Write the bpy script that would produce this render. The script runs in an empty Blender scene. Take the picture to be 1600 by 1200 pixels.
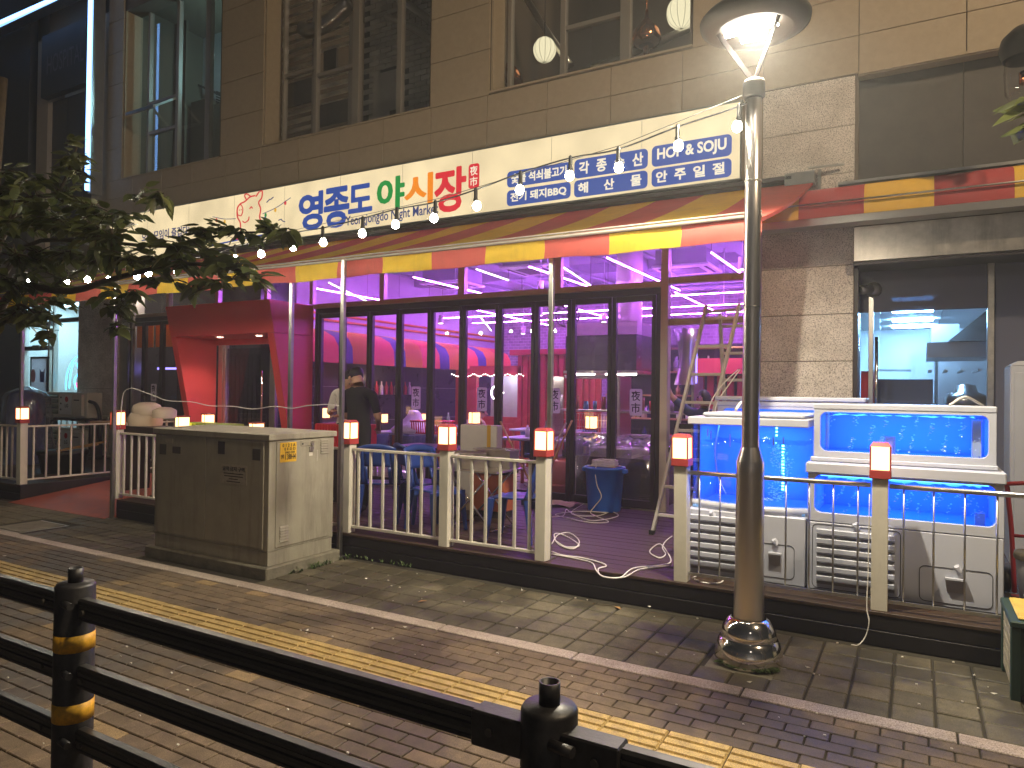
import bpy, bmesh, math, random
from mathutils import Vector, Matrix, Euler
random.seed(7)
S = bpy.context.scene
C = S.collection
R = math.radians
rnd = random.uniform

# ------------------------------------------------------------------ camera
CAM = Vector((0, 0, 1.66))
yaw, pitch, roll = R(29.7425), R(.5734), R(.7613)
FW = Vector((-math.sin(yaw)*math.cos(pitch), math.cos(yaw)*math.cos(pitch), math.sin(pitch)))
_r = Vector((math.cos(yaw), math.sin(yaw), 0)); _u = _r.cross(FW)
RT = _r*math.cos(roll) + _u*math.sin(roll); UP = RT.cross(FW)
cd = bpy.data.cameras.new('camera'); cam = bpy.data.objects.new('camera', cd); C.objects.link(cam)
cd.sensor_width = 36; cd.lens = 36*1109/1600; cd.clip_end = 500; cd.clip_start = .05
m = Matrix((RT, UP, -FW)).transposed().to_4x4(); m.translation = CAM
cam.matrix_world = m; S.camera = cam
def at(px, py, Y):            # photograph pixel -> point on the plane y = Y
    d = RT*(px-800)/1109 - UP*(py-600)/1109 + FW
    return CAM + d*(Y/d.y)

# ------------------------------------------------------------------ sky, moonlight, exposure
W = bpy.data.worlds.new('World'); S.world = W; W.use_nodes = True
nt = W.node_tree; bg = nt.nodes['Background']
sk = nt.nodes.new('ShaderNodeTexSky'); sk.sky_type = 'NISHITA'; sk.sun_disc = False
sk.sun_elevation = R(8); sk.sun_rotation = R(160)
hs = nt.nodes.new('ShaderNodeHueSaturation'); hs.inputs['Saturation'].default_value = .35
nt.links.new(sk.outputs[0], hs.inputs['Color']); nt.links.new(hs.outputs[0], bg.inputs[0])
bg.inputs[1].default_value = .005
sd = bpy.data.lights.new('moonlight', 'SUN'); sd.energy = .02; sd.angle = R(4); sd.color = (1, .9, .78)
so = bpy.data.objects.new('moonlight', sd); C.objects.link(so); so.rotation_euler = (R(55), 0, R(20))
S.view_settings.view_transform = 'Standard'; S.view_settings.look = 'None'
S.view_settings.exposure = .45; S.view_settings.gamma = 1
try: S.view_settings.use_curve_mapping = False
except Exception: pass
cy = S.cycles
cy.max_bounces = 8; cy.diffuse_bounces = 4; cy.glossy_bounces = 4; cy.transparent_max_bounces = 24
cy.transmission_bounces = 4; cy.sample_clamp_indirect = 3; cy.caustics_reflective = False; cy.caustics_refractive = False
try: cy.use_denoising = True
except Exception: pass

# ------------------------------------------------------------------ materials
MT = {}
def P(name, col, rough=.6, metal=0, var=0, scale=6, bump=0, bscale=60, emit=None, es=0, spec=.5, coat=0, stain=0):
    m = bpy.data.materials.new(name); m.use_nodes = True; MT[name] = m
    n = m.node_tree.nodes; l = m.node_tree.links; b = n['Principled BSDF']
    b.inputs['Base Color'].default_value = (*col, 1); b.inputs['Roughness'].default_value = rough
    b.inputs['Metallic'].default_value = metal; b.inputs['Specular IOR Level'].default_value = spec
    b.inputs['Coat Weight'].default_value = coat
    if emit: b.inputs['Emission Color'].default_value = (*emit, 1); b.inputs['Emission Strength'].default_value = es
    if var or bump or stain: g = n.new('ShaderNodeNewGeometry')
    out = None
    if var:
        t = n.new('ShaderNodeTexNoise'); t.inputs['Scale'].default_value = scale; t.inputs['Detail'].default_value = 6
        t.inputs['Roughness'].default_value = .65
        l.new(g.outputs['Position'], t.inputs['Vector'])
        mx = n.new('ShaderNodeMix'); mx.data_type = 'RGBA'
        mx.inputs['A'].default_value = (*[c*(1-var) for c in col], 1); mx.inputs['B'].default_value = (*[min(1, c*(1+var)) for c in col], 1)
        mr = n.new('ShaderNodeMapRange'); mr.inputs[1].default_value = .3; mr.inputs[2].default_value = .7
        l.new(t.outputs['Fac'], mr.inputs[0]); l.new(mr.outputs[0], mx.inputs['Factor']); out = mx.outputs['Result']
        mr2 = n.new('ShaderNodeMapRange'); mr2.inputs[3].default_value = max(.02, rough-.12); mr2.inputs[4].default_value = min(1, rough+.12)
        l.new(t.outputs['Fac'], mr2.inputs[0]); l.new(mr2.outputs[0], b.inputs['Roughness'])
    if stain:
        t = n.new('ShaderNodeTexNoise'); t.inputs['Scale'].default_value = 2.2; t.inputs['Detail'].default_value = 8; t.inputs['Roughness'].default_value = .75
        mp = n.new('ShaderNodeMapping'); mp.inputs['Scale'].default_value = (3, 3, .35)
        l.new(g.outputs['Position'], mp.inputs['Vector']); l.new(mp.outputs[0], t.inputs['Vector'])
        mr = n.new('ShaderNodeMapRange'); mr.inputs[1].default_value = .5; mr.inputs[2].default_value = .75; mr.inputs[4].default_value = stain
        l.new(t.outputs['Fac'], mr.inputs[0])
        mx = n.new('ShaderNodeMix'); mx.data_type = 'RGBA'; mx.inputs['B'].default_value = (.09, .07, .05, 1)
        if out: l.new(out, mx.inputs['A'])
        else: mx.inputs['A'].default_value = (*col, 1)
        l.new(mr.outputs[0], mx.inputs['Factor']); out = mx.outputs['Result']
    if out: l.new(out, b.inputs['Base Color'])
    if bump:
        t = n.new('ShaderNodeTexNoise'); t.inputs['Scale'].default_value = bscale; t.inputs['Detail'].default_value = 4
        l.new(g.outputs['Position'], t.inputs['Vector'])
        bp = n.new('ShaderNodeBump'); bp.inputs['Strength'].default_value = bump; bp.inputs['Distance'].default_value = .01
        l.new(t.outputs['Fac'], bp.inputs['Height']); l.new(bp.outputs[0], b.inputs['Normal'])
    return m
def E(name, col, s):
    m = bpy.data.materials.new(name); m.use_nodes = True; MT[name] = m
    n = m.node_tree.nodes; l = m.node_tree.links; n.clear()
    e = n.new('ShaderNodeEmission'); e.inputs[0].default_value = (*col, 1); e.inputs[1].default_value = s
    o = n.new('ShaderNodeOutputMaterial'); l.new(e.outputs[0], o.inputs[0]); return m
def GL(name, tint=(1, 1, 1), refl=1.0, rough=0.0, ior=1.45, haze=0, hcol=(.5, .5, .5)):   # thin pane: see-through plus mirror image
    m = bpy.data.materials.new(name); m.use_nodes = True; MT[name] = m
    n = m.node_tree.nodes; l = m.node_tree.links; n.clear()
    tr = n.new('ShaderNodeBsdfTransparent'); tr.inputs[0].default_value = (*tint, 1)
    gs = n.new('ShaderNodeBsdfGlossy'); gs.inputs['Roughness'].default_value = rough
    g = n.new('ShaderNodeNewGeometry'); dt = n.new('ShaderNodeVectorMath'); dt.operation = 'DOT_PRODUCT'
    l.new(g.outputs['Incoming'], dt.inputs[0]); l.new(g.outputs['Normal'], dt.inputs[1])
    def mth(op, a, b_): q = n.new('ShaderNodeMath'); q.operation = op; l.new(a, q.inputs[0]) if not isinstance(a, float) else setattr(q.inputs[0], 'default_value', a); setattr(q.inputs[1], 'default_value', b_) if isinstance(b_, float) else l.new(b_, q.inputs[1]); return q.outputs[0]
    f0 = ((ior-1)/(ior+1))**2
    ab = n.new('ShaderNodeMath'); ab.operation = 'ABSOLUTE'; l.new(dt.outputs['Value'], ab.inputs[0])
    p5 = mth('POWER', mth('SUBTRACT', 1.0, ab.outputs[0]), 5.0)
    mu = n.new('ShaderNodeMath'); mu.operation = 'MULTIPLY'; mu.inputs[1].default_value = refl; mu.use_clamp = True
    fo = mth('ADD', mth('MULTIPLY', p5, float(1-f0)), float(f0))
    mx = n.new('ShaderNodeMixShader'); o = n.new('ShaderNodeOutputMaterial')
    l.new(fo, mu.inputs[0]); l.new(mu.outputs[0], mx.inputs[0]); l.new(tr.outputs[0], mx.inputs[1]); l.new(gs.outputs[0], mx.inputs[2])
    last = mx
    if haze:
        df = n.new('ShaderNodeBsdfDiffuse'); df.inputs[0].default_value = (*hcol, 1)
        m2 = n.new('ShaderNodeMixShader'); m2.inputs[0].default_value = haze
        l.new(mx.outputs[0], m2.inputs[1]); l.new(df.outputs[0], m2.inputs[2]); last = m2
    l.new(last.outputs[0], o.inputs[0]); return m
def granite(name, base, dark, rough=.55, sc=150, thr=.40):
    m = P(name, base, rough); n = m.node_tree.nodes; l = m.node_tree.links; b = n['Principled BSDF']
    g = n.new('ShaderNodeNewGeometry'); t = n.new('ShaderNodeTexNoise'); t.inputs['Scale'].default_value = sc; t.inputs['Detail'].default_value = 3
    t2 = n.new('ShaderNodeTexNoise'); t2.inputs['Scale'].default_value = 3; t2.inputs['Detail'].default_value = 5
    l.new(g.outputs['Position'], t.inputs['Vector']); l.new(g.outputs['Position'], t2.inputs['Vector'])
    cr = n.new('ShaderNodeValToRGB'); e = cr.color_ramp.elements
    e[0].position = thr; e[0].color = (*dark, 1); e[1].position = thr+.09; e[1].color = (*base, 1)
    k = e.new(.64); k.color = (*[min(1, c*1.35) for c in base], 1)
    mx = n.new('ShaderNodeMix'); mx.data_type = 'RGBA'; mx.blend_type = 'MULTIPLY'; mx.inputs['Factor'].default_value = .5
    l.new(t.outputs['Fac'], cr.inputs[0]); l.new(cr.outputs[0], mx.inputs['A'])
    c2 = n.new('ShaderNodeValToRGB'); c2.color_ramp.elements[0].position = .35; c2.color_ramp.elements[0].color = (.55, .52, .48, 1); c2.color_ramp.elements[1].position = .6
    l.new(t2.outputs['Fac'], c2.inputs[0]); l.new(c2.outputs[0], mx.inputs['B']); l.new(mx.outputs['Result'], b.inputs['Base Color'])
    bp = n.new('ShaderNodeBump'); bp.inputs['Strength'].default_value = .25; bp.inputs['Distance'].default_value = .003
    l.new(t.outputs['Fac'], bp.inputs['Height']); l.new(bp.outputs[0], b.inputs['Normal']); return m
def paver(name, ramp, rough=.75, wet=.5):
    m = P(name, ramp[0][1], rough); n = m.node_tree.nodes; l = m.node_tree.links; b = n['Principled BSDF']
    oi = n.new('ShaderNodeObjectInfo'); g = n.new('ShaderNodeNewGeometry')
    ad = n.new('ShaderNodeMath'); ad.operation = 'ADD'; fr = n.new('ShaderNodeMath'); fr.operation = 'FRACT'
    l.new(oi.outputs['Random'], ad.inputs[0]); l.new(g.outputs['Random Per Island'], ad.inputs[1]); l.new(ad.outputs[0], fr.inputs[0])
    cr = n.new('ShaderNodeValToRGB'); el = cr.color_ramp.elements
    el[0].position = ramp[0][0]; el[0].color = (*ramp[0][1], 1); el[1].position = ramp[1][0]; el[1].color = (*ramp[1][1], 1)
    for p, c in ramp[2:]: k = el.new(p); k.color = (*c, 1)
    l.new(fr.outputs[0], cr.inputs[0])
    def noise(s, d, r=.6):
        t = n.new('ShaderNodeTexNoise'); t.inputs['Scale'].default_value = s; t.inputs['Detail'].default_value = d; t.inputs['Roughness'].default_value = r
        l.new(g.outputs['Position'], t.inputs['Vector']); return t
    def mul(a, tnode, lo, hi, p0, p1):
        mr = n.new('ShaderNodeMapRange'); mr.inputs[1].default_value = p0; mr.inputs[2].default_value = p1; mr.inputs[3].default_value = lo; mr.inputs[4].default_value = hi
        l.new(tnode.outputs['Fac'], mr.inputs[0])
        mx = n.new('ShaderNodeMix'); mx.data_type = 'RGBA'; mx.blend_type = 'MULTIPLY'; mx.inputs['Factor'].default_value = 1
        l.new(a, mx.inputs['A']); l.new(mr.outputs[0], mx.inputs['B']); return mx.outputs['Result'], mr
    fine = noise(220, 2); mid = noise(9, 6, .7); wt = noise(.85, 5, .55)
    c, _ = mul(cr.outputs[0], fine, .6, 1.4, .35, .65); c, _ = mul(c, mid, .72, 1.2, .35, .65)
    c, wm = mul(c, wt, wet, 1, .455, .525)
    l.new(c, b.inputs['Base Color'])
    rr = n.new('ShaderNodeMapRange'); rr.inputs[1].default_value = wet; rr.inputs[2].default_value = 1; rr.inputs[3].default_value = .5; rr.inputs[4].default_value = rough
    l.new(wm.outputs[0], rr.inputs[0]); l.new(rr.outputs[0], b.inputs['Roughness'])
    bp = n.new('ShaderNodeBump'); bp.inputs['Strength'].default_value = .5; bp.inputs['Distance'].default_value = .002
    l.new(fine.outputs['Fac'], bp.inputs['Height']); l.new(bp.outputs[0], b.inputs['Normal']); return m

paver('brick_mat', [(0, (.125, .09, .055)), (.5, (.17, .122, .075)), (.80, (.14, .10, .066)), (.93, (.155, .112, .07)), (.95, (.30, .21, .10)), (1, (.26, .18, .095))])
paver('slab_mat', [(0, (.10, .088, .058)), (1, (.155, .134, .088))], .85, .58)
paver('tactile_mat', [(0, (.43, .30, .105)), (1, (.48, .34, .125))], .6, .88)
granite('kerb_mat', (.42, .35, .30), (.24, .19, .16), .7, 170)
granite('granite_mat', (.54, .49, .44), (.24, .21, .19), .5, 85, .36)
P('soil', (.035, .03, .02), .95, bump=.6, bscale=90)
P('asphalt', (.05, .05, .05), .85, var=.2, bump=.4)
P('stone_tan', (.34, .27, .185), .75, var=.07, scale=14, bump=.15, bscale=120)
P('stone_back', (.12, .09, .06), .9)
P('recess_dark', (.062, .052, .042), .6, var=.2, scale=5)
P('deck_wood', (.046, .026, .015), .55, var=.35, scale=18, bump=.2, bscale=40)
P('fascia_wood', (.012, .010, .011), .5, var=.3, scale=12)
P('ramp_red', (.34, .085, .055), .5, var=.22, scale=7, bump=.2)
P('steel', (.62, .58, .53), .3, 1)
P('steel_brushed', (.52, .48, .43), .36, 1, var=.18, scale=9, stain=.35)
P('chrome', (.78, .74, .70), .11, 1)
P('pole_metal', (.66, .61, .58), .30, 1)
P('galv', (.5, .49, .46), .35, 1, var=.1)
P('frame_dark', (.035, .026, .026), .4, spec=.4)
P('white_paint', (.66, .62, .52), .5, var=.06, scale=10, stain=.25)
P('red_lamp', (.42, .05, .045), .45)
P('black_paint', (.018, .017, .018), .45, var=.6, scale=30, bump=.1)
P('rail_black', (.018, .017, .016), .36, .2, var=.5, scale=25)
P('rail_groove', (.05, .048, .04), .6)
P('band_yellow', (.62, .33, .02), .55, var=.3, scale=60)
P('cab_paint', (.33, .31, .245), .5, var=.12, scale=4, stain=.6, bump=.12, bscale=7)
P('concrete', (.2, .185, .14), .9, var=.3, scale=7, bump=.5, bscale=50)
P('sticker_yellow', (.75, .46, .03), .5)
P('sticker_grey', (.38, .34, .27), .6, var=.2, scale=40)
P('ink', (.02, .018, .02), .6)
P('awn_red', (.66, .15, .12), .7, var=.08, scale=4, bump=.25, bscale=9, stain=.22)
P('awn_yellow', (.80, .60, .05), .7, var=.08, scale=4, bump=.25, bscale=9, stain=.22)
P('awn_wine', (.42, .05, .05), .7, var=.06, scale=9)
P('awn_gold', (.80, .48, .05), .7, var=.06, scale=9)
P('portal_red', (.80, .085, .09), .42, var=.03)
P('blue_plastic', (.014, .042, .20), .33, var=.1, scale=9)
P('navy_plastic', (.018, .022, .07), .35)
P('tub_blue', (.03, .15, .68), .4, var=.08)
P('cable_white', (.8, .77, .72), .5)
P('cable_black', (.012, .012, .012), .5)
P('alu', (.62, .58, .52), .38, .35)
P('steel_satin', (.66, .58, .50), .42, .45)
P('foam', (.72, .68, .6), .7, var=.06, bump=.1)
P('tape', (.72, .42, .04), .5)
P('wood', (.42, .24, .09), .6, var=.2, scale=14)
P('orange_brown', (.5, .14, .06), .45)
P('tank_white', (.52, .54, .62), .38, var=.03, scale=4)  # white paint, tinted blue to carry the tanks' light spill
P('tank_blue', (.2, .42, .85), .5)
P('bubble', (.95, .97, 1), .2, spec=1)
def bricky(name, c1, c2, mo):
    m = P(name, c1, .8); n = m.node_tree.nodes; l = m.node_tree.links; b = n['Principled BSDF']; g = n.new('ShaderNodeNewGeometry'); mp = n.new('ShaderNodeMapping'); mp.inputs['Rotation'].default_value = (R(90), 0, 0); t = n.new('ShaderNodeTexBrick'); t.inputs['Scale'].default_value = 3.2
    t.inputs['Color1'].default_value = (*c1, 1); t.inputs['Color2'].default_value = (*c2, 1); t.inputs['Mortar'].default_value = (*mo, 1); t.inputs['Mortar Size'].default_value = .015
    l.new(g.outputs['Position'], mp.inputs['Vector']); l.new(mp.outputs[0], t.inputs['Vector']); l.new(t.outputs['Color'], b.inputs['Base Color'])
bricky('room_brick', (.34, .28, .27), (.22, .18, .18), (.5, .47, .45))
P('dark_tile', (.03, .028, .032), .3, var=.3, scale=3)
P('room_grey', (.42, .40, .40), .8, var=.1, scale=2)
P('ceil_grey', (.34, .33, .36), .85, var=.15, scale=1.5)
P('floor_in', (.14, .12, .12), .3, var=.2)
P('hut_red', (.45, .03, .035), .5, var=.1)
P('can_red', (.60, .07, .03), .6); P('can_navy', (.03, .03, .12), .6); P('can_orange', (.72, .28, .03), .6)
P('hood_dark', (.05, .045, .04), .25, var=.4, scale=4)
P('khaki', (.52, .47, .36), .5, var=.1)
P('skin', (.50, .28, .19), .55, var=.08); P('hair', (.012, .010, .010), .5); P('cloth_black', (.008, .0075, .009), .85, bump=.2)
P('cloth_white', (.7, .66, .6), .85, bump=.2); P('cloth_blue', (.05, .07, .15), .85); P('cloth_brown', (.33, .2, .16), .85); P('shoe', (.03, .03, .03), .6)
P('eye', (.02, .015, .012), .3); P('lips', (.35, .12, .1), .5)
P('bag', (.75, .68, .75), .3, bump=.6, bscale=14); P('basket_red', (.7, .03, .04), .4); P('table_top', (.42, .38, .55), .3)
P('green_box', (.02, .045, .035), .6); P('yellow_top', (.6, .42, .08), .6, var=.2); P('wood_grey', (.3, .27, .2), .8, var=.3, scale=20)
P('lime', (.32, .5, .03), .45, bump=.4, bscale=20); P('cream', (.66, .55, .42), .4)
P('plastic_wrap', (.5, .55, .7), .12, spec=.7, bump=1, bscale=9)
P('wrap_blue', (.035, .06, .26), .3, var=.3, scale=12)
P('ac_white', (.6, .56, .47), .5); P('ac_green', (.22, .27, .2), .6); P('dark_void', (.01, .01, .012), .9)
P('brickwhite', (.3, .28, .24), .8)
P('hand_red', (.4, .03, .04), .45); P('locker_grey', (.28, .28, .3), .45, var=.05)
P('copper', (.65, .25, .12), .15, 1); P('duct', (.6, .56, .5), .3, 1)
P('bar_grey', (.16, .14, .12), .5)
P('mullion_grey', (.26, .235, .205), .5, .3)
P('sign_dark', (.022, .022, .025), .45); P('hosp', (.11, .11, .12), .5)
P('bark', (.06, .045, .03), .9, var=.3, scale=20, bump=.6, bscale=30)
P('wall_black', (.018, .017, .017), .6, var=.3, scale=3, bump=.3)
P('litter', (.7, .66, .58), .7); P('paper_in', (.75, .74, .7), .6); P('weed', (.06, .10, .025), .6)
P('cardboard', (.42, .3, .2), .8, var=.15); P('poster', (.72, .72, .7), .5); P('sticker_film', (.8, .76, .8), .4); P('pink', (.75, .4, .45), .6); P('blue_ink', (.08, .1, .35), .6); P('red_ink', (.6, .02, .03), .6)
# leaf: green, light comes through
def leafmat(name, c):
    m = P(name, c, .45); n = m.node_tree.nodes; l = m.node_tree.links; b = n['Principled BSDF']
    oi = n.new('ShaderNodeObjectInfo'); g = n.new('ShaderNodeNewGeometry')
    ad = n.new('ShaderNodeMath'); ad.operation = 'ADD'; fr = n.new('ShaderNodeMath'); fr.operation = 'FRACT'
    l.new(oi.outputs['Random'], ad.inputs[0]); l.new(g.outputs['Random Per Island'], ad.inputs[1]); l.new(ad.outputs[0], fr.inputs[0])
    cr = n.new('ShaderNodeValToRGB'); cr.color_ramp.elements[0].color = (c[0]*.55, c[1]*.6, c[2]*.6, 1); cr.color_ramp.elements[1].color = (c[0]*1.6, c[1]*1.35, c[2]*1.2, 1)
    l.new(fr.outputs[0], cr.inputs[0]); l.new(cr.outputs[0], b.inputs['Base Color'])
    tr = n.new('ShaderNodeBsdfTranslucent'); l.new(cr.outputs[0], tr.inputs[0]); mx = n.new('ShaderNodeMixShader'); mx.inputs[0].default_value = .28
    l.new(b.outputs[0], mx.inputs[1]); l.new(tr.outputs[0], mx.inputs[2]); l.new(mx.outputs[0], n['Material Output'].inputs[0])
def translucent(name, f):
    m = MT[name]; n = m.node_tree.nodes; l = m.node_tree.links; b = n['Principled BSDF']; tr = n.new('ShaderNodeBsdfTranslucent'); mx = n.new('ShaderNodeMixShader'); mx.inputs[0].default_value = f
    if b.inputs['Base Color'].links: l.new(b.inputs['Base Color'].links[0].from_socket, tr.inputs[0])
    else: tr.inputs[0].default_value = b.inputs['Base Color'].default_value
    l.new(b.outputs[0], mx.inputs[1]); l.new(tr.outputs[0], mx.inputs[2]); l.new(mx.outputs[0], n['Material Output'].inputs[0])
for q_ in ('awn_red', 'awn_yellow'): translucent(q_, .6)
translucent('sticker_film', .6); translucent('can_orange', .45)
leafmat('leaf_mat', (.085, .115, .038)); leafmat('leaf_light', (.12, .15, .05))
# lights
def hotspots(name, sc, lo, hi):      # a light box is never quite even
    m = MT[name]; n = m.node_tree.nodes; l = m.node_tree.links; e = n['Emission']; g = n.new('ShaderNodeNewGeometry'); t = n.new('ShaderNodeTexNoise'); t.inputs['Scale'].default_value = sc; t.inputs['Detail'].default_value = 2
    mr = n.new('ShaderNodeMapRange'); s_ = e.inputs[1].default_value; mr.inputs[1].default_value = .3; mr.inputs[2].default_value = .7; mr.inputs[3].default_value = s_*lo; mr.inputs[4].default_value = s_*hi
    l.new(g.outputs['Position'], t.inputs['Vector']); l.new(t.outputs['Fac'], mr.inputs[0]); l.new(mr.outputs[0], e.inputs[1])
E('sign_face', (1, .80, .47), .69)
hotspots('sign_face', 1.6, .86, 1.12)
E('bulb_e', (1, .89, .68), 175)
E('lamp_e', (1, .56, .22), 3.4)
E('led_e', (1, .93, .78), 45)
E('tube_purple', (.50, .12, 1), 215)
E('tube_white', (1, .9, .85), 14)
E('neon_blue', (.20, .45, 1), 4)
E('neon_cyan', (.1, .6, 1), 4); E('neon_yellow', (1, .7, .05), 4); E('neon_pink', (1, .1, .3), 3); E('neon_orange', (1, .4, .1), 3)
E('tank_led', (.06, .30, 1), 6); E('tank_led_cyan', (.15, .85, 1), 9)
E('kitchen_led', (.24, .54, 1), 130)
E('shop_led', (.5, .82, 1), 7)
E('downlight', (1, .8, .6), 25)
E('lantern_e', (1, .90, .56), .8)
E('spot_e', (1, .9, .9), 10); E('violet_edge', (.25, .2, 1), 3)
GL('glass', (.96, .96, .97), 1.25, haze=.018)
GL('glass_dark', (.55, .55, .58), 1.3)
GL('tank_glass', (.93, .97, 1), .7)
GL('lamp_glass', (.95, .95, .95), .35)
GL('water_mat', (.55, .78, 1), 1.0, .05, 1.33)
GL('frost', (.10, .11, .13), .8, .25, 1.45, .7, (.15, .15, .20))  # frosted glass; a blue-grey veil of stray light is mixed into its colour
GL('bag_clear', (.85, .85, .9), 2.6, .13, 1.45, .10, (.7, .7, .75))
# sign inks: coloured film on the backlit face, lit from behind
E('film_blue', (.030, .075, .33), 0.73); E('film_green', (.012, .27, .045), 0.73); E('film_orange', (1, .28, .012), 0.694)
E('film_red', (.72, .02, .035), 0.73); E('film_navy', (.025, .04, .16), 0.73); E('film_white', (1, .9, .68), 0.694); E('film_yellow', (.95, .5, .02), 0.657)

# ------------------------------------------------------------------ mesh helpers
WL = {}
class MB:
    def __init__(s): s.v = []; s.f = []; s.sm = []
    def add(s, vs, fs, smooth=False):
        o = len(s.v); s.v += [tuple(v) for v in vs]; s.f += [tuple(i+o for i in f) for f in fs]; s.sm += [smooth]*len(fs); return s
    def box(s, a, b, M=None):
        (x0, y0, z0), (x1, y1, z1) = a, b
        vs = [Vector(p) for p in ((x0,y0,z0),(x1,y0,z0),(x1,y1,z0),(x0,y1,z0),(x0,y0,z1),(x1,y0,z1),(x1,y1,z1),(x0,y1,z1))]
        if M: vs = [M @ v for v in vs]
        return s.add(vs, [(0,3,2,1),(4,5,6,7),(0,1,5,4),(1,2,6,5),(2,3,7,6),(3,0,4,7)])
    def cbox(s, c, d, M=None):   # bevelled-top box: centre, size
        return s.box([c[i]-d[i]/2 for i in range(3)], [c[i]+d[i]/2 for i in range(3)], M)
    def beam(s, p, q, w, h, up=(0, 0, 1)):
        p, q = Vector(p), Vector(q); d = q-p; L = d.length; d.normalize(); u = Vector(up)
        sd = d.cross(u)
        if sd.length < 1e-4: sd = d.cross(Vector((1, 0, 0)))
        sd.normalize(); u = sd.cross(d)
        vs = []
        for t in (p, q):
            for a, b in ((-1,-1),(1,-1),(1,1),(-1,1)): vs.append(t + sd*a*w/2 + u*b*h/2)
        return s.add(vs, [(0,1,2,3),(7,6,5,4),(0,4,5,1),(1,5,6,2),(2,6,7,3),(3,7,4,0)])
    def tube(s, pts, r, n=8, caps=True, closed=False):
        pts = [Vector(p) for p in pts]; N = len(pts); rs = r if isinstance(r, (list, tuple)) else [r]*N
        vs = []; prev = None
        for i, p in enumerate(pts):
            if closed: d = pts[(i+1) % N]-pts[i-1]
            else: d = pts[min(i+1, N-1)]-pts[max(i-1, 0)]
            d.normalize()
            a = Vector((0, 0, 1)) if prev is None else prev
            if abs(a.dot(d)) > .95 and prev is None: a = Vector((1, 0, 0))
            x = (a - d*a.dot(d)); x.normalize(); y = d.cross(x); prev = x
            for k in range(n):
                t = 2*math.pi*k/n; vs.append(p + (x*math.cos(t)+y*math.sin(t))*rs[i])
        fs = []
        for i in range(N if closed else N-1):
            j = (i+1) % N
            for k in range(n): fs.append((i*n+k, i*n+(k+1) % n, j*n+(k+1) % n, j*n+k))
        s.add(vs, fs, True)
        if caps and not closed:
            o = len(s.v)-N*n
            s.f += [tuple(o+k for k in range(n))[::-1], tuple(o+(N-1)*n+k for k in range(n))]; s.sm += [False, False]
        return s
    def cyl(s, p, q, r, n=12, r2=None): return s.tube([p, q], [r, r if r2 is None else r2], n)
    def lathe(s, prof, c=(0, 0, 0), n=20, smooth=True, M=None):
        vs = []
        for r, z in prof:
            for k in range(n):
                t = 2*math.pi*k/n; p = Vector((r*math.cos(t), r*math.sin(t), z))
                if M: p = M @ p
                vs.append(p + Vector(c))
        fs = [(i*n+k, i*n+(k+1) % n, (i+1)*n+(k+1) % n, (i+1)*n+k) for i in range(len(prof)-1) for k in range(n)]
        return s.add(vs, fs, smooth)
    def ball(s, c, r, n=10, m=6, sc=(1, 1, 1)):
        vs = [(0, 0, 1)]+[(math.sin(math.pi*i/m)*math.cos(2*math.pi*k/n), math.sin(math.pi*i/m)*math.sin(2*math.pi*k/n), math.cos(math.pi*i/m)) for i in range(1, m) for k in range(n)]+[(0, 0, -1)]
        fs = [(0, 1+k, 1+(k+1) % n) for k in range(n)]
        for i in range(m-2):
            for k in range(n): a = 1+i*n; fs.append((a+k, a+n+k, a+n+(k+1) % n, a+(k+1) % n))
        L = len(vs)-1; a = 1+(m-2)*n
        fs += [(L, a+(k+1) % n, a+k) for k in range(n)]
        return s.add([(c[0]+v[0]*r*sc[0], c[1]+v[1]*r*sc[1], c[2]+v[2]*r*sc[2]) for v in vs], fs, True)
    def prism(s, poly, d0, d1, fn):      # poly in (u,v); fn(u,v,d) -> point
        n = len(poly); vs = [fn(u, v, d0) for u, v in poly]+[fn(u, v, d1) for u, v in poly]
        return s.add(vs, [tuple(range(n)), tuple(range(2*n-1, n-1, -1))]+[(i, i+n, (i+1) % n+n, (i+1) % n) for i in range(n)])
    def build(s, name, mat, parent=None, bevel=0, local=False, seg=1):
        me = bpy.data.meshes.new(name)
        off = Vector((0, 0, 0))
        if parent is not None and not local: off = WL.get(parent.name, Vector((0, 0, 0)))
        me.from_pydata([tuple(Vector(v)-off) for v in s.v], [], s.f); me.polygons.foreach_set('use_smooth', s.sm)
        bm = bmesh.new(); bm.from_mesh(me); bmesh.ops.recalc_face_normals(bm, faces=bm.faces)
        if bevel:
            ed = [e for e in bm.edges if e.is_manifold and e.calc_face_angle(0) > .6]
            bmesh.ops.bevel(bm, geom=ed, offset=bevel, segments=seg, affect='EDGES', clamp_overlap=True)
        bm.to_mesh(me); bm.free(); me.update()
        if mat: me.materials.append(MT[mat])
        o = bpy.data.objects.new(name, me); C.objects.link(o)
        if parent is not None: o.parent = parent; WL[o.name] = off
        return o
def thing(name, label, cat, loc=(0, 0, 0), rz=0, group=None):
    o = bpy.data.objects.new(name, None); C.objects.link(o); o.location = loc; o.rotation_euler = (0, 0, rz)
    o.empty_display_size = .1
    WL[o.name] = Vector(loc); return tag(o, label, cat, group)
def tag(o, label=None, cat=None, group=None, kind=None):
    if label: o['label'] = label
    if cat: o['category'] = cat
    if group: o['group'] = group
    if kind: o['kind'] = kind
    return o
def bx(name, a, b, mat, parent=None, bevel=0): return MB().box(a, b).build(name, mat, parent, bevel)
def dup(o, parent=None, **kw):
    c = o.copy(); C.objects.link(c)
    if parent is not None: c.parent = parent
    WL[c.name] = WL.get(o.name, Vector())
    for ch in o.children: dup(ch, c)
    return c
def place(proto, loc, rz, label, group=None, first=False):
    o = proto if first else dup(proto); o.location = loc; o.rotation_euler = (0, 0, rz); tag(o, label, None, group); return o
def struct(o): o['kind'] = 'structure'; return o
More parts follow.
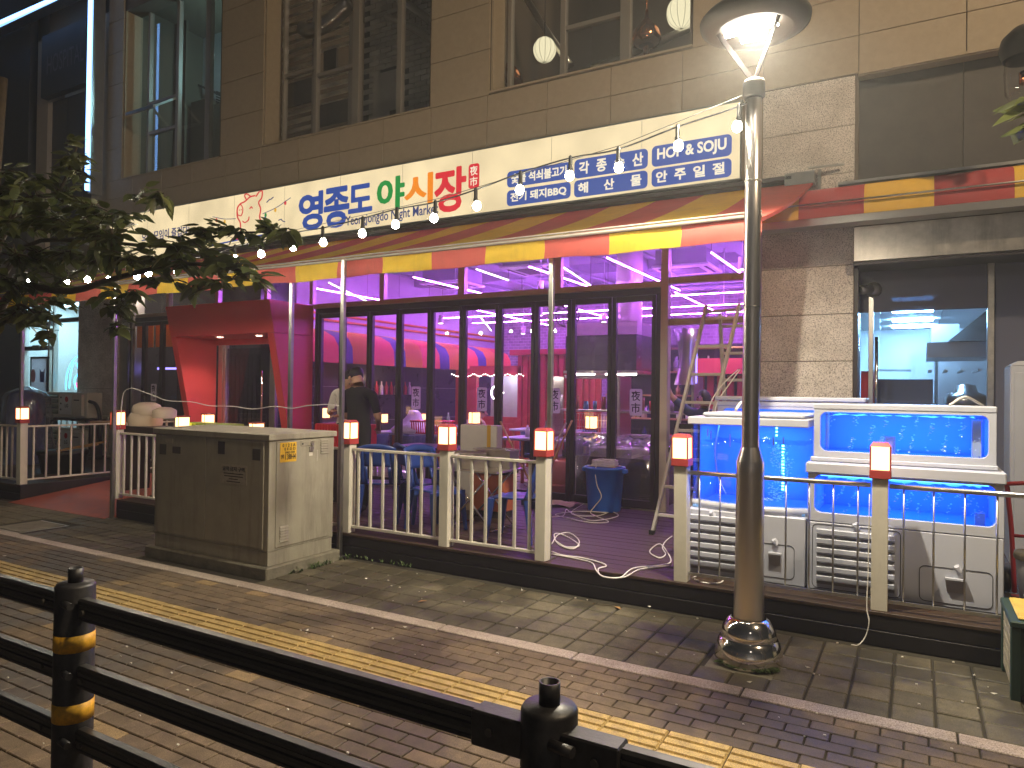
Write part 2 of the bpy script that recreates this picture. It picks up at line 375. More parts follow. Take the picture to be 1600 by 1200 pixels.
def rrect(x0, y0, x1, y1, r, n=5):
    p = []
    for cx, cy, a in ((x1-r, y0+r, -90), (x1-r, y1-r, 0), (x0+r, y1-r, 90), (x0+r, y0+r, 180)):
        for k in range(n+1): t = R(a+90*k/n); p.append((cx+r*math.cos(t), cy+r*math.sin(t)))
    return p
XZ = lambda Y: (lambda u, v, d: (u, Y+d, v))
YZ = lambda X: (lambda u, v, d: (X+d, u, v))
def text(name, s, rect, fn, mat, parent, bold=.0, depth=.003, keep=False, quality=3):
    cu = bpy.data.curves.new(name, 'FONT'); cu.body = s; cu.offset = min(bold, .012); cu.resolution_u = quality; cu.extrude = .5
    o = bpy.data.objects.new(name, cu); C.objects.link(o)
    dg = bpy.context.evaluated_depsgraph_get(); me = bpy.data.meshes.new_from_object(o.evaluated_get(dg))
    bpy.data.objects.remove(o); bpy.data.curves.remove(cu)
    xs = [v.co.x for v in me.vertices]; ys = [v.co.y for v in me.vertices]
    x0, x1, y0, y1 = min(xs), max(xs), min(ys), max(ys); u0, v0, u1, v1 = rect
    sx = (u1-u0)/(x1-x0); sy = (v1-v0)/(y1-y0)
    off = WL.get(parent.name, Vector()) if parent else Vector()
    for v in me.vertices:
        v.co = Vector(fn(u0+(v.co.x-x0)*sx, v0+(v.co.y-y0)*sy, -depth*(v.co.z+.5)))-off
    if bold > .012:          # heavier strokes: shifted copies, each a hair above the last
        bm = bmesh.new(); bm.from_mesh(me); base = bm.verts[:]+bm.edges[:]+bm.faces[:]; e = (bold-.012)
        nrm = (Vector(fn(0, 0, -1))-Vector(fn(0, 0, 0))).normalized(); ux = (Vector(fn(1, 0, 0))-Vector(fn(0, 0, 0))).normalized(); vz = (Vector(fn(0, 1, 0))-Vector(fn(0, 0, 0))).normalized()
        for k in range(8):
            r_ = bmesh.ops.duplicate(bm, geom=base); a = k*math.pi/4
            o_ = ux*(e*sx*math.cos(a))+vz*(e*sy*math.sin(a))+nrm*(.0001*(k+1))
            for g_ in r_['geom']:
                if isinstance(g_, bmesh.types.BMVert): g_.co += o_
        bm.to_mesh(me); bm.free()
    me.name = name; me.materials.clear(); me.materials.append(MT[mat])
    for p in me.polygons: p.material_index = 0
    ob = bpy.data.objects.new(name, me); C.objects.link(ob)
    if parent: ob.parent = parent; WL[ob.name] = off
    return ob
def curve_pts(ps, n=6):     # Catmull-Rom through points
    ps = [Vector(p) for p in ps]; q = [ps[0]*2-ps[1]]+ps+[ps[-1]*2-ps[-2]]; out = []
    for i in range(1, len(q)-2):
        a, b, c, d = q[i-1:i+3]
        for k in range(n):
            t = k/n; out.append(.5*((2*b)+(c-a)*t+(2*a-5*b+4*c-d)*t*t+(3*b-a-3*c+d)*t**3))
    return out+[ps[-1]]
def light(name, kind, loc, power, col, parent=None, size=.1, rot=(0, 0, 0), size_y=None, spot=None):
    d = bpy.data.lights.new(name, kind); d.energy = power; d.color = col
    if kind == 'AREA':
        d.size = size
        if size_y: d.shape = 'RECTANGLE'; d.size_y = size_y
    elif kind in ('POINT', 'SPOT'): d.shadow_soft_size = size
    if spot: d.spot_size = R(spot); d.spot_blend = .6
    o = bpy.data.objects.new(name, d); C.objects.link(o); o.rotation_euler = rot
    if parent is not None: o.parent = parent; o.location = Vector(loc)-WL.get(parent.name, Vector())
    else: o.location = loc
    return o
# ------------------------------------------------------------------ ground, pavement
struct(bx('ground', (-60, -40, -.35), (40, 30, -.16), 'asphalt'))
pav = bx('pavement', (-24, .75, -.15), (8, 5.36, -.010), 'soil'); struct(pav)
struct(bx('roadside_kerb', (-24, .55, -.15), (8, .745, .0), 'kerb_mat', bevel=.01))
BP = .2075
def slabmesh(name, w, d, h, mat, ch=.004):
    b = MB(); a, c = w/2, d/2; x, y = a-ch, c-ch
    b.add([(-a,-c,-h),(a,-c,-h),(a,c,-h),(-a,c,-h),(-a,-c,-ch),(a,-c,-ch),(a,c,-ch),(-a,c,-ch),(-x,-y,0),(x,-y,0),(x,y,0),(-x,y,0)],
          [(0,1,5,4),(1,2,6,5),(2,3,7,6),(3,0,4,7),(4,5,9,8),(5,6,10,9),(6,7,11,10),(7,4,8,11),(8,9,10,11)])
    o = b.build(name, mat); me = o.data; bpy.data.objects.remove(o); return me
def lay(name, cells, me, parent, limit=300):
    cells.sort(key=lambda c: c[0]**2+c[1]**2)          # nearest the viewer first
    for i, (x, y, z, rz, tx, ty) in enumerate(cells[:limit]):
        o = bpy.data.objects.new(name, me); C.objects.link(o); o.parent = parent
        o.location = (x, y, z); o.rotation_euler = (tx, ty, rz)
    rest = cells[limit:]
    if rest:
        b = MB(); vs = [v.co.copy() for v in me.vertices]; fs = [tuple(p.vertices) for p in me.polygons]
        for x, y, z, rz, tx, ty in rest:
            M = Matrix.Translation((x, y, z)) @ Euler((tx, ty, rz)).to_matrix().to_4x4()
            b.add([M @ v for v in vs], fs)
        o = b.build('more_'+name+'s', None, parent); o.data.materials.append(me.materials[0]); o['kind'] = 'stuff'
def inview(x, y): return -2.32 < x/y < .42 if y > 0 else False
jit = lambda: (rnd(-.0015, .0015), rnd(-.005, .005), rnd(-.006, .006), rnd(-.006, .006))
cells = []
row = 0; y = 4.03-.05
while y > .8:
    if not 3.13 < y < 3.46:
        x = -12+(BP/2 if row % 2 else 0)-.08
        while x < 2.2:
            if inview(x-.15, y) or inview(x+.15, y): cells.append((x, y)+jit())
            x += BP
    y -= .098; row += 1
lay('brick', cells, slabmesh('brick', .2, .0915, .02, 'brick_mat'), pav)
cells = []
for i in range(0, 66):
    for k in range(0, 6):
        x = .405-i*BP; y = 4.27+k*.215
        if x > -4.9 and x < 1.9 or x < -6.6:
            if -9.35 < x < -8.7 and 4.2 < y < 4.75: continue
            if abs(x+.9) < .2 and abs(y-4.6) < .2: continue
            if y < 5.3 and (inview(x, y) or inview(x+.2, y)): cells.append((x, y)+jit())
for i in range(1, 7):
    for k in range(6): cells.append((.405+i*BP, 4.27+k*.215)+jit())
lay('paving_slab', cells, slabmesh('paving_slab', .194, .203, .03, 'slab_mat', .006), pav)
# tactile tiles: four long bars on each
b = MB(); b.box((-.148, -.144, -.03), (.148, .144, -.004))
for k in range(4):
    y0 = -.138+k*.0705
    b.add([(-.146,y0,-.004),(.146,y0,-.004),(.146,y0+.057,-.004),(-.146,y0+.057,-.004),(-.142,y0+.005,.005),(.142,y0+.005,.005),(.142,y0+.052,.005),(-.142,y0+.052,.005)],
          [(4,5,6,7),(0,1,5,4),(1,2,6,5),(2,3,7,6),(3,0,4,7)])
o = b.build('tactile_tile', 'tactile_mat'); tm = o.data; bpy.data.objects.remove(o)
lay('tactile_tile', [(-3.5+.3012*i+.195, 3.305)+jit() for i in range(-18, 17)], tm, pav)
me = slabmesh('kerb_stone', 1.01, .125, .08, 'kerb_mat', .005)
lay('kerb_stone', [(.692+1.021*i, 4.098, .004, 0, 0, 0) for i in range(-13, 2)], me, pav)
# square cover left, patch by the lamp
t = thing('manhole_cover', 'flat concrete manhole cover set in the paving at far left', 'manhole cover', (-9.02, 4.45, 0))
bx('lid', (-9.3, 4.2, -.02), (-8.75, 4.7, .004), 'concrete', t, .008); bx('rim', (-9.33, 4.17, -.03), (-8.72, 4.73, -.004), 'galv', t)
struct(bx('lamp_footing', (-1.12, 4.36, -.03), (-.68, 4.83, -.004), 'concrete'))

# ------------------------------------------------------------------ deck and ramp
dk = bx('deck', (-8.74, 5.36, -.1), (4, 8.39, .2), 'fascia_wood'); struct(dk)
dl = bx('side_deck', (-24, 5.36, -.1), (-11.12, 8.39, .2), 'fascia_wood'); struct(dl)
for n, (x0, x1, par) in enumerate(((-8.75, 3.5, dk), (-20, -11.11, dl))):
    y = 5.325
    while y < 8.3:
        bx('deck_board', (x0, y, .201), (x1, y+.139, .224+rnd(-.001, .001)), 'deck_wood', par, .002); y += .1445
    for z0, z1 in ((-.005, .098), (.104, .199)): bx('fascia_board', (x0, 5.33, z0), (x1, 5.358, z1), 'fascia_wood', par, .003)
for x in (-8.765, -11.105):
    bx('ramp_cheek', (x-.012, 5.33, 0), (x+.012, 8.3, .222), 'fascia_wood', dk if x > -10 else dl, .002)
b = MB(); x0, x1 = -11.09, -8.78
b.add([(x0,5.18,.004),(x1,5.18,.004),(x1,7.0,.215),(x0,7.0,.215),(x1,8.4,.215),(x0,8.4,.215),(x0,5.18,-.1),(x1,5.18,-.1),(x1,8.4,-.1),(x0,8.4,-.1)],
      [(0,1,2,3),(3,2,4,5),(0,6,7,1),(1,7,8,4,2),(0,3,5,9,6)])
struct(b.build('entrance_ramp', 'ramp_red'))

# ------------------------------------------------------------------ building
bd = thing('commercial_building', 'brown stone-clad commercial building with dark upper windows above the lit sign', 'building', (-7, 8.4, 0))
def wall(x0, z0, x1, z1, y0=8.43, y1=8.75, m='stone_back'): bx('wall', (x0, y0, z0), (x1, y1, z1), m, bd)
FX = -.57
wall(-14.4, 3.95, FX, 5.8); wall(-14.4, 5.8, -13.88, 10.2); wall(-10.9, 5.8, -9.8, 10.2); wall(-6.25, 5.8, -5.23, 10.2); wall(-2.37, 5.8, FX, 10.2)
wall(FX, 5.1, 4, 10.2); wall(-1.55, 0, -.6, 3.95); wall(-14.4, 9.2, FX, 10.2)
wall(FX, 3.5, 4, 5.1, 8.58, 8.75)
bx('recess_panel', (-.575, 8.54, 3.84), (.385, 8.575, 5.10), 'recess_dark', bd); bx('recess_panel', (.392, 8.54, 3.84), (3.2, 8.575, 5.10), 'recess_dark', bd)
bx('soffit', (-.575, 8.402, 5.085), (3.2, 8.54, 5.11), 'stone_tan', bd)
def panels(xs, zs, mat='stone_tan', y=8.40, g=.004, th=.028):
    for i in range(len(xs)-1):
        for k in range(len(zs)-1):
            e = rnd(-.0015, .0015)
            bx('stone_panel', (xs[i]+g, y+e, zs[k]+g), (xs[i+1]-g, y+th, zs[k+1]-g), mat, bd, .003)
X9 = [-14.4, -13.5, -12.58, -11.67, -10.75, -9.84, -8.93, -8.02, -7.13, -6.23, -5.26, -4.32, -3.41, -2.49, -1.55]
panels(X9, [5.02, 5.43, 5.80]); panels([-1.55, FX], [5.12, 5.53, 5.97, 6.5, 7.1, 7.7, 8.4])
panels(X9, [3.97, 5.02])
for a, c in ((-14.4, -13.88), (-10.9, -9.8), (-6.25, -5.23), (-2.37, -1.55)): panels([a, c], [5.80, 6.45, 7.1, 7.75, 8.4, 9.05, 9.7])
panels([FX, .405, 1.4, 2.4], [5.12, 5.53, 5.97, 6.5, 7.1, 7.7, 8.4])
bx('ledge', (-14.3, 8.36, 4.985), (-1.56, 8.40, 5.02), 'stone_tan', bd, .003)
bx('ledge', (FX, 8.385, 5.10), (3, 8.4, 5.13), 'stone_tan', bd)
# granite pillars
panels([-1.55, -.6], [0, .5, 1.02, 1.52, 2.03, 2.54, 3.065, 3.56, 4.06, 4.57, 5.10], 'granite_mat', 8.385, .003, .04)
bx('pillar_core', (-15.1, 8.34, 0), (-13.8, 8.7, 3.95), 'stone_back', bd)
panels([-15.12, -13.78], [0, .55, 1.05, 1.6, 2.2, 2.72, 3.25, 3.95], 'granite_mat', 8.30, .003, .04)
for z0, z1 in ((0, .55), (.55, 1.05), (1.05, 1.6), (1.6, 2.2), (2.2, 2.72), (2.72, 3.25), (3.25, 3.95)):
    bx('stone_panel', (-13.785, 8.34, z0+.003), (-13.76, 8.7, z1-.003), 'granite_mat', bd, .003)
bx('wall', (-13.76, 8.36, .22), (-13.5, 8.7, 3.95), 'galv', bd)
# upper windows
def window(x0, x1, z0, mull, rails, sash=()):
    w = bx('window', (x0, 8.70, z0), (x1, 8.78, z0+.07), 'frame_dark', bd)
    bx('sill', (x0-.01, 8.385, z0-.02), (x1+.01, 8.70, z0+.006), 'stone_tan', w)
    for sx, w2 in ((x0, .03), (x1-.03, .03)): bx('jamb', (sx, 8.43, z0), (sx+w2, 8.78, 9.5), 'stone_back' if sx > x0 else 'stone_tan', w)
    for mx, mw in mull: bx('mullion', (mx-mw/2, 8.69, z0), (mx+mw/2, 8.78, 9.3), 'mullion_grey', w, .004)
    for a, c, z in rails: bx('rail', (a, 8.695, z-.03), (c, 8.775, z+.03), 'mullion_grey', w, .004)
    ms = sorted([x0]+[q for q, _ in mull]+[x1])
    for i in range(len(ms)-1): bx('pane', (ms[i]+.03, 8.74, z0+.05), (ms[i+1]-.03, 8.745, 9.2), 'glass', w)
    return w
w1 = window(-13.88, -10.93, 5.8, [(-13.5, .06), (-12.58, .08), (-11.67, .14), (-11.05, .05)], [(-13.5, -12.58, 7.35), (-13.5, -12.58, 6.75)])
MB().beam((-13.5, 8.70, 7.3), (-13.5, 8.25, 6.98), .04, .04).beam((-12.62, 8.70, 7.3), (-12.62, 8.25, 6.98), .04, .04).beam((-13.5, 8.25, 6.98), (-12.62, 8.25, 6.98), .05, .05).build('sash', 'galv', w1)
MB().add([(-13.48, 8.69, 7.28), (-12.64, 8.69, 7.28), (-12.64, 8.26, 6.99), (-13.48, 8.26, 6.99)], [(0, 1, 2, 3)]).build('sash_pane', 'glass', w1)
window(-9.8, -6.26, 5.82, [(-9.64, .05), (-8.88, .07), (-7.98, .14), (-7.08, .10)], [(-9.64, -8.88, 7.1), (-8.88, -7.98, 6.95)])
window(-5.22, -2.38, 5.84, [(-5.08, .06), (-4.24, .08), (-3.34, .14)], [(-4.24, -3.34, 6.62), (-5.08, -4.24, 7.3)])
# dark rooms behind the upper windows
rm = thing('upper_rooms', 'dark rooms with louvres and pipes seen through upper windows', 'rooms', (-8, 11, 5.6))
bx('floor', (-14, 8.8, 5.5), (-1, 13.2, 5.7), 'stone_back', rm); bx('ceiling', (-14, 8.8, 9.5), (-1, 13.2, 9.6), 'stone_back', rm)
bx('back_wall', (-14, 13, 5.7), (-1, 13.2, 9.5), 'stone_back', rm)
for x in (-14.1, -10.45, -5.8, -1): bx('side_wall', (x, 8.8, 5.7), (x+.1, 13, 9.5), 'stone_back', rm)
for i in range(22):
    z = 5.85+i*.165
    for x0, x1 in ((-10.3, -9.45), (-9.36, -8.58)):
        if (x0 < -10 and i in (6, 7, 8)) or (x0 > -10 and i in (3, 4, 9, 10)): continue
        MB().add([(x0, 9.22, z), (x1, 9.22, z), (x1, 9.30, z+.11), (x0, 9.30, z+.11), (x0, 9.24, z-.012), (x1, 9.24, z-.012), (x1, 9.32, z+.098), (x0, 9.32, z+.098)],
             [(0,1,2,3),(7,6,5,4),(0,4,5,1),(2,6,7,3)]).build('louvre', 'khaki', rm)
bx('louvre_panel', (-10.3, 9.2, 6.82), (-9.45, 9.25, 7.25), 'recess_dark', rm); bx('louvre_panel', (-9.36, 9.2, 6.32), (-8.58, 9.25, 6.70), 'recess_dark', rm); bx('louvre_panel', (-9.2, 9.2, 7.3), (-8.9, 9.25, 7.65), 'recess_dark', rm)
for x in (-9.45, -8.58): bx('louvre_post', (x, 9.17, 5.7), (x+.09, 9.24, 9.4), 'mullion_grey', rm)
b = MB()
for r_ in range(36):
    for k in range(9):
        x = -8.48+k*.25+(.125 if r_ % 2 else 0); z = 5.72+r_*.092
        if -8.25 < x+.1 < -7.62 and z < 7.15: continue
        b.box((x, 9.45, z), (x+.235, 9.5, z+.08))
b.build('brick_courses', 'brickwhite', rm)['kind'] = 'stuff'
bx('brick_backing', (-8.5, 9.47, 5.7), (-6.1, 9.55, 9.2), 'wall_black', rm)
bx('service_door', (-8.24, 9.43, 5.7), (-7.66, 9.455, 7.12), 'brickwhite', rm); bx('notice', (-7.86, 9.42, 6.3), (-7.70, 9.43, 6.42), 'stone_back', rm)
for pts in ([(-7.75, 9.1, 8.3), (-7.2, 9.15, 7.9), (-6.5, 9.2, 7.3)], [(-7.7, 9.1, 7.85), (-7.1, 9.1, 7.5), (-6.5, 9.15, 7.0)], [(-5.4, 9.6, 7.9), (-4.9, 9.5, 7.1), (-4.5, 9.5, 6.5)], [(-4.2, 9.6, 6.42), (-3.4, 9.6, 6.55), (-2.4, 9.6, 6.75)], [(-4.2, 9.8, 6.26), (-3.3, 9.8, 6.38)]):
    MB().tube(curve_pts(pts, 4), .055, 8).build('pipe', 'duct', rm)
MB().tube(curve_pts([(-9.6, 9.1, 8.1), (-9.3, 9, 7.95), (-8.9, 9.05, 8.05), (-8.5, 9.1, 8.3)], 4), .13, 10).build('pipe', 'duct', rm)
# lit stairwell
bx('light_screen', (-14.0, 9.6, 5.7), (at(290, 100, 9.6).x, 9.65, 9.5), 'stone_back', rm)  # added screen, keeps the stair lamp's light off the left side
p0, p1 = at(293, 165, 10.3), at(356, 40, 10.3)
bx('lit_wall', (p0.x, 10.3, p0.z-.4), (p1.x+.3, 10.35, p1.z+.2), 'room_grey', rm)
MB().beam(at(280, 120, 10.2), at(360, 155, 10.2), .04, .05).build('handrail', 'frame_dark', rm)
for k in range(5): MB().beam(at(338, 143+k*4, 10.1), at(360, 152+k*4, 10.1), .02, .03).build('rail_bar', 'frame_dark', rm)
b = MB()
for px, py in ((292, 165), (322, 160), (345, 168)): q = at(px, py, 10.05); b.box((q.x-.3, 9.9, 5.7), (q.x+.22, 10.2, q.z))
b.build('stacked_boxes', 'stone_back', rm)
light('stair_lamp', 'POINT', at(392, 95, 9.75), 55, (.45, .92, 1), rm, .1)
light('room_lamp', 'POINT', (-8.3, 10.8, 9.1), 38, (1, .82, .6), rm, .1); light('room_lamp', 'POINT', (-3.6, 10.8, 9.1), 28, (1, .85, .6), rm, .1)
# ------------------------------------------------------------------ hanging lanterns and pendants upstairs
def lantern(p, r, lab):
    t = thing('paper_lantern', lab, 'lantern', p, 0, 'upstairs paper lanterns')
    b = MB(); b.ball(p, r, 20, 14, (1, 1, 1.08)); b.build('shade', 'lantern_e', t)
    b = MB()
    for k in range(6): 
        a = k*math.pi/6; b.tube([(p.x+r*1.005*math.sin(q*math.pi/12)*math.cos(a), p.y+r*1.005*math.sin(q*math.pi/12)*math.sin(a), p.z+r*1.085*math.cos(q*math.pi/12)) for q in range(24)], .003, 4, closed=True)
    b.build('ribs', 'khaki', t); MB().cyl(p+Vector((0, 0, r)), p+Vector((0, 0, 2)), .006, 5).build('cord', 'cable_black', t)
lantern(at(851, 78, 9.3), .17, 'round paper lantern glowing at left of the right upper window')
lantern(at(1065, 20, 9.3), .20, 'larger paper lantern cut by mullion at right of upper window')
def pendant(p, lab):
    t = thing('copper_pendant', lab, 'pendant lamp', p, 0, 'copper pendant lamps upstairs')
    MB().lathe([(.02, .32), (.03, .2), (.1, .12), (.18, .02), (.2, -.08), (.17, -.15), (.1, -.17)], p, 20).build('shade', 'copper', t)
    MB().cyl(p+Vector((0, 0, -.3)), p+Vector((0, 0, -.02)), .04, 10).build('tube', 'copper', t)
    MB().cyl(p+Vector((0, 0, .3)), p+Vector((0, 0, 2)), .008, 5).build('cord', 'copper', t)
pendant(at(1010, 52, 9.1), 'round copper pendant lamp in middle of right upper window')
pendant(at(796, 118, 9.1), 'copper pendant lamp half hidden at left edge of right window')
# ------------------------------------------------------------------ neighbour building at far left
nb = thing('hospital_building', 'dark building at far left with faint HOSPITAL board and blue neon edges', 'building', (-17, 8.4, 0))
bx('wall', (-15.0, 8.45, 3.95), (-14.4, 8.8, 12), 'stone_tan', nb); bx('wall', (-17.2, 8.45, 3.95), (-16.75, 8.8, 12), 'stone_tan', nb); bx('wall', (-24, 8.46, 0), (-17.56, 8.9, 12), 'wall_black', nb)
bx('wall', (-17.2, 8.45, 9.35), (-14.4, 8.8, 12), 'stone_back', nb); bx('wall', (-24, 8.45, 3.5), (-15.1, 8.8, 4.6), 'stone_back', nb)
s = bx('name_board', (-16.75, 8.3, 7.95), (-15.05, 8.45, 9.3), 'sign_dark', nb)
text('lettering', 'HOSPITAL', (-16.52, 8.42, -15.1, 8.82), XZ(8.298), 'hosp', nb)
w = bx('window', (-16.75, 8.55, 4.6), (-15.0, 8.6, 7.95), 'frame_dark', nb)
for x0, x1 in ((-16.7, -16.15), (-16.1, -15.5), (-15.45, -15.02)):
    bx('pane', (x0, 8.54, 6.0), (x1, 8.548, 7.9), 'recess_dark', w); bx('pane', (x0, 8.53, 4.65), (x1, 8.54, 5.9), 'dark_void', w)
for px, py in ((90, 103), (88, 128), (105, 124)): MB().ball(at(px, py, 8.48), .09, 12, 8, (1, .5, 1)).build('floodlight', 'galv', nb)
MB().tube([(-14.4, 8.02, 5.55), (-14.4, 8.02, 9.72), (-19.6, 8.02, 9.82)], .042, 10).build('neon_tube', 'neon_blue', nb)
MB().box((-14.44, 8.06, 5.5), (-14.36, 8.3, 9.7)).box((-19.6, 8.06, 9.72), (-14.36, 8.3, 9.82)).build('neon_channel', 'galv', nb)
# lit pet shop under it
ps = thing('pet_shop_front', 'pale blue lit glass shopfront at far left with dog poster', 'shopfront', (-16.4, 8.4, 0))
bx('back_wall', (-17.5, 9.6, .2), (-14.0, 9.7, 3.6), 'paper_in', ps); bx('side_wall', (-17.55, 8.5, .2), (-17.45, 9.6, 3.6), 'paper_in', ps); bx('ceiling', (-17.5, 8.5, 3.5), (-14.6, 9.6, 3.6), 'paper_in', ps); bx('floor', (-17.5, 8.5, .1), (-14.6, 9.6, .2), 'floor_in', ps)
bx('ceiling_light', (-17.2, 8.9, 3.46), (-15.2, 9.1, 3.49), 'shop_led', ps)
light('ceiling_lamp', 'AREA', (-16.2, 9.0, 3.44), 60, (.42, .80, 1), ps, 1.8, size_y=.5)
for x, wd in ((-17.42, .1), (-16.35, .07), (-16.18, .05), (-15.18, .07)): bx('frame_post', (x-wd/2, 8.36, .2), (x+wd/2, 8.46, 3.6), 'alu', ps)
for x0, x1, z in ((-17.4, -16.3, 2.42), (-17.4, -16.3, 2.95), (-16.2, -15.2, 3.0)): bx('frame_rail', (x0, 8.37, z), (x1, 8.45, z+.09), 'frame_dark', ps)
bx('side_wall', (-14.65, 8.5, .2), (-14.55, 9.7, 3.6), 'paper_in', ps); bx('pane', (-17.38, 8.40, .25), (-16.4, 8.405, 3.4), 'glass', ps); bx('pane', (-16.15, 8.40, .25), (-15.2, 8.405, 3.4), 'glass', ps)
bx('exit_sign', (-17.0, 8.35, 2.45), (-16.72, 8.37, 2.53), 'ac_green', ps)
t = thing('pet_poster', 'white dog and cat opening poster in dark frame on glass door', 'poster', (-16.8, 8.33, 1.6))
p, q = at(47, 655, 8.34), at(77, 557, 8.34)
MB().box((p.x, 8.32, p.z), (p.x+.04, 8.345, q.z)).box((q.x-.06, 8.32, p.z), (q.x, 8.345, q.z)).box((p.x+.04, 8.32, q.z-.04), (q.x-.06, 8.345, q.z)).build('frame', 'frame_dark', t); bx('sheet', (p.x+.04, 8.328, p.z+.03), (q.x-.06, 8.332, q.z-.04), 'sticker_film', t)
W_ = q.x-p.x
MB().prism([(p.x+.12+.1*math.cos(a*.5), q.z-.42+.15*math.sin(a*.5)) for a in range(13)], 0, -.004, XZ(8.327)).build('dog_face', 'pink', t)
MB().prism([(p.x+.40, q.z-.56), (p.x+.56, q.z-.56), (p.x+.58, q.z-.26), (p.x+.53, q.z-.33), (p.x+.44, q.z-.33), (p.x+.39, q.z-.26)], 0, -.004, XZ(8.327)).build('cat_face', 'blue_ink', t)
text('wording', '댕냥 마켓 오픈', (p.x+.07, q.z-1.02, q.x-.08, q.z-.8), XZ(8.327), 'red_ink', t, .02)
t = thing('neon_sign', 'round neon dog sign with yellow letters inside pet shop window', 'neon sign', (-15.5, 8.47, 1.8))
c = at(127, 592, 8.5); rr = .58
MB().tube([(c.x+rr*math.cos(R(a)), 8.5, c.z-.12+.62*math.sin(R(a))) for a in range(30, 195, 8)], .014, 6).build('arch_tube', 'neon_cyan', t)
MB().tube(curve_pts([(c.x-.45, 8.5, c.z-.2), (c.x-.4, 8.5, c.z+.1), (c.x-.3, 8.5, c.z+.33), (c.x-.16, 8.5, c.z+.3), (c.x-.12, 8.5, c.z+.12), (c.x-.25, 8.5, c.z-.02), (c.x-.2, 8.5, c.z-.22)], 4), .013, 6).build('dog_tube', 'neon_cyan', t)
MB().tube(curve_pts([(c.x+.02, 8.5, c.z+.3), (c.x-.03, 8.5, c.z+.1), (c.x+.03, 8.5, c.z-.1), (c.x-.02, 8.5, c.z-.28)], 4), .016, 6).build('cat_tube', 'neon_orange', t)
MB().tube([(c.x-.12+.06*math.sin(a)**3*1.1, 8.5, c.z-.13+.06*(math.cos(a)-.35*math.cos(2*a))) for a in [k*.52 for k in range(12)]], .009, 5, closed=True).build('heart_tube', 'neon_pink', t)
text('letter_tubes', '댕냥', (c.x-.52, c.z-.62, c.x-.13, c.z-.32), XZ(8.5), 'neon_yellow', t, .02, .02); text('letter_tubes', '마', (c.x-.1, c.z-.62, c.x+.1, c.z-.32), XZ(8.5), 'neon_cyan', t, .02, .02)

# ------------------------------------------------------------------ the backlit sign
sg = thing('shop_sign', 'long cream backlit shop sign with colourful Korean lettering above awning', 'sign', (-7.6, 8.2, 4.09))
bx('light_face', (-13.9, 8.20, 4.10), (-1.76, 8.23, 4.965), 'sign_face', sg)
MB().box((-13.93, 8.195, 4.966), (-1.735, 8.40, 4.985)).box((-13.93, 8.195, 4.075), (-1.735, 8.40, 4.099)).box((-1.759, 8.195, 4.075), (-1.735, 8.40, 4.985)).box((-13.9, 8.235, 4.1), (-1.76, 8.4, 4.96)).build('casing', 'galv', sg)
for k in range(1, 10): bx('seam', (-13.9+k*1.22-.002, 8.1985, 4.10), (-13.9+k*1.22+.002, 8.2, 4.965), 'galv', sg)
SY = XZ(8.199)
def ink(s, x0, z0, x1, z1, m, bold=.035, nm='letter', y=8.199): return text(nm, s, (x0, z0, x1, z1), XZ(y), m, sg, bold)
for ch, r_, m_ in (('영', (-8.68, 4.2, -8.17, 4.78), 'film_blue'), ('종', (-8.13, 4.18, -7.62, 4.79), 'film_blue'), ('도', (-7.62, 4.36, -7.16, 4.77), 'film_blue'), ('야', (-7.05, 4.33, -6.55, 4.80), 'film_green'), ('시', (-6.53, 4.35, -6.04, 4.77), 'film_orange'), ('장', (-5.99, 4.18, -5.47, 4.78), 'film_red')):
    ink(ch, *r_, m_, .034)
ink('Yeongjongdo Night Market', -7.68, 4.13, -5.93, 4.32, 'film_navy', .012, 'subtitle')
st = MB().prism(rrect(-5.42, 4.45, -5.245, 4.79, .04), 0, -.004, SY).build('stamp', 'film_red', sg)
ink('夜', -5.395, 4.63, -5.27, 4.76, 'film_white', .01, 'stamp_letter', 8.193); ink('市', -5.395, 4.48, -5.27, 4.61, 'film_white', .01, 'stamp_letter', 8.193)
ink('오늘 모임이 즐겁다!', -12.85, 4.40, -11.44, 4.58, 'film_navy', .02, 'slogan')
for x0, z0, x1, z1, tx, u0, u1 in ((-4.80, 4.385, -3.86, 4.60, '숯불 석쇠불고기', -4.73, -3.92), (-4.80, 4.105+.03, -3.86, 4.345, '전기 돼지BBQ', -4.74, -3.92), (-3.81, 4.37, -2.84, 4.61, '각   종   수   산', -3.74, -2.90), (-3.81, 4.13, -2.84, 4.345, '해      산      물', -3.75, -2.92), (-2.79, 4.37, -1.85, 4.62, 'HOF & SOJU', -2.72, -1.91), (-2.79, 4.13, -1.85, 4.345, '안   주   일   절', -2.73, -1.93)):
    MB().prism(rrect(x0, z0, x1, z1, .055), 0, -.004, SY).build('menu_pill', 'film_blue', sg)
    w8 = tx.split() if '   ' in tx else [tx]
    if len(w8) == 1: ink(tx, u0, z0+.045, u1, z1-.04, 'film_white', .03, 'menu_letters', 8.193)
    else:
        for k, ch in enumerate(w8): c8 = u0+.065+(u1-u0-.13)*k/(len(w8)-1); ink(ch, c8-.066, z0+.045, c8+.066, z1-.04, 'film_white', .03, 'menu_letter', 8.193)
def stroke(pts, m_, r=.012, nm='drawing'):
    MB().tube([(x, 8.197, z) for x, z in [(p.x, p.y) for p in curve_pts([Vector((a, c, 0)) for a, c in pts], 5)]], r, 5).build(nm, m_, sg)
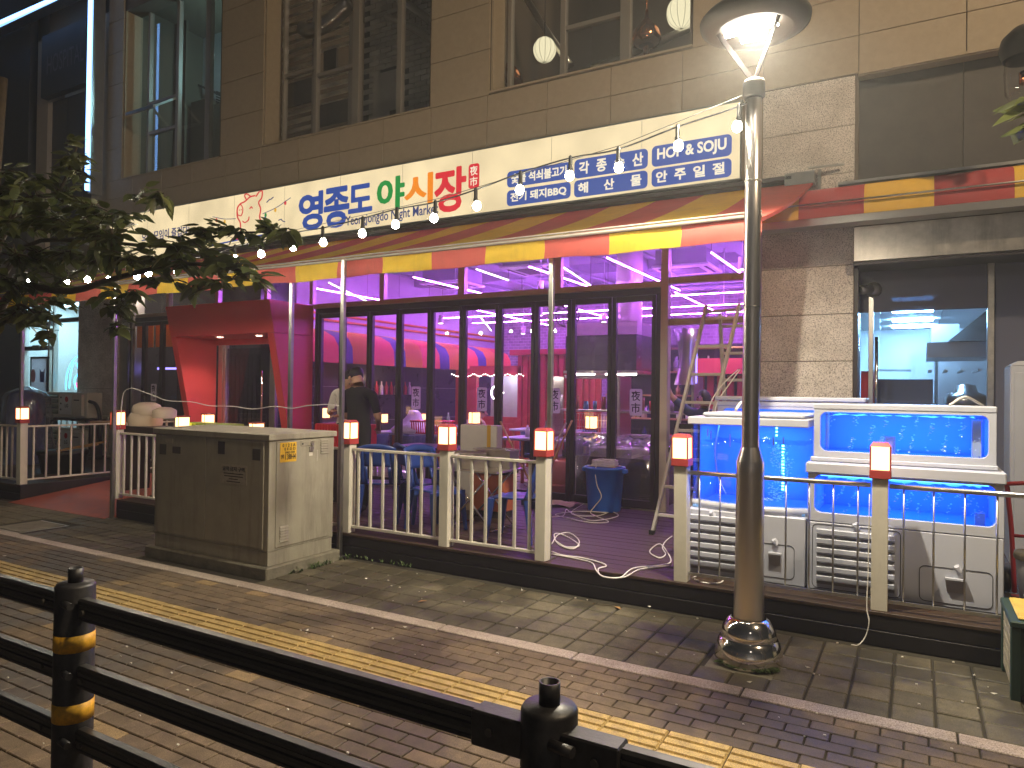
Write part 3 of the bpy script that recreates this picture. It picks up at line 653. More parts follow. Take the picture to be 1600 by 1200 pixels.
# line drawing of a winking pig with bunting, gulls and a quay line
stroke([(-10.06, 4.30), (-10.08, 4.48), (-10.15, 4.58), (-10.16, 4.72), (-10.09, 4.80), (-9.97, 4.83), (-9.85, 4.89), (-9.72, 4.90)], 'film_red')
stroke([(-9.93, 4.85), (-9.98, 4.93), (-9.93, 4.955), (-9.83, 4.90)], 'film_red'); stroke([(-9.70, 4.88), (-9.62, 4.95), (-9.55, 4.95), (-9.56, 4.84), (-9.63, 4.77), (-9.58, 4.66), (-9.60, 4.52), (-9.55, 4.42), (-9.58, 4.30)], 'film_red')
stroke([(-10.15, 4.62), (-10.06, 4.60), (-10.02, 4.70), (-10.08, 4.79), (-10.16, 4.74), (-10.15, 4.62)], 'film_red', .010)
stroke([(-10.02, 4.50), (-9.97, 4.47), (-9.88, 4.50), (-9.86, 4.56)], 'film_red', .010); stroke([(-9.85, 4.69), (-9.81, 4.72), (-9.78, 4.69)], 'film_red', .010)
for x in (-10.11, -10.06): stroke([(x, 4.69), (x, 4.71)], 'film_red', .008)
stroke([(-9.55, 4.30), (-9.50, 4.45), (-9.46, 4.50), (-9.42, 4.30)], 'film_blue'); stroke([(-10.2, 4.22), (-10.08, 4.19), (-9.98, 4.22)], 'film_red', .016); stroke([(-9.55, 4.30), (-9.45, 4.25), (-9.38, 4.30)], 'film_red', .016)
stroke([(-10.83, 4.155), (-9.9, 4.20), (-8.95, 4.235)], 'film_blue', .014)
stroke([(-10.80, 4.66), (-10.5, 4.59), (-10.2, 4.56)], 'film_navy', .006); stroke([(-9.53, 4.57), (-9.2, 4.64), (-8.88, 4.76)], 'film_navy', .006)
for x, z, m_ in ((-10.7, 4.59, 'film_red'), (-10.48, 4.54, 'film_yellow'), (-9.46, 4.54, 'film_green'), (-9.23, 4.60, 'film_yellow'), (-9.0, 4.69, 'film_red')):
    MB().prism([(x+.026*math.cos(a*.628), z+.036*math.sin(a*.628)) for a in range(10)], 0, -.004, SY).build('bunting', m_, sg)
stroke([(-9.44, 4.75), (-9.37, 4.79), (-9.34, 4.79), (-9.28, 4.82)], 'film_navy', .009); stroke([(-9.15, 4.42), (-9.09, 4.43), (-9.06, 4.40), (-9.0, 4.38)], 'film_navy', .009)

# ------------------------------------------------------------------ striped awning
aw = thing('striped_awning', 'red and yellow striped awning stretched below the lit sign', 'awning', (-7.4, 8.3, 4.0))
XE = -1.0; SW = .592; N = 22
def prof(t):   # t 0 wall .. 1 front edge, slight sag
    return (8.34+(5.40-8.34)*t, 4.00+(2.955-4.00)*t-.045*math.sin(math.pi*t))
for i in range(N):
    x1 = XE-SW*i; x0 = x1-SW; m_ = 'awn_red' if i % 2 == 0 else 'awn_yellow'
    b = MB(); T = [k/8 for k in range(9)]; vs = []
    for t_ in T:
        y_, z_ = prof(t_)
        for x in (x0, x1): vs.append((x, y_, z_+.014*math.sin(x*2.3+t_*2)*math.sin(math.pi*t_)))
    vs += [(v[0], v[1]+.001, v[2]-.003) for v in vs]
    n2 = 18
    fs = [(2*k, 2*k+1, 2*k+3, 2*k+2) for k in range(8)]+[(n2+2*k+2, n2+2*k+3, n2+2*k+1, n2+2*k) for k in range(8)]
    b.add(vs, fs, True).build('stripe', m_, aw)
    b = MB(); vs = []
    for k in range(5):
        z_ = 2.955-.165*k/4; bulge = .012*math.sin(math.pi*k/4)
        for q in range(5):
            x = x0+SW*q/4+(.012*math.sin(k*1.2) if 0 < q < 4 else .008*math.sin(k*.9)); vs.append((x, 5.385-bulge+.006*math.sin(x*7+k), z_+(.006*math.sin(x*3.7)+.004*math.sin(x*9.1))*k/4))
    m2 = [(v[0], v[1]+.004, v[2]) for v in vs]
    fs = [(r_*5+c_, r_*5+c_+1, r_*5+c_+6, r_*5+c_+5) for r_ in range(4) for c_ in range(4)]
    b.add(vs, fs, True).add(m2, [f[::-1] for f in fs], True).build('valance', m_, aw)
b = MB(); x = XE+.002
b.add([(x, prof(t_)[0], prof(t_)[1]+.002) for t_ in T]+[(x, prof(t_)[0], prof(t_)[1]-.03) for t_ in T], [(k, k+1, k+10, k+9) for k in range(8)]).build('side_hem', 'awn_red', aw)
MB().cyl((-14.05, 5.365, 2.965), (XE+.01, 5.365, 2.965), .016, 8).cyl((-14.05, 5.36, 2.992), (XE+.01, 5.36, 2.992), .009, 6).build('front_bar', 'bar_grey', aw)
bx('cassette', (-13.95, 8.2, 4.005), (-1.2, 8.39, 4.06), 'frame_dark', aw, .01)
for x in (-1.25, -5, -9, -13): MB().beam((x, 8.3, 3.85), (x, 5.45, 2.9), .035, .05).build('arm', 'galv', aw)
MB().box((-1.28, 8.2, 3.95), (-.98, 8.38, 4.08)).beam((-.94, 8.34, 4.12), (-.94, 8.34, 3.85), .03, .03).beam((-1.05, 8.3, 4.14), (-.7, 8.34, 4.14), .02, .02).build('bracket', 'galv', aw)
# silver posts that carry the front edge
for x, y_, z0, lab in ((-4.95, 5.27, 0, 'slim silver awning post beside the grey cabinet door'), (-8.72, 5.24, 0, 'slim silver awning post at right edge of the red ramp'), (-11.3, 5.42, .224, 'slim awning post behind lamp post left of the ramp'),
                    (-5.86, 5.45, .224, 'slim silver awning post in front of red portal side'), (-2.76, 5.50, .224, 'slim silver awning post behind lamp post left of deck opening'), (-12.9, 8.1, .224, 'slim silver post in front of dark glass left of portal')):
    t = thing('awning_post', lab, 'post', (x, y_, z0), 0, 'slim silver posts under the awning')
    h = 3.5 if y_ > 6 else 2.94
    bx('shaft', (x-.021, y_-.021, z0), (x+.021, y_+.021, h), 'galv', t, .004); bx('foot_plate', (x-.05, y_-.05, z0), (x+.05, y_+.05, z0+.008), 'galv', t)
# narrow rolled awning on the right neighbour
a2 = thing('rolled_awning', 'narrow wine red and gold awning strip above steel beam at right', 'awning', (0, 8.15, 3.5))
xs = [-1.56, -1.12, -.49, .13, .78, 1.42, 2.06, 2.7]
for i in range(7):
    b = MB(); vs = []; pr = [(8.36, 3.89), (8.26, 3.88), (8.14, 3.82), (8.10, 3.71), (8.09, 3.53)]
    for y_, z_ in pr: vs += [(xs[i], y_, z_), (xs[i+1], y_, z_)]
    vs += [(v[0], v[1]+.004, v[2]-.003) for v in vs]
    b.add(vs, [(2*k, 2*k+1, 2*k+3, 2*k+2) for k in range(4)]+[(10+2*k+2, 10+2*k+3, 10+2*k+1, 10+2*k) for k in range(4)], True).build('stripe', 'awn_gold' if i % 2 == 0 else 'awn_wine', a2)
bx('beam', (-1.56, 8.05, 3.445), (2.8, 8.28, 3.525), 'steel', a2, .004); MB().cyl((-1.56, 8.07, 3.68), (2.8, 8.07, 3.68), .010, 6).build('rod', 'galv', a2)
MB().box((-.75, 8.25, 3.90), (2.8, 8.39, 3.93)).build('cover', 'galv', a2)

# ------------------------------------------------------------------ glass shopfront
sf = thing('glass_shopfront', 'tall folding-glass shopfront with dark frames lit purple from inside', 'shopfront', (-6, 8.4, .22))
ML = [-8.38, -7.885, -7.315, -6.745, -6.165, -5.605, -5.01, -4.445, -3.91, -3.345, -2.77]
def door(x0, x1, z1=2.86, decal=False, zs=.235):
    d = MB(); fw = .052
    d.box((x0, 8.37, zs), (x0+fw, 8.43, z1)).box((x1-fw, 8.37, zs), (x1, 8.43, z1)).box((x0+fw, 8.372, z1-.07), (x1-fw, 8.428, z1)).box((x0+fw, 8.372, zs), (x1-fw, 8.428, zs+.10))
    f = d.build('folding_door', 'frame_dark', sf, .003)
    bx('pane', (x0+fw, 8.40, zs+.10), (x1-fw, 8.406, z1-.07), 'glass', f)
    bx('hinge', (x1-.02, 8.345, 1.55), (x1+.01, 8.37, 1.68), 'frame_dark', f)
    if decal:
        c = (x0+x1)/2+.03
        s_ = MB().prism(rrect(c-.082, 1.375, c+.082, 1.708, .025), 0, -.003, XZ(8.397)).build('sticker', 'sticker_film', f)
        for ch, z in (('夜', 1.56), ('市', 1.41)): text('sticker_letter', ch, (c-.058, z, c+.058, z+.125), XZ(8.393), 'ink', f, .008, .002)
for i in range(len(ML)-1): door(ML[i]+.004, ML[i+1]-.004, decal=i in (3, 5, 7, 9))
bx('door_frame', (-8.45, 8.36, .225), (-8.385, 8.44, 2.93), 'frame_dark', sf); bx('door_frame', (-2.766, 8.36, .225), (-2.70, 8.44, 2.93), 'frame_dark', sf)
bx('door_head', (-8.45, 8.355, 2.864), (-2.70, 8.445, 2.945), 'frame_dark', sf, .004)
LL = [-13.45, -13.0, -12.45, -11.9, -11.35, -10.95]
for i in range(5): door(LL[i]+.004, LL[i+1]-.004, 2.9, i in (1,))
bx('door_head', (-13.5, 8.355, 2.905), (-10.9, 8.445, 2.985), 'frame_dark', sf)
bx('transom_bar', (-13.5, 8.34, 2.99), (-10.2, 8.44, 3.05), 'steel_satin', sf); bx('transom_bar', (-8.5, 8.34, 2.948), (-2.62, 8.44, 3.02), 'steel_satin', sf, .003)
for x, wd in ((-13.45, .07), (-12.25, .08), (-10.85, .08), (-9.6, .07), (-8.54, .07), (-7.07, .09), (-5.62, .11), (-4.1, .09)): bx('transom_post', (x-wd/2, 8.345, 3.02), (x+wd/2, 8.435, 3.95), 'steel_satin', sf, .003)
bx('corner_post', (-2.70, 8.32, .225), (-2.61, 8.45, 3.95), 'steel_satin', sf, .004); bx('corner_post', (-1.66, 8.34, .225), (-1.56, 8.44, 3.95), 'steel_satin', sf)
for z in (2.48, 2.98): bx('transom_bar', (-2.61, 8.35, z), (-1.66, 8.43, z+.075), 'steel_brushed', sf)
q = [-13.45, -12.25, -10.85, -9.6, -8.54, -7.07, -5.62, -4.1, -2.66]
for i in range(8): bx('transom_pane', (q[i]+.05, 8.39, 3.03), (q[i+1]-.05, 8.395, 3.95), 'glass', sf)
for z0, z1 in ((.24, 2.48), (2.56, 2.98), (3.06, 3.95)): bx('side_pane', (-2.61, 8.39, z0), (-1.66, 8.395, z1), 'glass', sf)
bx('threshold', (-8.45, 8.35, .224), (-2.62, 8.45, .238), 'steel', sf)
bx('lintel', (-13.5, 8.40, 3.952), (-1.56, 8.7, 3.99), 'frame_dark', sf)

# ------------------------------------------------------------------ red entrance portal, front edges raked
po = thing('entrance_portal', 'red box entrance portal with raked front and two downlights', 'portal', (-9.7, 8.0, .22))
def rake(z): return 7.45+(2.99-z)*.21
def leg(x0, x1, z0, z1, nm):
    b = MB(); b.add([(x0, rake(z0), z0), (x1, rake(z0), z0), (x1, 8.36, z0), (x0, 8.36, z0), (x0, rake(z1), z1), (x1, rake(z1), z1), (x1, 8.36, z1), (x0, 8.36, z1)], [(0,3,2,1),(4,5,6,7),(0,1,5,4),(1,2,6,5),(2,3,7,6),(3,0,4,7)])
    return b.build(nm, 'portal_red', po, .006)
leg(-10.98, -10.84, .216, 2.50, 'side_panel'); leg(-8.64, -8.49, .216, 2.50, 'side_panel'); hd = leg(-10.985, -8.485, 2.503, 3.0, 'head_box')
for px, py in ((344, 525), (405, 522)):
    c = at(px, py, 7.85)
    MB().lathe([(.085, 0), (.085, -.012), (.06, -.014)], (c.x, 7.85, 2.502), 16).build('downlight_ring', 'steel', hd)
    MB().lathe([(.06, -.010), (.001, -.012)], (c.x, 7.85, 2.502), 16).build('downlight', 'downlight', hd)
    light('downlight_beam', 'SPOT', (c.x, 7.85, 2.47), 30, (1, .8, .62), po, .04, (0, 0, 0), spot=130)
bx('door_sill', (-10.84, 8.34, .22), (-8.64, 8.36, .24), 'steel', po); bx('door_header', (-10.84, 8.33, 2.40), (-8.64, 8.37, 2.50), 'portal_red', po)
for x, wd in ((-10.72, .12), (-10.58, .05), (-9.42, .13)): bx('door_post', (x, 8.30, .22), (x+wd, 8.38, 2.40), 'steel', po, .004)
dr = bx('entrance_door', (-10.52, 8.33, .24), (-9.44, 8.342, 2.34), 'glass_dark', po); MB().cyl((-9.55, 8.26, .9), (-9.55, 8.26, 1.95), .016, 8).build('handle', 'chrome', dr)
bx('side_light', (-9.28, 8.33, .24), (-8.66, 8.342, 2.40), 'glass_dark', po)
# ------------------------------------------------------------------ purple restaurant interior
ri = thing('restaurant_interior', 'restaurant interior washed purple by neon tubes behind the glass', 'room', (-6, 12, .2))
bx('floor', (-10.3, 8.46, .1), (-1.58, 17, .2), 'floor_in', ri); bx('ceiling', (-14, 8.5, 4.25), (-1.58, 17, 4.35), 'ceil_grey', ri)
bx('back_wall', (-10.3, 17, .2), (-1.58, 17.15, 4.25), 'room_brick', ri); bx('right_wall', (-1.68, 8.7, .2), (-1.58, 17, 4.25), 'room_grey', ri)
bx('left_wall', (-10.35, 9.6, 2.6), (-10.2, 17, 4.25), 'room_grey', ri); bx('stall_wall', (-10.35, 8.9, .2), (-10.0, 17, 2.6), 'dark_tile', ri)
for x in (-9.2, -7.0, -4.8, -2.6): bx('ceiling_beam', (x, 8.55, 3.98), (x+.25, 17, 4.25), 'ceil_grey', ri)
for y_ in (10.4, 13.2, 15.6): bx('ceiling_beam', (-10.2, y_, 4.05), (-1.7, y_+.22, 4.25), 'ceil_grey', ri)
for x0, y_, x1, z in ((-10, 9.6, -2, 3.75), (-10, 12.9, -2, 3.7), (-9, 14.6, -2, 3.85)): MB().cyl((x0, y_, z), (x1, y_, z), .05, 8).build('pipe', 'ceil_grey', ri)
for z in (1.0, 1.7, 2.35): bx('tile_joint', (-9.999, 8.9, z), (-9.994, 17, z+.008), 'room_grey', ri)
bx('waiting_room', (-13.6, 10.8, .2), (-10.4, 11, 4.25), 'dark_tile', ri); bx('floor', (-13.6, 8.46, .1), (-10.31, 11, .2), 'floor_in', ri)
for k in range(5): 
    x = -13.45+k*.6; bx('banner', (x, 8.52, 2.42), (x+.52, 8.53, 2.86), 'can_orange', ri)
for k in range(44): x = -13.5+k*.07; MB().box((x, 10.77, .3), (x+.02, 10.8, 2.4)).build('wall_batten', 'frame_dark', ri) if k % 2 == 0 else None
bx('side_wall', (-13.75, 8.5, .2), (-13.65, 11, 4.25), 'dark_tile', ri); bx('side_wall', (-10.42, 8.9, .2), (-10.36, 11, 4.25), 'dark_tile', ri); bx('blue_strip', (-13.35, 8.9, 2.0), (-12.7, 8.92, 2.04), 'violet_edge', ri)
light('banner_fill', 'AREA', (-12.4, 9.1, 3.7), 30, (1, .8, .65), ri, .2)  # added fill light without a fitting, brightens the banners
# tubes
def tube_row(label, mat, segs, grp):
    for i, (p, q) in enumerate(segs):
        t = thing('neon_tube', label(i, p, q), 'tube light', ((p[0]+q[0])/2, (p[1]+q[1])/2, p[2]), 0, grp)
        MB().cyl(p, q, .0055, 6).build('tube', mat, t); MB().beam((p[0], p[1], p[2]+.018), (q[0], q[1], q[2]+.018), .012, .008).build('tube_holder', 'ceil_grey', t)
        for e in (p, q): MB().cyl((e[0], e[1], e[2]+.03), (e[0], e[1], 4.25), .004, 4).build('hanger', 'cable_black', t)
ORD = ['first', 'second', 'third', 'fourth', 'fifth', 'sixth', 'seventh']
Z = 3.4; segs = []
for x, a, c in ((-2.22, 8.8, 12.0), (-3.5, 8.55, 11.8), (-4.72, 8.7, 11.6), (-6.78, 8.75, 12.2), (-9.1, 8.9, 12.3)): segs.append(((x, a, Z), (x, c, Z)))
tube_row(lambda i, p, q: ORD[i]+' from the right of purple tubes running away from the glass', 'tube_purple', segs, 'purple ceiling tubes running inwards')
segs = [((-10, y_, Z), (-1.9, y_, Z)) for y_ in (12.4, 14.05, 15.4)]
tube_row(lambda i, p, q: ['nearest', 'middle', 'farthest'][i]+' of the long purple tubes crossing the room', 'tube_purple', segs, 'purple ceiling tubes crossing the room')
segs = [((-3.64, 12.0, Z), (-3.75, 16.6, Z)), ((-6.2, 12.8, Z), (-6.3, 16.6, Z)), ((-8.3, 12.9, Z), (-8.4, 16.6, Z)), ((-2.3, 12.9, Z), (-2.4, 16.6, Z))]
tube_row(lambda i, p, q: ORD[i]+' of the far purple tubes near the back wall', 'tube_purple', segs, 'far purple tubes')
segs = [((-8.5, 8.7, 3.42), (-9.6, 10.9, 3.42)), ((-4.36, 9.05, 3.42), (-4.7, 10.8, 3.42)), ((-5.66, 8.8, 3.45), (-5.75, 9.9, 3.45)), ((-8.8, 13.9, 3.36), (-10.1, 16.5, 3.3))]
tube_row(lambda i, p, q: ['white tube light slanting behind the third left transom', 'white tube light behind transom near the spiral duct', 'short white tube behind middle transom post', 'far white tube slanting above the inner canopy'][i], 'tube_white', segs, None)
for i, (x, y_, z) in enumerate(((-1.95, 9.3, 3.25), (-4.9, 9.4, 3.15), (-7.2, 10.5, 3.1), (-6.0, 11.5, 3.05), (-8.0, 11.2, 2.95), (-5.2, 12.6, 3.0), (-3.0, 12.8, 3.0), (-7.4, 13.4, 2.9))):
    t = thing('ceiling_spot', ['white spot lamp shining behind the right transom', 'white spot lamp near post left of the duct', 'spot lamp above third folding door', 'spot lamp above fifth folding door', 'spot lamp above inner canopy end', 'spot lamp left of the far duct', 'spot lamp behind the ladder top', 'small far spot lamp above inner canopy'][i], 'spot lamp', (x, y_, z), 0, 'ceiling spot lamps')
    MB().cyl((x, y_, z), (x, y_, z+.16), .05, 12).build('can', 'paper_in', t); MB().lathe([(.045, -.003), (.001, -.006)], (x, y_, z), 12).build('lens', 'spot_e', t); light('spot_beam', 'SPOT', (x, y_, z-.02), 55, (1, .88, .80), t, .04, (0, 0, 0), spot=120); MB().cyl((x, y_, z+.16), (x, y_, 4.25), .006, 4).build('stem', 'paper_in', t)
# inner striped canopy along the left stall
cn = thing('stall_canopy', 'curved red navy and orange canopy along inner left stall', 'canopy', (-9.4, 12, 2.3))
CP = [(-10.0, 2.78), (-9.6, 2.76), (-9.25, 2.70), (-9.0, 2.58), (-8.9, 2.42), (-8.88, 2.20), (-8.88, 2.12)]
y_ = 8.75; k = 0
while y_ < 15.4:
    wd = (.62, .36, .55)[k % 3]; b = MB(); vs = []
    for x, z in CP: vs += [(x, y_, z), (x, y_+wd-.004, z)]
    b.add(vs, [(2*j, 2*j+1, 2*j+3, 2*j+2) for j in range(6)], True)
    b.add([(v[0]-.004, v[1], v[2]-.004) for v in vs], [(2*j+2, 2*j+3, 2*j+1, 2*j) for j in range(6)], True)
    b.build('stripe', ('can_red', 'can_navy', 'can_orange')[(k*1) % 3], cn); y_ += wd; k += 1
light('canopy_lamp', 'AREA', (-9.6, 11.8, 3.0), 9, (1, .72, .5), cn, .05, size_y=6)
for z0 in (3.0, 3.12): bx('trim_rail', (-10.19, 9.6, z0), (-10.14, 17, z0+.04), 'can_orange', ri)
# red slatted hut at the back
ht = thing('red_hut', 'red slatted wooden hut with serving window at back of restaurant', 'hut', (-6, 13.2, .2))
bx('wall', (-9.0, 13.2, .2), (-8.45, 13.3, 2.15), 'hut_red', ht); bx('lintel', (-8.6, 13.15, 1.98), (-7.3, 13.3, 2.2), 'hut_red', ht)
bx('lit_room', (-8.5, 13.9, .2), (-7.2, 14, 2.2), 'room_grey', ht); light('room_lamp', 'POINT', (-7.9, 13.6, 2.08), 12, (.7, .85, 1), ht, .1)
bx('counter_front', (-8.45, 13.2, .2), (-7.4, 13.3, 1.1), 'hut_red', ht)
for k in range(13):
    x = -7.38+k*.14
    bx('slat', (x, 13.15, .2), (x+.10, 13.2, 2.42), 'hut_red', ht, .004)
bx('back_board', (-7.4, 13.2, .2), (-5.5, 13.26, 2.42), 'hut_red', ht); bx('cornice', (-7.55, 13.08, 2.42), (-5.4, 13.3, 2.54), 'hut_red', ht, .01)
for k in range(10): x = -3.55+k*.18; bx('slat', (x, 13.15, .2), (x+.12, 13.2, 2.0), 'hut_red', ht, .004)
bx('awning_board', (-3.6, 12.9, 2.02), (-1.75, 13.2, 2.3), 'portal_red', ht)
MB().tube([(-7.85+.16*math.cos(a*.35), 13.12, 1.62+.16*math.sin(a*.35)) for a in range(2, 17)], .012, 5).tube([(-7.85, 13.12, 1.62), (-7.7, 13.12, 1.62)], .012, 5).build('ring_neon', 'tube_white', ht)
b = MB(); 
for k in range(34): b.ball((-9.0+k*.055, 13.05, 2.02-.05*math.sin(k*.6)**2), .010, 5, 3)
b.build('fairy_lights', 'tube_white', ht)['kind'] = 'stuff'
# steel extractor hood, duct and kitchen pass
hh = thing('extractor_hood', 'large dark extractor hood with spiral steel duct behind folding doors', 'hood', (-4.3, 10.5, 2))
bx('canopy', (-4.95, 10.4, 2.0), (-3.75, 11.4, 2.56), 'hood_dark', hh); bx('top_panel', (-4.95, 10.41, 2.565), (-3.75, 11.4, 2.76), 'khaki', hh); bx('lip', (-4.98, 10.38, 1.96), (-3.72, 11.42, 2.0), 'steel', hh)
b = MB(); pr = []
for k in range(27): z = 2.76+k*.055; pr += [(.20, z), (.212, z+.028)]
b.lathe(pr, (-3.95, 10.6, 0), 20).build('duct', 'steel_satin', hh); bx('strip_lamp', (-4.3, 10.5, 1.93), (-3.8, 10.56, 1.955), 'tube_white', hh); bx('strip_lamp', (-4.9, 10.5, 1.93), (-4.5, 10.56, 1.955), 'tube_white', hh)
light('hood_lamp', 'AREA', (-4.3, 10.7, 1.9), 14, (1, .93, .85), hh, 1, size_y=.3)
kp = thing('kitchen_shelves', 'steel kitchen shelves and wire racks under the hood', 'shelves', (-4, 10.2, .2))
for z in (1.36, 1.0, .62): bx('shelf', (-5.0, 9.9, z), (-2.7, 10.35, z+.03), 'steel', kp)
for x in (-5.0, -3.85, -2.75): bx('upright', (x, 9.88, .2), (x+.04, 10.36, 1.9), 'steel', kp)
bx('top_case', (-4.75, 9.95, 1.87), (-3.9, 10.3, 1.92), 'steel', kp); bx('glass_guard', (-4.72, 9.93, 1.42), (-3.9, 9.938, 1.87), 'glass', kp)
b = MB()
for k in range(22): x = -4.9+k*.045; b.box((x, 9.95, 1.03), (x+.006, 9.956, 1.33))
for z in (1.03, 1.13, 1.23, 1.33): b.box((-4.9, 9.95, z), (-3.9, 9.956, z+.006))
b.build('wire_rack', 'steel', kp)
for k in range(14):
    x = -4.9+k*.15; h = rnd(.06, .22); MB().lathe([(.001, 0), (rnd(.03, .05), 0), (rnd(.03, .05), h), (.001, h)], (x, 10.1, 1.395), 10).build('jar', random.choice(['paper_in', 'steel', 'hut_red', 'tank_blue', 'wood']), kp)
for k in range(9): x = -4.8+k*.23; bx('box', (x, 10.0, .655), (x+rnd(.1, .2), 10.25, .655+rnd(.08, .26)), random.choice(['cardboard', 'paper_in', 'steel', 'ac_green']), kp)
bx('sneeze_panel', (-3.35, 9.5, 2.0), (-2.78, 9.52, 2.7), 'bag_clear', kp)
t = thing('flared_duct', 'flared lilac metal column beside the ladder behind the glass', 'column', (-2.75, 9.6, 1.6))
MB().lathe([(.17, 1.78), (.13, 1.95), (.11, 2.15), (.13, 2.35), (.19, 2.55), (.001, 2.56)], (-2.78, 9.75, 0), 20).build('flare', 'duct', t); bx('edge_light', (-2.62, 9.6, 1.8), (-2.6, 9.62, 2.4), 'violet_edge', t)
# bundled plastic sheet over a grill, seen low through the right doors
t = thing('covered_grill', 'grill under a crumpled clear plastic sheet behind the blue tub', 'grill', (-3.6, 9.3, .2))
bx('body', (-4.1, 9.0, .2), (-2.8, 9.6, .78), 'hood_dark', t); bx('lid', (-3.9, 9.0, .78), (-3.3, 9.5, .9), 'khaki', t)
b = MB(); n = 22; m_ = 10; vs = []
for i in range(n):
    for j in range(m_):
        x = -4.2+1.55*i/(n-1); v_ = j/(m_-1); y_ = 9.62-.72*v_; z = 1.0+.06*math.sin(i*1.1)*math.cos(j*.9)+rnd(-.02, .02)-(max(0, v_-.8)*1.6*(1+.6*math.sin(i*.8)))
        vs.append((x, y_-.05*max(0, v_-.8), z))
b.add(vs, [(i*m_+j, (i+1)*m_+j, (i+1)*m_+j+1, i*m_+j+1) for i in range(n-1) for j in range(m_-1)], True).build('plastic_sheet', 'bag_clear', t)
# tables with glowing lamps
def table(x, y_, lab, w=1.2, d=.7, h=.72):
    t = thing('dining_table', lab, 'table', (x, y_, .2), 0, 'dining tables inside')
    bx('top', (x-w/2, y_-d/2, .2+h), (x+w/2, y_+d/2, .24+h), 'table_top', t, .008)
    for sx in (-1, 1):
        for sy in (-1, 1): bx('leg', (x+sx*(w/2-.06)-.02, y_+sy*(d/2-.06)-.02, .2), (x+sx*(w/2-.06)+.02, y_+sy*(d/2-.06)+.02, .2+h), 'orange_brown', t)
table(-7.2, 9.4, 'purple-lit table behind the man in black', 1.5); table(-5.0, 9.6, 'table behind the white foam box', 1.0); table(-8.0, 11.6, 'table in the middle of the room behind man', 1.2); table(-6.0, 11.8, 'far table under the canopy lights', 1.2)
def glow(x, y_, z, lab, nm='table_lamp', s=.075):
    t = thing(nm, lab, 'lamp', (x, y_, z), 0, 'small glowing lantern lamps')
    bx('base', (x-s, y_-s, z), (x+s, y_+s, z+.03), 'red_lamp', t); bx('glass_box', (x-s*.85, y_-s*.85, z+.03), (x+s*.85, y_+s*.85, z+.2), 'lamp_e', t); bx('cap', (x-s, y_-s, z+.2), (x+s, y_+s, z+.22), 'red_lamp', t)
    for sx in (-1, 1): bx('bar', (x+sx*.002-.004, y_-s*.88, z+.03), (x+sx*.002+.004, y_-s*.86, z+.2), 'red_lamp', t)
for px, py, Y, lab in ((599, 662, 11.6, 'glowing lamp on table right of the man in black'), (658, 662, 11.8, 'glowing lamp right of red basket inside'), (741, 664, 9.6, 'glowing lamp above the white foam box'), (924, 672, 9.7, 'glowing lamp on shelf above the blue tub'), (507, 655, 9.5, 'glowing lamp behind left folding door')):
    p = at(px, py, Y); glow(p.x, Y, p.z, lab)
t = thing('plastic_bag', 'white plastic bag slumped on table behind black shirt', 'bag', (-7.25, 9.2, .96))
b = MB(); b.lathe([(.34, 0), (.36, .05), (.25, .14), (.16, .22), (.12, .3), (.07, .36), (.001, .37)], (-7.2, 9.35, .96), 18)
b.v = [(x+.02*math.sin(z*40+x*30), y_+.02*math.cos(x*25), z) for x, y_, z in b.v]; b.build('bag', 'bag', t)
t = thing('red_basket', 'red plastic basket on the table behind folding door', 'basket', (-6.8, 9.25, .96))
b = MB(); b.box((-7.02, 9.1, .96), (-6.5, 9.45, .98))
for k in range(13):
    x = -7.03+k*.044; b.beam((x, 9.1, .97), (x-.003, 9.08, 1.16), .02, .008).beam((x, 9.45, .97), (x, 9.47, 1.16), .02, .008)
b.build('slats', 'basket_red', t); MB().tube([(-7.05, 9.07, 1.16), (-6.47, 9.07, 1.16), (-6.47, 9.48, 1.16), (-7.05, 9.48, 1.16)], .012, 6, closed=True).build('rim', 'basket_red', t)
for x, y_, lab in ((-8.6, 9.4, 'orange bench seat behind the left doors'), (-5.6, 9.2, 'orange stool behind the middle doors'), (-4.5, 9.3, 'orange stool left of the broom handle')):
    t = thing('orange_stool', lab, 'stool', (x, y_, .2), 0, 'orange plastic stools inside')
    MB().lathe([(.001, .48), (.17, .48), (.19, .45), (.2, .30), (.23, .0), (.21, 0)], (x, y_, .2), 16).build('seat', 'orange_brown', t, .0); MB().lathe([(.215, .1), (.222, .1), (.222, .14), (.21, .14)], (x, y_, .2), 16).build('band', 'orange_brown', t)
t = thing('bottle_rack', 'wall shelf of red-lit bottles on the dark stall wall', 'bottle rack', (-9.9, 11.5, 1.6))
bx('shelf', (-9.98, 10.6, 1.52), (-9.8, 12.9, 1.55), 'frame_dark', t)
for k in range(13): MB().lathe([(.04, 0), (.04, .17), (.015, .22), (.015, .28)], (-9.88, 10.75+k*.16, 1.55), 8).build('bottle', 'hut_red' if k % 3 else 'paper_in', t)
light('shelf_lamp', 'POINT', (-9.75, 11.5, 1.9), 2, (1, .6, .4), t, .05)
t = thing('mesh_pendant', 'dark mesh ball pendant hanging over back of room', 'pendant lamp', (-5.4, 11.4, 3.05))
b = MB()
for k in range(8): a = k*math.pi/8; b.tube([(-5.4+.22*math.sin(q*math.pi/8)*math.cos(a), 11.4+.22*math.sin(q*math.pi/8)*math.sin(a), 3.02+.22*math.cos(q*math.pi/8)) for q in range(16)], .006, 4, closed=True)
for k in range(5): z = -.16+k*.08; r_ = math.sqrt(.22**2-z*z); b.tube([(-5.4+r_*math.cos(q*.524), 11.4+r_*math.sin(q*.524), 3.02+z) for q in range(12)], .006, 4, closed=True)
b.build('mesh_shade', 'frame_dark', t); MB().cyl((-5.4, 11.4, 3.24), (-5.4, 11.4, 4.25), .006, 4).build('cord', 'cable_black', t)

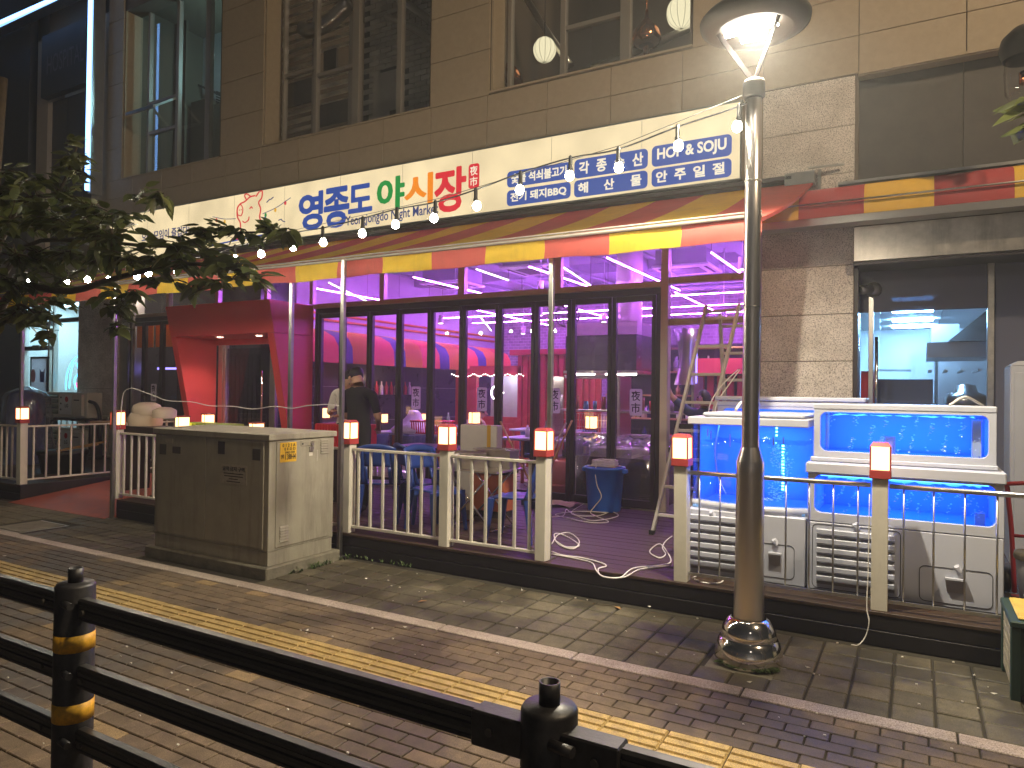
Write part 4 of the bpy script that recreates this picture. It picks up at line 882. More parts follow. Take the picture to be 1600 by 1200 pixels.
# ------------------------------------------------------------------ right shop: steel header, dark glass, kitchen behind
rs = thing('kitchen_shopfront', 'steel-headed dark glass shopfront with bright kitchen behind fish tanks', 'shopfront', (.5, 8.6, .2))
bx('steel_header', (-.595, 8.28, 3.075), (.9, 8.75, 3.44), 'steel_brushed', rs, .004); bx('steel_header', (.905, 8.28, 3.075), (2.8, 8.75, 3.44), 'steel_brushed', rs, .004)
bx('soffit', (-.6, 8.30, 3.04), (2.8, 8.8, 3.072), 'frame_dark', rs)
bx('top_panel', (-.56, 8.79, 2.585), (.62, 8.81, 3.04), 'frost', rs); bx('top_panel', (.68, 8.79, .2), (2.8, 8.81, 3.04), 'frost', rs)
bx('mullion', (.62, 8.74, .2), (.68, 8.84, 3.04), 'steel_brushed', rs, .004); bx('jamb', (-.6, 8.45, .2), (-.56, 8.85, 3.04), 'frame_dark', rs)
bx('glass_door', (-.36, 8.80, .2), (.62, 8.808, 2.585), 'glass', rs); bx('door_stile', (-.475, 8.77, .2), (-.425, 8.83, 2.78), 'steel', rs, .004)
for x in (-.585, -.40): MB().cyl((x+.01, 8.66, 1.0), (x+.01, 8.66, 2.3), .018, 10).cyl((x+.01, 8.66, 2.0), (x+.01, 8.78, 2.0), .01, 6).build('pull_handle', 'chrome', rs)
c = at(1356, 452, 8.7)
t = thing('security_lamp', 'small silver wall camera at top left of kitchen glass', 'camera', (c.x, 8.7, c.z)); MB().lathe([(.001, 0), (.08, 0), (.085, .03), (.05, .06), (.001, .065)], (c.x+.05, 8.79, c.z), 16, M=Matrix.Rotation(R(90), 3, 'X')).build('base', 'steel', t)
MB().cyl((c.x+.03, 8.74, c.z), (c.x-.08, 8.62, c.z-.01), .05, 12).build('barrel', 'steel', t); MB().cyl((c.x-.08, 8.62, c.z-.01), (c.x-.085, 8.615, c.z-.01), .035, 12).build('lens', 'cable_black', t)
kr = thing('kitchen', 'white-lit blue kitchen behind glass right of granite pillar', 'room', (1, 11, .2))
bx('floor', (-1.5, 8.85, .1), (2.9, 15.2, .2), 'floor_in', kr); bx('ceiling', (-1.5, 8.85, 2.90), (2.9, 15.2, 3.0), 'paper_in', kr); bx('back_wall', (-1.5, 15.1, .2), (2.9, 15.2, 2.9), 'paper_in', kr)
bx('side_wall', (-1.57, 8.85, .2), (-1.5, 15.2, 2.9), 'paper_in', kr); bx('side_wall', (1.2, 10.4, .2), (1.3, 15.2, 2.9), 'room_grey', kr)
for y_ in (10.2, 11.6, 13.0, 14.2):
    p = at(1393, 500, y_); x0 = -.0275*y_; x1 = .016*y_
    bx('ceiling_lamp', (x0, y_-.09, 2.865), (x1, y_+.09, 2.898), 'kitchen_led', kr)
for x in (-.9, -.3, .3, .9):
    bx('ceiling_joint', (x, 8.9, 2.894), (x+.012, 15, 2.899), 'room_grey', kr)
bx('cold_cabinet', (-.05, 14.2, .2), (.25, 14.9, 2.5), 'paper_in', kr); bx('cold_cabinet', (.3, 13.8, .2), (1.1, 14.6, 2.35), 'steel', kr)
for k in range(5): bx('rack_shelf', (-.7, 13.8, .9+k*.3), (-.1, 14.3, .93+k*.3), 'steel', kr)
MB().box((.1, 10.3, 2.15), (.78, 11.5, 2.34)).build('hood_body', 'steel', kr)
MB().add([(.32, 10.2, 2.34), (.85, 10.2, 2.34), (.85, 11.5, 2.34), (.32, 11.5, 2.34), (.75, 10.6, 2.75), (.85, 10.6, 2.75), (.85, 11.4, 2.75), (.75, 11.4, 2.75)], [(0,1,5,4),(1,2,6,5),(2,3,7,6),(3,0,4,7),(4,5,6,7)]).build('hood_slope', 'hood_dark', kr)
bx('box_on_hood', (.15, 10.5, 2.345), (.45, 10.9, 2.58), 'paper_in', kr)
for k in range(4): bx('hanging_rail', (.12+k*.17, 10.2, 1.98), (.16+k*.17, 11.2, 2.0), 'steel', kr)
bx('counter', (-.43, 9.5, .2), (.155, 10.1, 1.86), 'cloth_blue', kr); bx('till', (-.58, 9.3, 1.5), (-.45, 9.6, 1.95), 'basket_red', kr)
MB().lathe([(.001, .3), (.1, .28), (.12, .2), (.2, .17), (.22, .12), (.22, 0), (.001, 0)], (.5, 10.0, 1.52), 12).build('mixer', 'steel', kr); bx('shelf', (.2, 9.8, 1.47), (1.1, 10.3, 1.5), 'steel', kr)

# dark shelving with glassware and boxes at the back, right of the hut
dc = thing('display_shelves', 'dark back shelves crowded with bottles seen through right doors', 'shelves', (-4.5, 13.4, .2))
bx('back', (-5.4, 13.5, .2), (-1.8, 13.55, 2.6), 'dark_tile', dc)
for z in (.7, 1.15, 1.6, 2.05, 2.5): bx('shelf', (-5.4, 13.2, z), (-1.8, 13.5, z+.03), 'wood', dc)
for k in range(70):
    x = -5.3+rnd(0, 3.4); z = random.choice((.73, 1.18, 1.63, 2.08)); h = rnd(.1, .3)
    MB().lathe([(.001, 0), (.045, 0), (.045, h*.65), (.018, h*.8), (.018, h), (.001, h)], (x, 13.33, z), 8).build('bottle', random.choice(['ac_green', 'steel', 'hut_red', 'paper_in', 'wood', 'can_navy', 'frame_dark']), dc)

# ceiling machinery and more seats
for i, (x, y_) in enumerate(((-7.6, 11.0), (-5.4, 10.2), (-3.2, 11.2))):
    t = thing('ceiling_cassette', ['square ceiling air unit above the stall canopy', 'square ceiling air unit above middle folding doors', 'square ceiling air unit right of the duct'][i], 'air unit', (x, y_, 3.62), 0, 'ceiling air units'); bx('panel', (x-.45, y_-.45, 3.62), (x+.45, y_+.45, 3.66), 'paper_in', t, .01); bx('body', (x-.4, y_-.4, 3.661), (x+.4, y_+.4, 3.9), 'ceil_grey', t); bx('grille', (x-.25, y_-.25, 3.612), (x+.25, y_+.25, 3.619), 'recess_dark', t)
    for sx in (-.38, .34): bx('vent_slot', (x+sx, y_-.3, 3.612), (x+sx+.04, y_+.3, 3.619), 'recess_dark', t)
for k in range(9):
    x = -9+k*.85; MB().cyl((x, 9.0+.3*(k % 3), 3.95), (x, 16, 3.95), .025, 6).build('conduit', 'ceil_grey', ri)
seats = [(-7.9, 9.9), (-6.5, 9.9), (-5.4, 10.1), (-4.6, 10.1), (-8.6, 12.1), (-7.4, 12.1), (-6.6, 12.3), (-5.4, 12.3), (-6.9, 8.95), (-7.6, 8.9)]
p0_ = None
for i, (x, y_) in enumerate(seats):
    if p0_ is None:
        p0_ = thing('bar_stool', 'x', 'stool', (x, y_, .2), 0, 'round-backed stools at the inside tables')
        MB().lathe([(.001, .46), (.18, .46), (.19, .43), (.17, .40), (.001, .40)], (x, y_, .2), 14).build('seat', 'cloth_blue', p0_); MB().lathe([(.03, .40), (.03, .05), (.18, .02), (.18, 0), (.001, 0)], (x, y_, .2), 12).build('pedestal', 'steel', p0_)
        MB().lathe([(.185, .48), (.20, .74), (.19, .75), (.175, .48)], (x, y_, .2), 14).build('backrest', 'cloth_blue', p0_); o = p0_
    else: o = dup(p0_); o.location = (x, y_, .2)
    o['label'] = ['stool at left end of the table behind man', 'stool behind the red basket table', 'stool left of the foam box inside', 'stool right of the foam box inside', 'far stool under left of canopy', 'far stool under middle of canopy', 'stool left of far table', 'stool right of far table', 'stool pushed against glass behind basket', 'stool pushed against glass behind man'][i]
for i, (x, y_, z, m_, h) in enumerate(((-4.85, 9.55, .96, 'ac_green', .26), (-5.2, 9.6, .96, 'paper_in', .18), (-5.05, 9.5, .96, 'hut_red', .2), (-6.35, 9.5, .96, 'paper_in', .15), (-8.0, 11.5, .96, 'ac_green', .26), (-5.8, 11.7, .96, 'wood', .22))):
    t = thing('table_bottle', ['green bottle on table behind foam box', 'white bottle on table behind foam box', 'red sauce bottle behind foam box', 'white jar right of the red basket', 'green bottle on middle far table', 'brown bottle on far table by canopy'][i], 'bottle', (x, y_, z)); MB().lathe([(.001, 0), (.035, 0), (.035, h*.6), (.014, h*.8), (.014, h), (.001, h)], (x, y_, z), 10).build('bottle', m_, t)
# ------------------------------------------------------------------ railings with lamp-topped posts
def lamp_head(t, x, y, z, s=.066, h=.155):
    bx('lamp_base', (x-s, y-s, z), (x+s, y+s, z+.06), 'red_lamp', t, .004)
    g = bx('lamp_glass', (x-s*.86, y-s*.86, z+.06), (x+s*.86, y+s*.86, z+.06+h), 'lamp_e', t)
    for sx in (-1, 1):
        for sy in (-1, 1): bx('lamp_bar', (x+sx*s*.9-.005, y+sy*s*.9-.005, z+.06), (x+sx*s*.9+.005, y+sy*s*.9+.005, z+.06+h), 'red_lamp', t)
    MB().add([(x-s,y-s,z+.06+h),(x+s,y-s,z+.06+h),(x+s,y+s,z+.06+h),(x-s,y+s,z+.06+h),(x-s*.7,y-s*.7,z+.088+h),(x+s*.7,y-s*.7,z+.088+h),(x+s*.7,y+s*.7,z+.088+h),(x-s*.7,y+s*.7,z+.088+h)],
             [(0,1,5,4),(1,2,6,5),(2,3,7,6),(3,0,4,7),(4,5,6,7),(3,2,1,0)]).build('lamp_cap', 'red_lamp', t)
def rpost(x, y, lab, z0=.224):
    t = thing('railing_post', lab, 'post', (x, y, z0), rnd(-.05, .05), 'white railing posts with red lantern tops')
    bx('post', (x-.05, y-.05, z0), (x+.05, y+.05, 1.105), 'white_paint', t, .004); lamp_head(t, x, y, 1.105); t.rotation_euler = (rnd(-.008, .008), rnd(-.01, .01), rnd(-.05, .05))
for x, lab in ((-.215, 'lantern post standing in front of the two-tier fish tank'), (-1.56, 'lantern post left of street lamp beside the round tank'), (-2.765, 'lantern post at left of the opening with loose cables'),
               (-3.765, 'lantern post between the two railing bays with blue chairs'), (-4.96, 'lantern post half hidden by silver post beside cabinet'), (-8.88, 'lantern post at right edge of the red ramp'), (-11.2, 'lantern post at left corner of the red ramp')):
    rpost(x, 5.40, lab)
rpost(-11.2, 8.15, 'lantern post far back left of the ramp', .224)
def rail(p, q, n, lab, mat='white_paint', r=.011, square=True, z0=.285, z1=1.055, skip=()):
    p, q = Vector(p), Vector(q); t = thing('deck_railing', lab, 'railing', ((p.x+q.x)/2, (p.y+q.y)/2, .224), 0, 'railing bays round the deck')
    for nm, z in (('top_rail', z1), ('bottom_rail', z0)):
        b = MB(); a, c = Vector((p.x, p.y, z)), Vector((q.x, q.y, z))
        (b.beam(a, c, .036, .026) if square else (b.cyl(a, c, .018, 10) if z > .6 else b.beam(a, c, .022, .022))); b.build(nm, mat, t, .003 if square else 0)
    me = None
    for k in range(n):
        c = p.lerp(q, (k+.5)/n)
        if me is None:
            b = MB(); w = r
            if square: b.box((-w, -w, z0+.012-.224), (w, w, z1-.012-.224))
            else: b.cyl((0, 0, z0-.224), (0, 0, z1-.224), w, 6)
            o = b.build('baluster', mat); me = o.data; o.parent = t
        else: o = bpy.data.objects.new('baluster', me); C.objects.link(o); o.parent = t
        o.location = c-Vector((t.location.x, t.location.y, 0)); WL[o.name] = Vector()
    return t
rail((-4.91, 5.40, 0), (-3.82, 5.40, 0), 7, 'white railing bay in front of the two blue chairs')
rail((-3.71, 5.40, 0), (-2.82, 5.40, 0), 6, 'white railing bay in front of the folding steel table')
rail((-1.51, 5.40, 0), (-.27, 5.40, 0), 8, 'thin grey railing bay in front of round fish tank', 'galv', .0065, False)
rail((-.16, 5.40, 0), (1.9, 5.40, 0), 12, 'thin grey railing bay in front of two-tier tank', 'galv', .0065, False)
rail((-8.82, 5.40, 0), (-5.02, 5.40, 0), 25, 'white railing running behind the grey cabinet')
rail((-11.2, 5.46, 0), (-11.2, 8.09, 0), 15, 'white railing along left side of the red ramp')
rail((-14.0, 5.40, 0), (-11.26, 5.40, 0), 18, 'white railing left of the ramp before plastic-wrapped stack')
rail((-15.8, 8.2, 0), (-11.26, 8.2, 0), 22, 'far white railing behind the outdoor air units')
for x, y_, px in ((-7.75, 7.6, 0), (-6.6, 7.5, 0), (-8.3, 6.9, 0)):
    pass
glow(at(285, 662, 6.4).x, 6.4, 1.03, 'squat red lantern seen just above left end of cabinet', 'deck_lamp'); glow(at(325, 660, 6.9).x, 6.9, 1.05, 'tall lantern seen above cabinet before red portal wall', 'deck_lamp', .07); glow(at(401, 662, 6.4).x, 6.4, .99, 'red lantern peeping above the cabinet before portal door', 'deck_lamp')
for lab, px, Y, zz in (('slim stand holding squat lantern behind cabinet left', 285, 6.4, 1.03), ('slim stand holding tall lantern behind cabinet', 325, 6.9, 1.05), ('slim stand holding lantern behind cabinet before door', 401, 6.4, .99)):
    x = at(px, 660, Y).x; t = thing('lamp_stand', lab, 'stand', (x, Y, .224)); bx('post', (x-.05, Y-.05, .224), (x+.05, Y+.05, zz), 'white_paint', t)

# ------------------------------------------------------------------ grey roadside cabinet
cb = thing('utility_cabinet', 'large grey steel utility cabinet on mossy concrete base', 'cabinet', (-5.7, 4.75, 0))
CX0, CX1, CY0, CY1 = -6.50, -4.90, 4.33, 5.12
bx('plinth', (-6.58, 4.285, -.02), (-4.86, 5.19, .10), 'concrete', cb, .012)
bx('skirt', (CX0+.005, CY0+.005, .10), (CX1-.005, CY1-.005, .225), 'cab_paint', cb, .003)
bx('body', (CX0, CY0, .228), (CX1, CY1, 1.20), 'cab_paint', cb, .004)
MB().add([(CX0-.02,CY0-.02,1.2),(CX1+.02,CY0-.02,1.2),(CX1+.02,CY1+.02,1.2),(CX0-.02,CY1+.02,1.2),(CX0-.02,CY0-.02,1.252),(CX1+.02,CY0-.02,1.252),(CX1+.02,CY1+.02,1.252),(CX0-.02,CY1+.02,1.252),(CX0+.3,(CY0+CY1)/2,1.285),(CX1-.3,(CY0+CY1)/2,1.285)],
         [(3,2,1,0),(0,1,5,4),(1,2,6,5),(2,3,7,6),(3,0,4,7),(4,5,9,8),(6,7,8,9),(5,6,9),(7,4,8)]).build('roof', 'cab_paint', cb, .004)
dd = bx('side_door', (CX1-.002, CY0+.075, .25), (CX1+.010, CY1-.055, 1.19), 'cab_paint', cb, .004)
def louv(y0, z0, w=.10, n=6, dz=.024):
    for k in range(n):
        MB().add([(CX1+.010, y0, z0+k*dz), (CX1+.010, y0+w, z0+k*dz), (CX1+.022, y0+w, z0+k*dz-.004), (CX1+.022, y0, z0+k*dz-.004), (CX1+.010, y0, z0+k*dz+.014), (CX1+.010, y0+w, z0+k*dz+.014)], [(0,1,2,3),(3,2,5,4),(0,3,4),(1,5,2)]).build('vent_slot', 'cab_paint', dd)
louv(4.93, 1.05); louv(4.45, .30, .10)
sk = bx('warning_sticker', (CX1+.010, 4.44, 1.0), (CX1+.013, 4.63, 1.175), 'sticker_yellow', dd)
for s_, r_ in (('0 1 2 1 A', (4.465, 1.135, 4.615, 1.163)), ('E E D D', (4.49, 1.105, 4.615, 1.128)), ('PAD SW', (4.50, 1.075, 4.61, 1.095)), ('138H4', (4.50, 1.022, 4.62, 1.070)), ('전주', (4.45, 1.03, 4.485, 1.07))):
    text('sticker_text', s_, r_, lambda u, v, d: (CX1+.0135-d*.3, u, v), 'ink', dd, .02)
bx('lock_plate', (CX1+.010, 4.68, 1.13), (CX1+.016, 4.84, 1.175), 'cab_paint', dd, .008); MB().cyl((CX1+.012, 4.815, 1.152), (CX1+.03, 4.815, 1.152), .018, 12).build('lock', 'galv', dd); MB().cyl((CX1+.012, 4.70, 1.152), (CX1+.02, 4.70, 1.152), .008, 8).build('keyhole', 'ink', dd)
bx('padlock', (CX1+.012, 4.78, 1.08), (CX1+.03, 4.83, 1.12), 'galv', dd); bx('tag', (CX1+.0105, 4.785, 1.035), (CX1+.0125, 4.83, 1.07), 'litter', dd)
for k in range(6): bx('scratch', (CX1+.0105, 4.885, .985+k*.018), (CX1+.0118, 4.893, .992+k*.018), 'litter', dd)
# front (street side) doors
fd = bx('front_door', (CX0+.05, CY0-.008, .25), (-5.735, CY0+.002, 1.19), 'cab_paint', cb, .003); fe = bx('front_door', (-5.729, CY0-.008, .25), (CX1-.06, CY0+.002, 1.19), 'cab_paint', cb, .003)
def plate(x0, z0, x1, z1, m_, par): return bx('plate', (x0, CY0-.011, z0), (x1, CY0-.008, z1), m_, par)
plate(-5.52, .79, -5.17, .96, 'sticker_grey', fe); text('plate_text', '굴착 금지 구역', (-5.49, .905, -5.2, .945), XZ(CY0-.0112), 'ink', fe, .01)
for k, w_ in enumerate((.26, .25, .12, .18)): plate(-5.345-w_/2, .878-k*.024, -5.345+w_/2, .886-k*.024, 'ink', fe).location.y -= .001
plate(-5.56, 1.05, -5.47, 1.165, 'frame_dark', fe); plate(-6.33, 1.115, -6.22, 1.16, 'sticker_grey', fd); plate(-6.22, 1.02, -6.1, 1.085, 'recess_dark', fd); plate(-5.10, 1.02, -5.0, 1.12, 'recess_dark', fe); plate(-6.42, 1.0, -6.32, 1.1, 'recess_dark', fd)
# weeds along the base
wd = MB()
for k in range(62):
    if k < 46: x, y_ = -4.845+rnd(-.015, .04), 4.4+.9*rnd(0, 1)**.6
    else: x, y_ = rnd(-4.8, -3.9), 5.315+rnd(-.012, .005)
    for j in range(3):
        a = rnd(0, 6.28); L = rnd(.012, .07)*rnd(.4, 1); w_ = .005; d = Vector((math.cos(a), math.sin(a), 0)); s_ = Vector((-d.y, d.x, 0))*w_; o_ = Vector((x, y_, 0))
        wd.add([o_-s_, o_+s_, o_+d*L*.4+s_*1.2+Vector((0, 0, L*.7)), o_+d*L+Vector((0, 0, L)), o_+d*L*.4-s_*1.2+Vector((0, 0, L*.7))], [(0, 1, 2, 3, 4)])
for k in range(40):
    a = rnd(-2.6, -.3); x, y_ = -.9+.165*math.cos(a), 4.6+.165*math.sin(a)
    for j in range(3):
        d = Vector((math.cos(a+rnd(-1, 1)), math.sin(a+rnd(-1, 1)), 0)); L = rnd(.03, .07); s_ = Vector((-d.y, d.x, 0))*.012; o_ = Vector((x, y_, 0))
        wd.add([o_, o_+d*L*.5+s_+Vector((0, 0, .02)), o_+d*L+Vector((0, 0, .015)), o_+d*L*.5-s_+Vector((0, 0, .02))], [(0, 1, 2, 3)])
tag(wd.build('weeds', 'weed'), 'small weeds at cabinet base and lamp foot', 'weeds', None, 'stuff')
# litter on the paving
lt = MB()
for px, py in ((572, 904), (607, 907), (665, 925), (633, 980), (1262, 1043), (1522, 1055), (1553, 1084), (1171, 1066), (1015, 948), (1027, 1020), (7, 869), (480, 985), (1010, 1045), (1290, 990)):
    d = RT*(px-800)/1109 - UP*(py-600)/1109 + FW; q = CAM+d*(-1.655/d.z); a = rnd(0, 6)
    vs = [(q.x+.018*math.cos(a+k*1.57)*(1 if k % 2 else .4), q.y+.018*math.sin(a+k*1.57)*(1 if k % 2 else .4), .004+.006*(k % 2)) for k in range(4)]; lt.add(vs+[(q.x, q.y, .012)], [(0,1,4),(1,2,4),(2,3,4),(3,0,4)])
for k in range(160):
    q = (rnd(-5, 1.2), rnd(1.2, 5.3)); s_ = rnd(.003, .007); lt.box((q[0]-s_, q[1]-s_, 0), (q[0]+s_, q[1]+s_*.6, s_))
tag(lt.build('litter', 'litter'), 'scraps of paper and grit scattered on the paving', 'litter', None, 'stuff')
lv = MB()
for px, py in ((484, 1023), (1300, 963), (965, 950), (660, 940), (1545, 1003)):
    d = RT*(px-800)/1109 - UP*(py-600)/1109 + FW; q = CAM+d*(-1.655/d.z); a = rnd(0, 6); L = .045; dx, dy = math.cos(a)*L, math.sin(a)*L
    lv.add([(q.x-dx, q.y-dy, .006), (q.x-dy*.4, q.y+dx*.4, .014), (q.x+dx, q.y+dy, .008), (q.x+dy*.4, q.y-dx*.4, .012)], [(0, 1, 2, 3)])
tag(lv.build('fallen_leaves', 'wood'), 'few dead brown leaves lying on pavement', 'leaves', None, 'stuff')

# ------------------------------------------------------------------ chrome street lamp
LX, LY = -.905, 4.60
sl = thing('street_lamp', 'polished steel street lamp with flat disc head shining', 'street lamp', (LX, LY, 0))
MB().lathe([(.20, 0), (.205, .03), (.195, .10), (.175, .145), (.165, .15), (.168, .16), (.155, .215), (.122, .262), (.105, .27)], (LX, LY, 0), 36).build('base_cover', 'chrome', sl)
MB().lathe([(.093, .25), (.086, .55), (.083, 1.17), (.083, 1.235), (.080, 1.245), (.058, 1.325), (.056, 1.33)], (LX, LY, 0), 32).build('lower_shaft', 'pole_metal', sl)
MB().lathe([(.053, 1.32), (.050, 2.6), (.048, 3.60), (.001, 3.605)], (LX, LY, 0), 28).build('upper_shaft', 'pole_metal', sl); MB().lathe([(.050, 3.52), (.068, 3.53), (.068, 3.615), (.060, 3.63), (.001, 3.632)], (LX, LY, 0), 28).build('shade_collar', 'recess_dark', sl)  # collar added wider than the pole, to shade the shaft from the beam
MB().lathe([(.0525, 2.99), (.0545, 2.995), (.0525, 3.0)], (LX, LY, 0), 24).build('strap', 'cable_white', sl); MB().lathe([(.053, 2.2), (.055, 2.205), (.053, 2.21)], (LX, LY, 0), 24).build('strap', 'galv', sl)
HZ = 3.97
hd = MB().lathe([(.001, .12), (.10, .117), (.23, .10), (.31, .07), (.335, .04), (.33, .012), (.29, -.012), (.235, -.03), (.225, -.025)], (LX, LY, HZ), 40).build('head', 'recess_dark', sl)
MB().lathe([(.225, -.026), (.215, -.02), (.001, -.012)], (LX, LY, HZ), 32).build('reflector', 'recess_dark', hd)
b = MB()
for k in range(3):
    a = R(80+120*k); b.beam((LX, LY, 3.62), (LX+.22*math.cos(a), LY+.22*math.sin(a), HZ-.03), .008, .03)
b.build('bracket', 'frame_dark', hd)
b = MB()
for x, y_ in ((-.095, -.06), (.075, -.07), (-.02, .06)): b.box((LX+x-.075, LY+y_-.03, HZ-.045), (LX+x+.075, LY+y_+.03, HZ-.034))
b.build('led_module', 'led_e', hd); light('led_beam', 'SPOT', (LX, LY, HZ-.06), 600, (1, .89, .68), sl, .03, (0, 0, 0), spot=166)

# ------------------------------------------------------------------ roadside guard rail
gr = thing('guard_rail', 'black steel roadside guard rail with yellow-banded posts', 'guard rail', (-1.5, 1.38, 0))
for i, x in enumerate((-4.32, -2.50, -.685, 1.1)):
    p = MB().lathe([(.062, -.1), (.062, .975), (.056, .985), (.001, .99)], (x, 1.38, 0), 28).build('post', 'black_paint', gr)
    MB().lathe([(.021, .985), (.0235, .985), (.0235, 1.035), (.0195, 1.035), (.0195, .99), (.001, .99)], (x, 1.38, 0), 20).build('tube_stub', 'black_paint', p)
    for z0, z1 in ((.762, .818), (.526, .588)): MB().lathe([(.0625, z0), (.0632, z0), (.0632, z1), (.0625, z1)], (x, 1.38, 0), 28).build('yellow_band', 'band_yellow', p)
    for z in (.93, .70, .475): MB().cyl((x+.03, 1.325, z), (x+.085, 1.318, z), .012, 8).build('bolt', 'black_paint', p)
for z0, z1 in ((.877, .946), (.653, .722), (.442, .511)):
    for x0, x1 in ((-4.25, -2.57), (-2.43, -.76), (-.61, 1.05)):
        pr = [(-.02, z0), (.02, z0), (.02, z1-.006), (.012, z1), (-.012, z1), (-.02, z1-.006), (-.02, z1-.016), (-.013, z1-.02), (-.013, z1-.032), (-.02, z1-.036), (-.02, z1-.046), (-.013, z1-.05), (-.013, z1-.058), (-.02, z1-.062)]
        MB().prism([(u, v) for u, v in pr], x0, x1, lambda u, v, d: (d, 1.37+u, v)).build('rail', 'rail_black', gr)
        for zz in (z1-.026, z1-.054): bx('groove_strip', (x0, 1.353, zz-.005), (x1, 1.3565, zz+.005), 'rail_groove', gr)
        if x1 > -1 and x1 < 0: bx('sleeve', (x1-.10, 1.338, z0-.006), (x1+.03, 1.395, z1+.005), 'black_paint', gr, .004)
        if x0 > -1: bx('sleeve', (x0-.03, 1.338, z0-.006), (x0+.10, 1.395, z1+.005), 'black_paint', gr, .004)
        MB().cyl((x0-.03, 1.37, (z0+z1)/2+.012), (x0+.02, 1.37, (z0+z1)/2+.012), .012, 8).build('pin', 'black_paint', gr)
        for xx in (x0+.05, x1-.05): MB().cyl((xx, 1.34, (z0+z1)/2), (xx, 1.332, (z0+z1)/2), .009, 10).build('screw', 'rail_groove', gr)

# added road lamp, out of view at right; fill light for facade and paving
rl = thing('added_road_lamp', 'unseen tall road lamp added at right to light facade and paving', 'road lamp', (6.6, .2, 0))
MB().lathe([(.09, -.2), (.085, 3), (.06, 8.9), (.001, 8.92)], (6.6, .2, 0), 16).build('mast', 'galv', rl)
MB().tube(curve_pts([(6.6, .2, 8.8), (6.3, .5, 9.2), (5.4, 1.5, 9.4), (4.6, 2.4, 9.45)], 5), .035, 8).build('arm', 'galv', rl)
MB().beam((4.65, 2.35, 9.49), (4.05, 3.0, 9.49), .26, .10).build('head', 'galv', rl)
light('fill_glow', 'POINT', (4.2, 2.8, 9.28), 1500, (1, .77, .50), rl, .16)
# ------------------------------------------------------------------ fish tanks
def frame_hole(x0, z0, x1, z1, hx0, hz0, hx1, hz1, y0, y1, r=.045):
    inn = rrect(hx0, hz0, hx1, hz1, r, 5); b = MB(); n = len(inn)
    out = []
    for (u, v) in inn:
        cu, cv = (hx0+hx1)/2, (hz0+hz1)/2; du, dv = u-cu, v-cv
        t = min(((x1-cu)/du if du > 0 else (x0-cu)/du) if du else 1e9, ((z1-cv)/dv if dv > 0 else (z0-cv)/dv) if dv else 1e9); out.append((cu+du*t, cv+dv*t))
    # snap nearest samples to the outer corners
    for c in ((x0, z0), (x1, z0), (x1, z1), (x0, z1)):
        k = min(range(n), key=lambda i: (out[i][0]-c[0])**2+(out[i][1]-c[1])**2); out[k] = c
    vs = [(u, y0, v) for u, v in inn]+[(u, y0, v) for u, v in out]+[(u, y1, v) for u, v in inn]+[(u, y1, v) for u, v in out]
    fs = []
    for i in range(n):
        j = (i+1) % n; fs += [(i, j, n+j, n+i), (2*n+i, 3*n+i, 3*n+j, 2*n+j), (i, 2*n+i, 2*n+j, j), (n+i, n+j, 3*n+j, 3*n+i)]
    return b.add(vs, fs)
def bubbles(cols, y0, y1, z0, z1, par, slant=.12, n=46):
    b = MB()
    for x in cols:
        for k in range(n):
            f = rnd(0, 1); z = z0+(z1-z0)*f
            if math.sin(f*9+x*31) < -.45: continue
            r_ = rnd(.0024, .0066); b.ball((x+slant*(f-.5)*(.4)+rnd(-.012, .012), rnd(y0, y1), z), r_, 5, 3, (1.5, 1, .8))
    o = b.build('bubbles', 'bubble', par); o['kind'] = 'stuff'
def surface(x0, y0, x1, y1, z, par):
    b = MB(); n, m_ = 26, 8
    vs = [(x0+(x1-x0)*i/n, y0+(y1-y0)*j/m_, z+.005*math.sin(i*1.7+j)+.004*math.sin(i*3.1-j*2.3)) for i in range(n+1) for j in range(m_+1)]
    b.add(vs, [(i*(m_+1)+j, (i+1)*(m_+1)+j, (i+1)*(m_+1)+j+1, i*(m_+1)+j+1) for i in range(n) for j in range(m_)], True).build('water_surface', 'water_mat', par)
def tank_shell(par, x0, x1, y0, y1, z0, z1, hole, nm='tank'):
    frame_hole(x0, z0, x1, z1, *hole, y0, y0+.035).build('front_frame', 'tank_white', par, .002)
    MB().box((x0, y0+.036, z0), (x0+.03, y1, z1)).box((x1-.03, y0+.036, z0), (x1, y1, z1)).build('side_panel', 'tank_white', par)
    MB().box((x0+.031, y1-.03, z0+.02), (x1-.031, y1, z1-.005)).box((x0+.031, y0+.04, z0), (x1-.031, y1-.031, z0+.02)).build('blue_liner', 'tank_blue', par)
    MB().prism(rrect(hole[0]-.01, hole[1]-.01, hole[2]+.01, hole[3]+.01, .045), .022, .028, XZ(y0)).build('pane', 'tank_glass', par)
    bx('lid', (x0-.003, y0-.004, z1), (x1+.003, y1, z1+.042), 'tank_white', par, .006)
    bx('led_bar', (x0+.08, y0+.06, z1-.022), (x1-.08, y0+.09, z1-.004), 'tank_led', par)
    light('tank_lamp', 'AREA', ((x0+x1)/2, (y0+y1)/2+.05, z1-.012), 6*(x1-x0), (.032, .21, 1), par, x1-x0-.2, size_y=.35)
    light('tank_lamp', 'AREA', ((x0+x1)/2, (y0+y1)/2+.1, z0+.03), 2.5*(x1-x0), (.018, .16, 1), par, x1-x0-.2, (R(180), 0, 0), size_y=.3)
def catch(par, x, z, y, w=.05): MB().add([(x, y, z+.02), (x+w*.6, y, z+.035), (x+w, y, z), (x+w*.8, y, z-.035), (x+.01, y, z-.01), (x+.1*w, y-.022, z+.012), (x+w*.6, y-.022, z+.02), (x+w*.8, y-.022, z-.02)], [(0,1,6,5),(1,2,7,6),(2,3,7),(4,0,5),(5,6,7),(3,4,5,7)]).build('catch', 'tank_white', par)
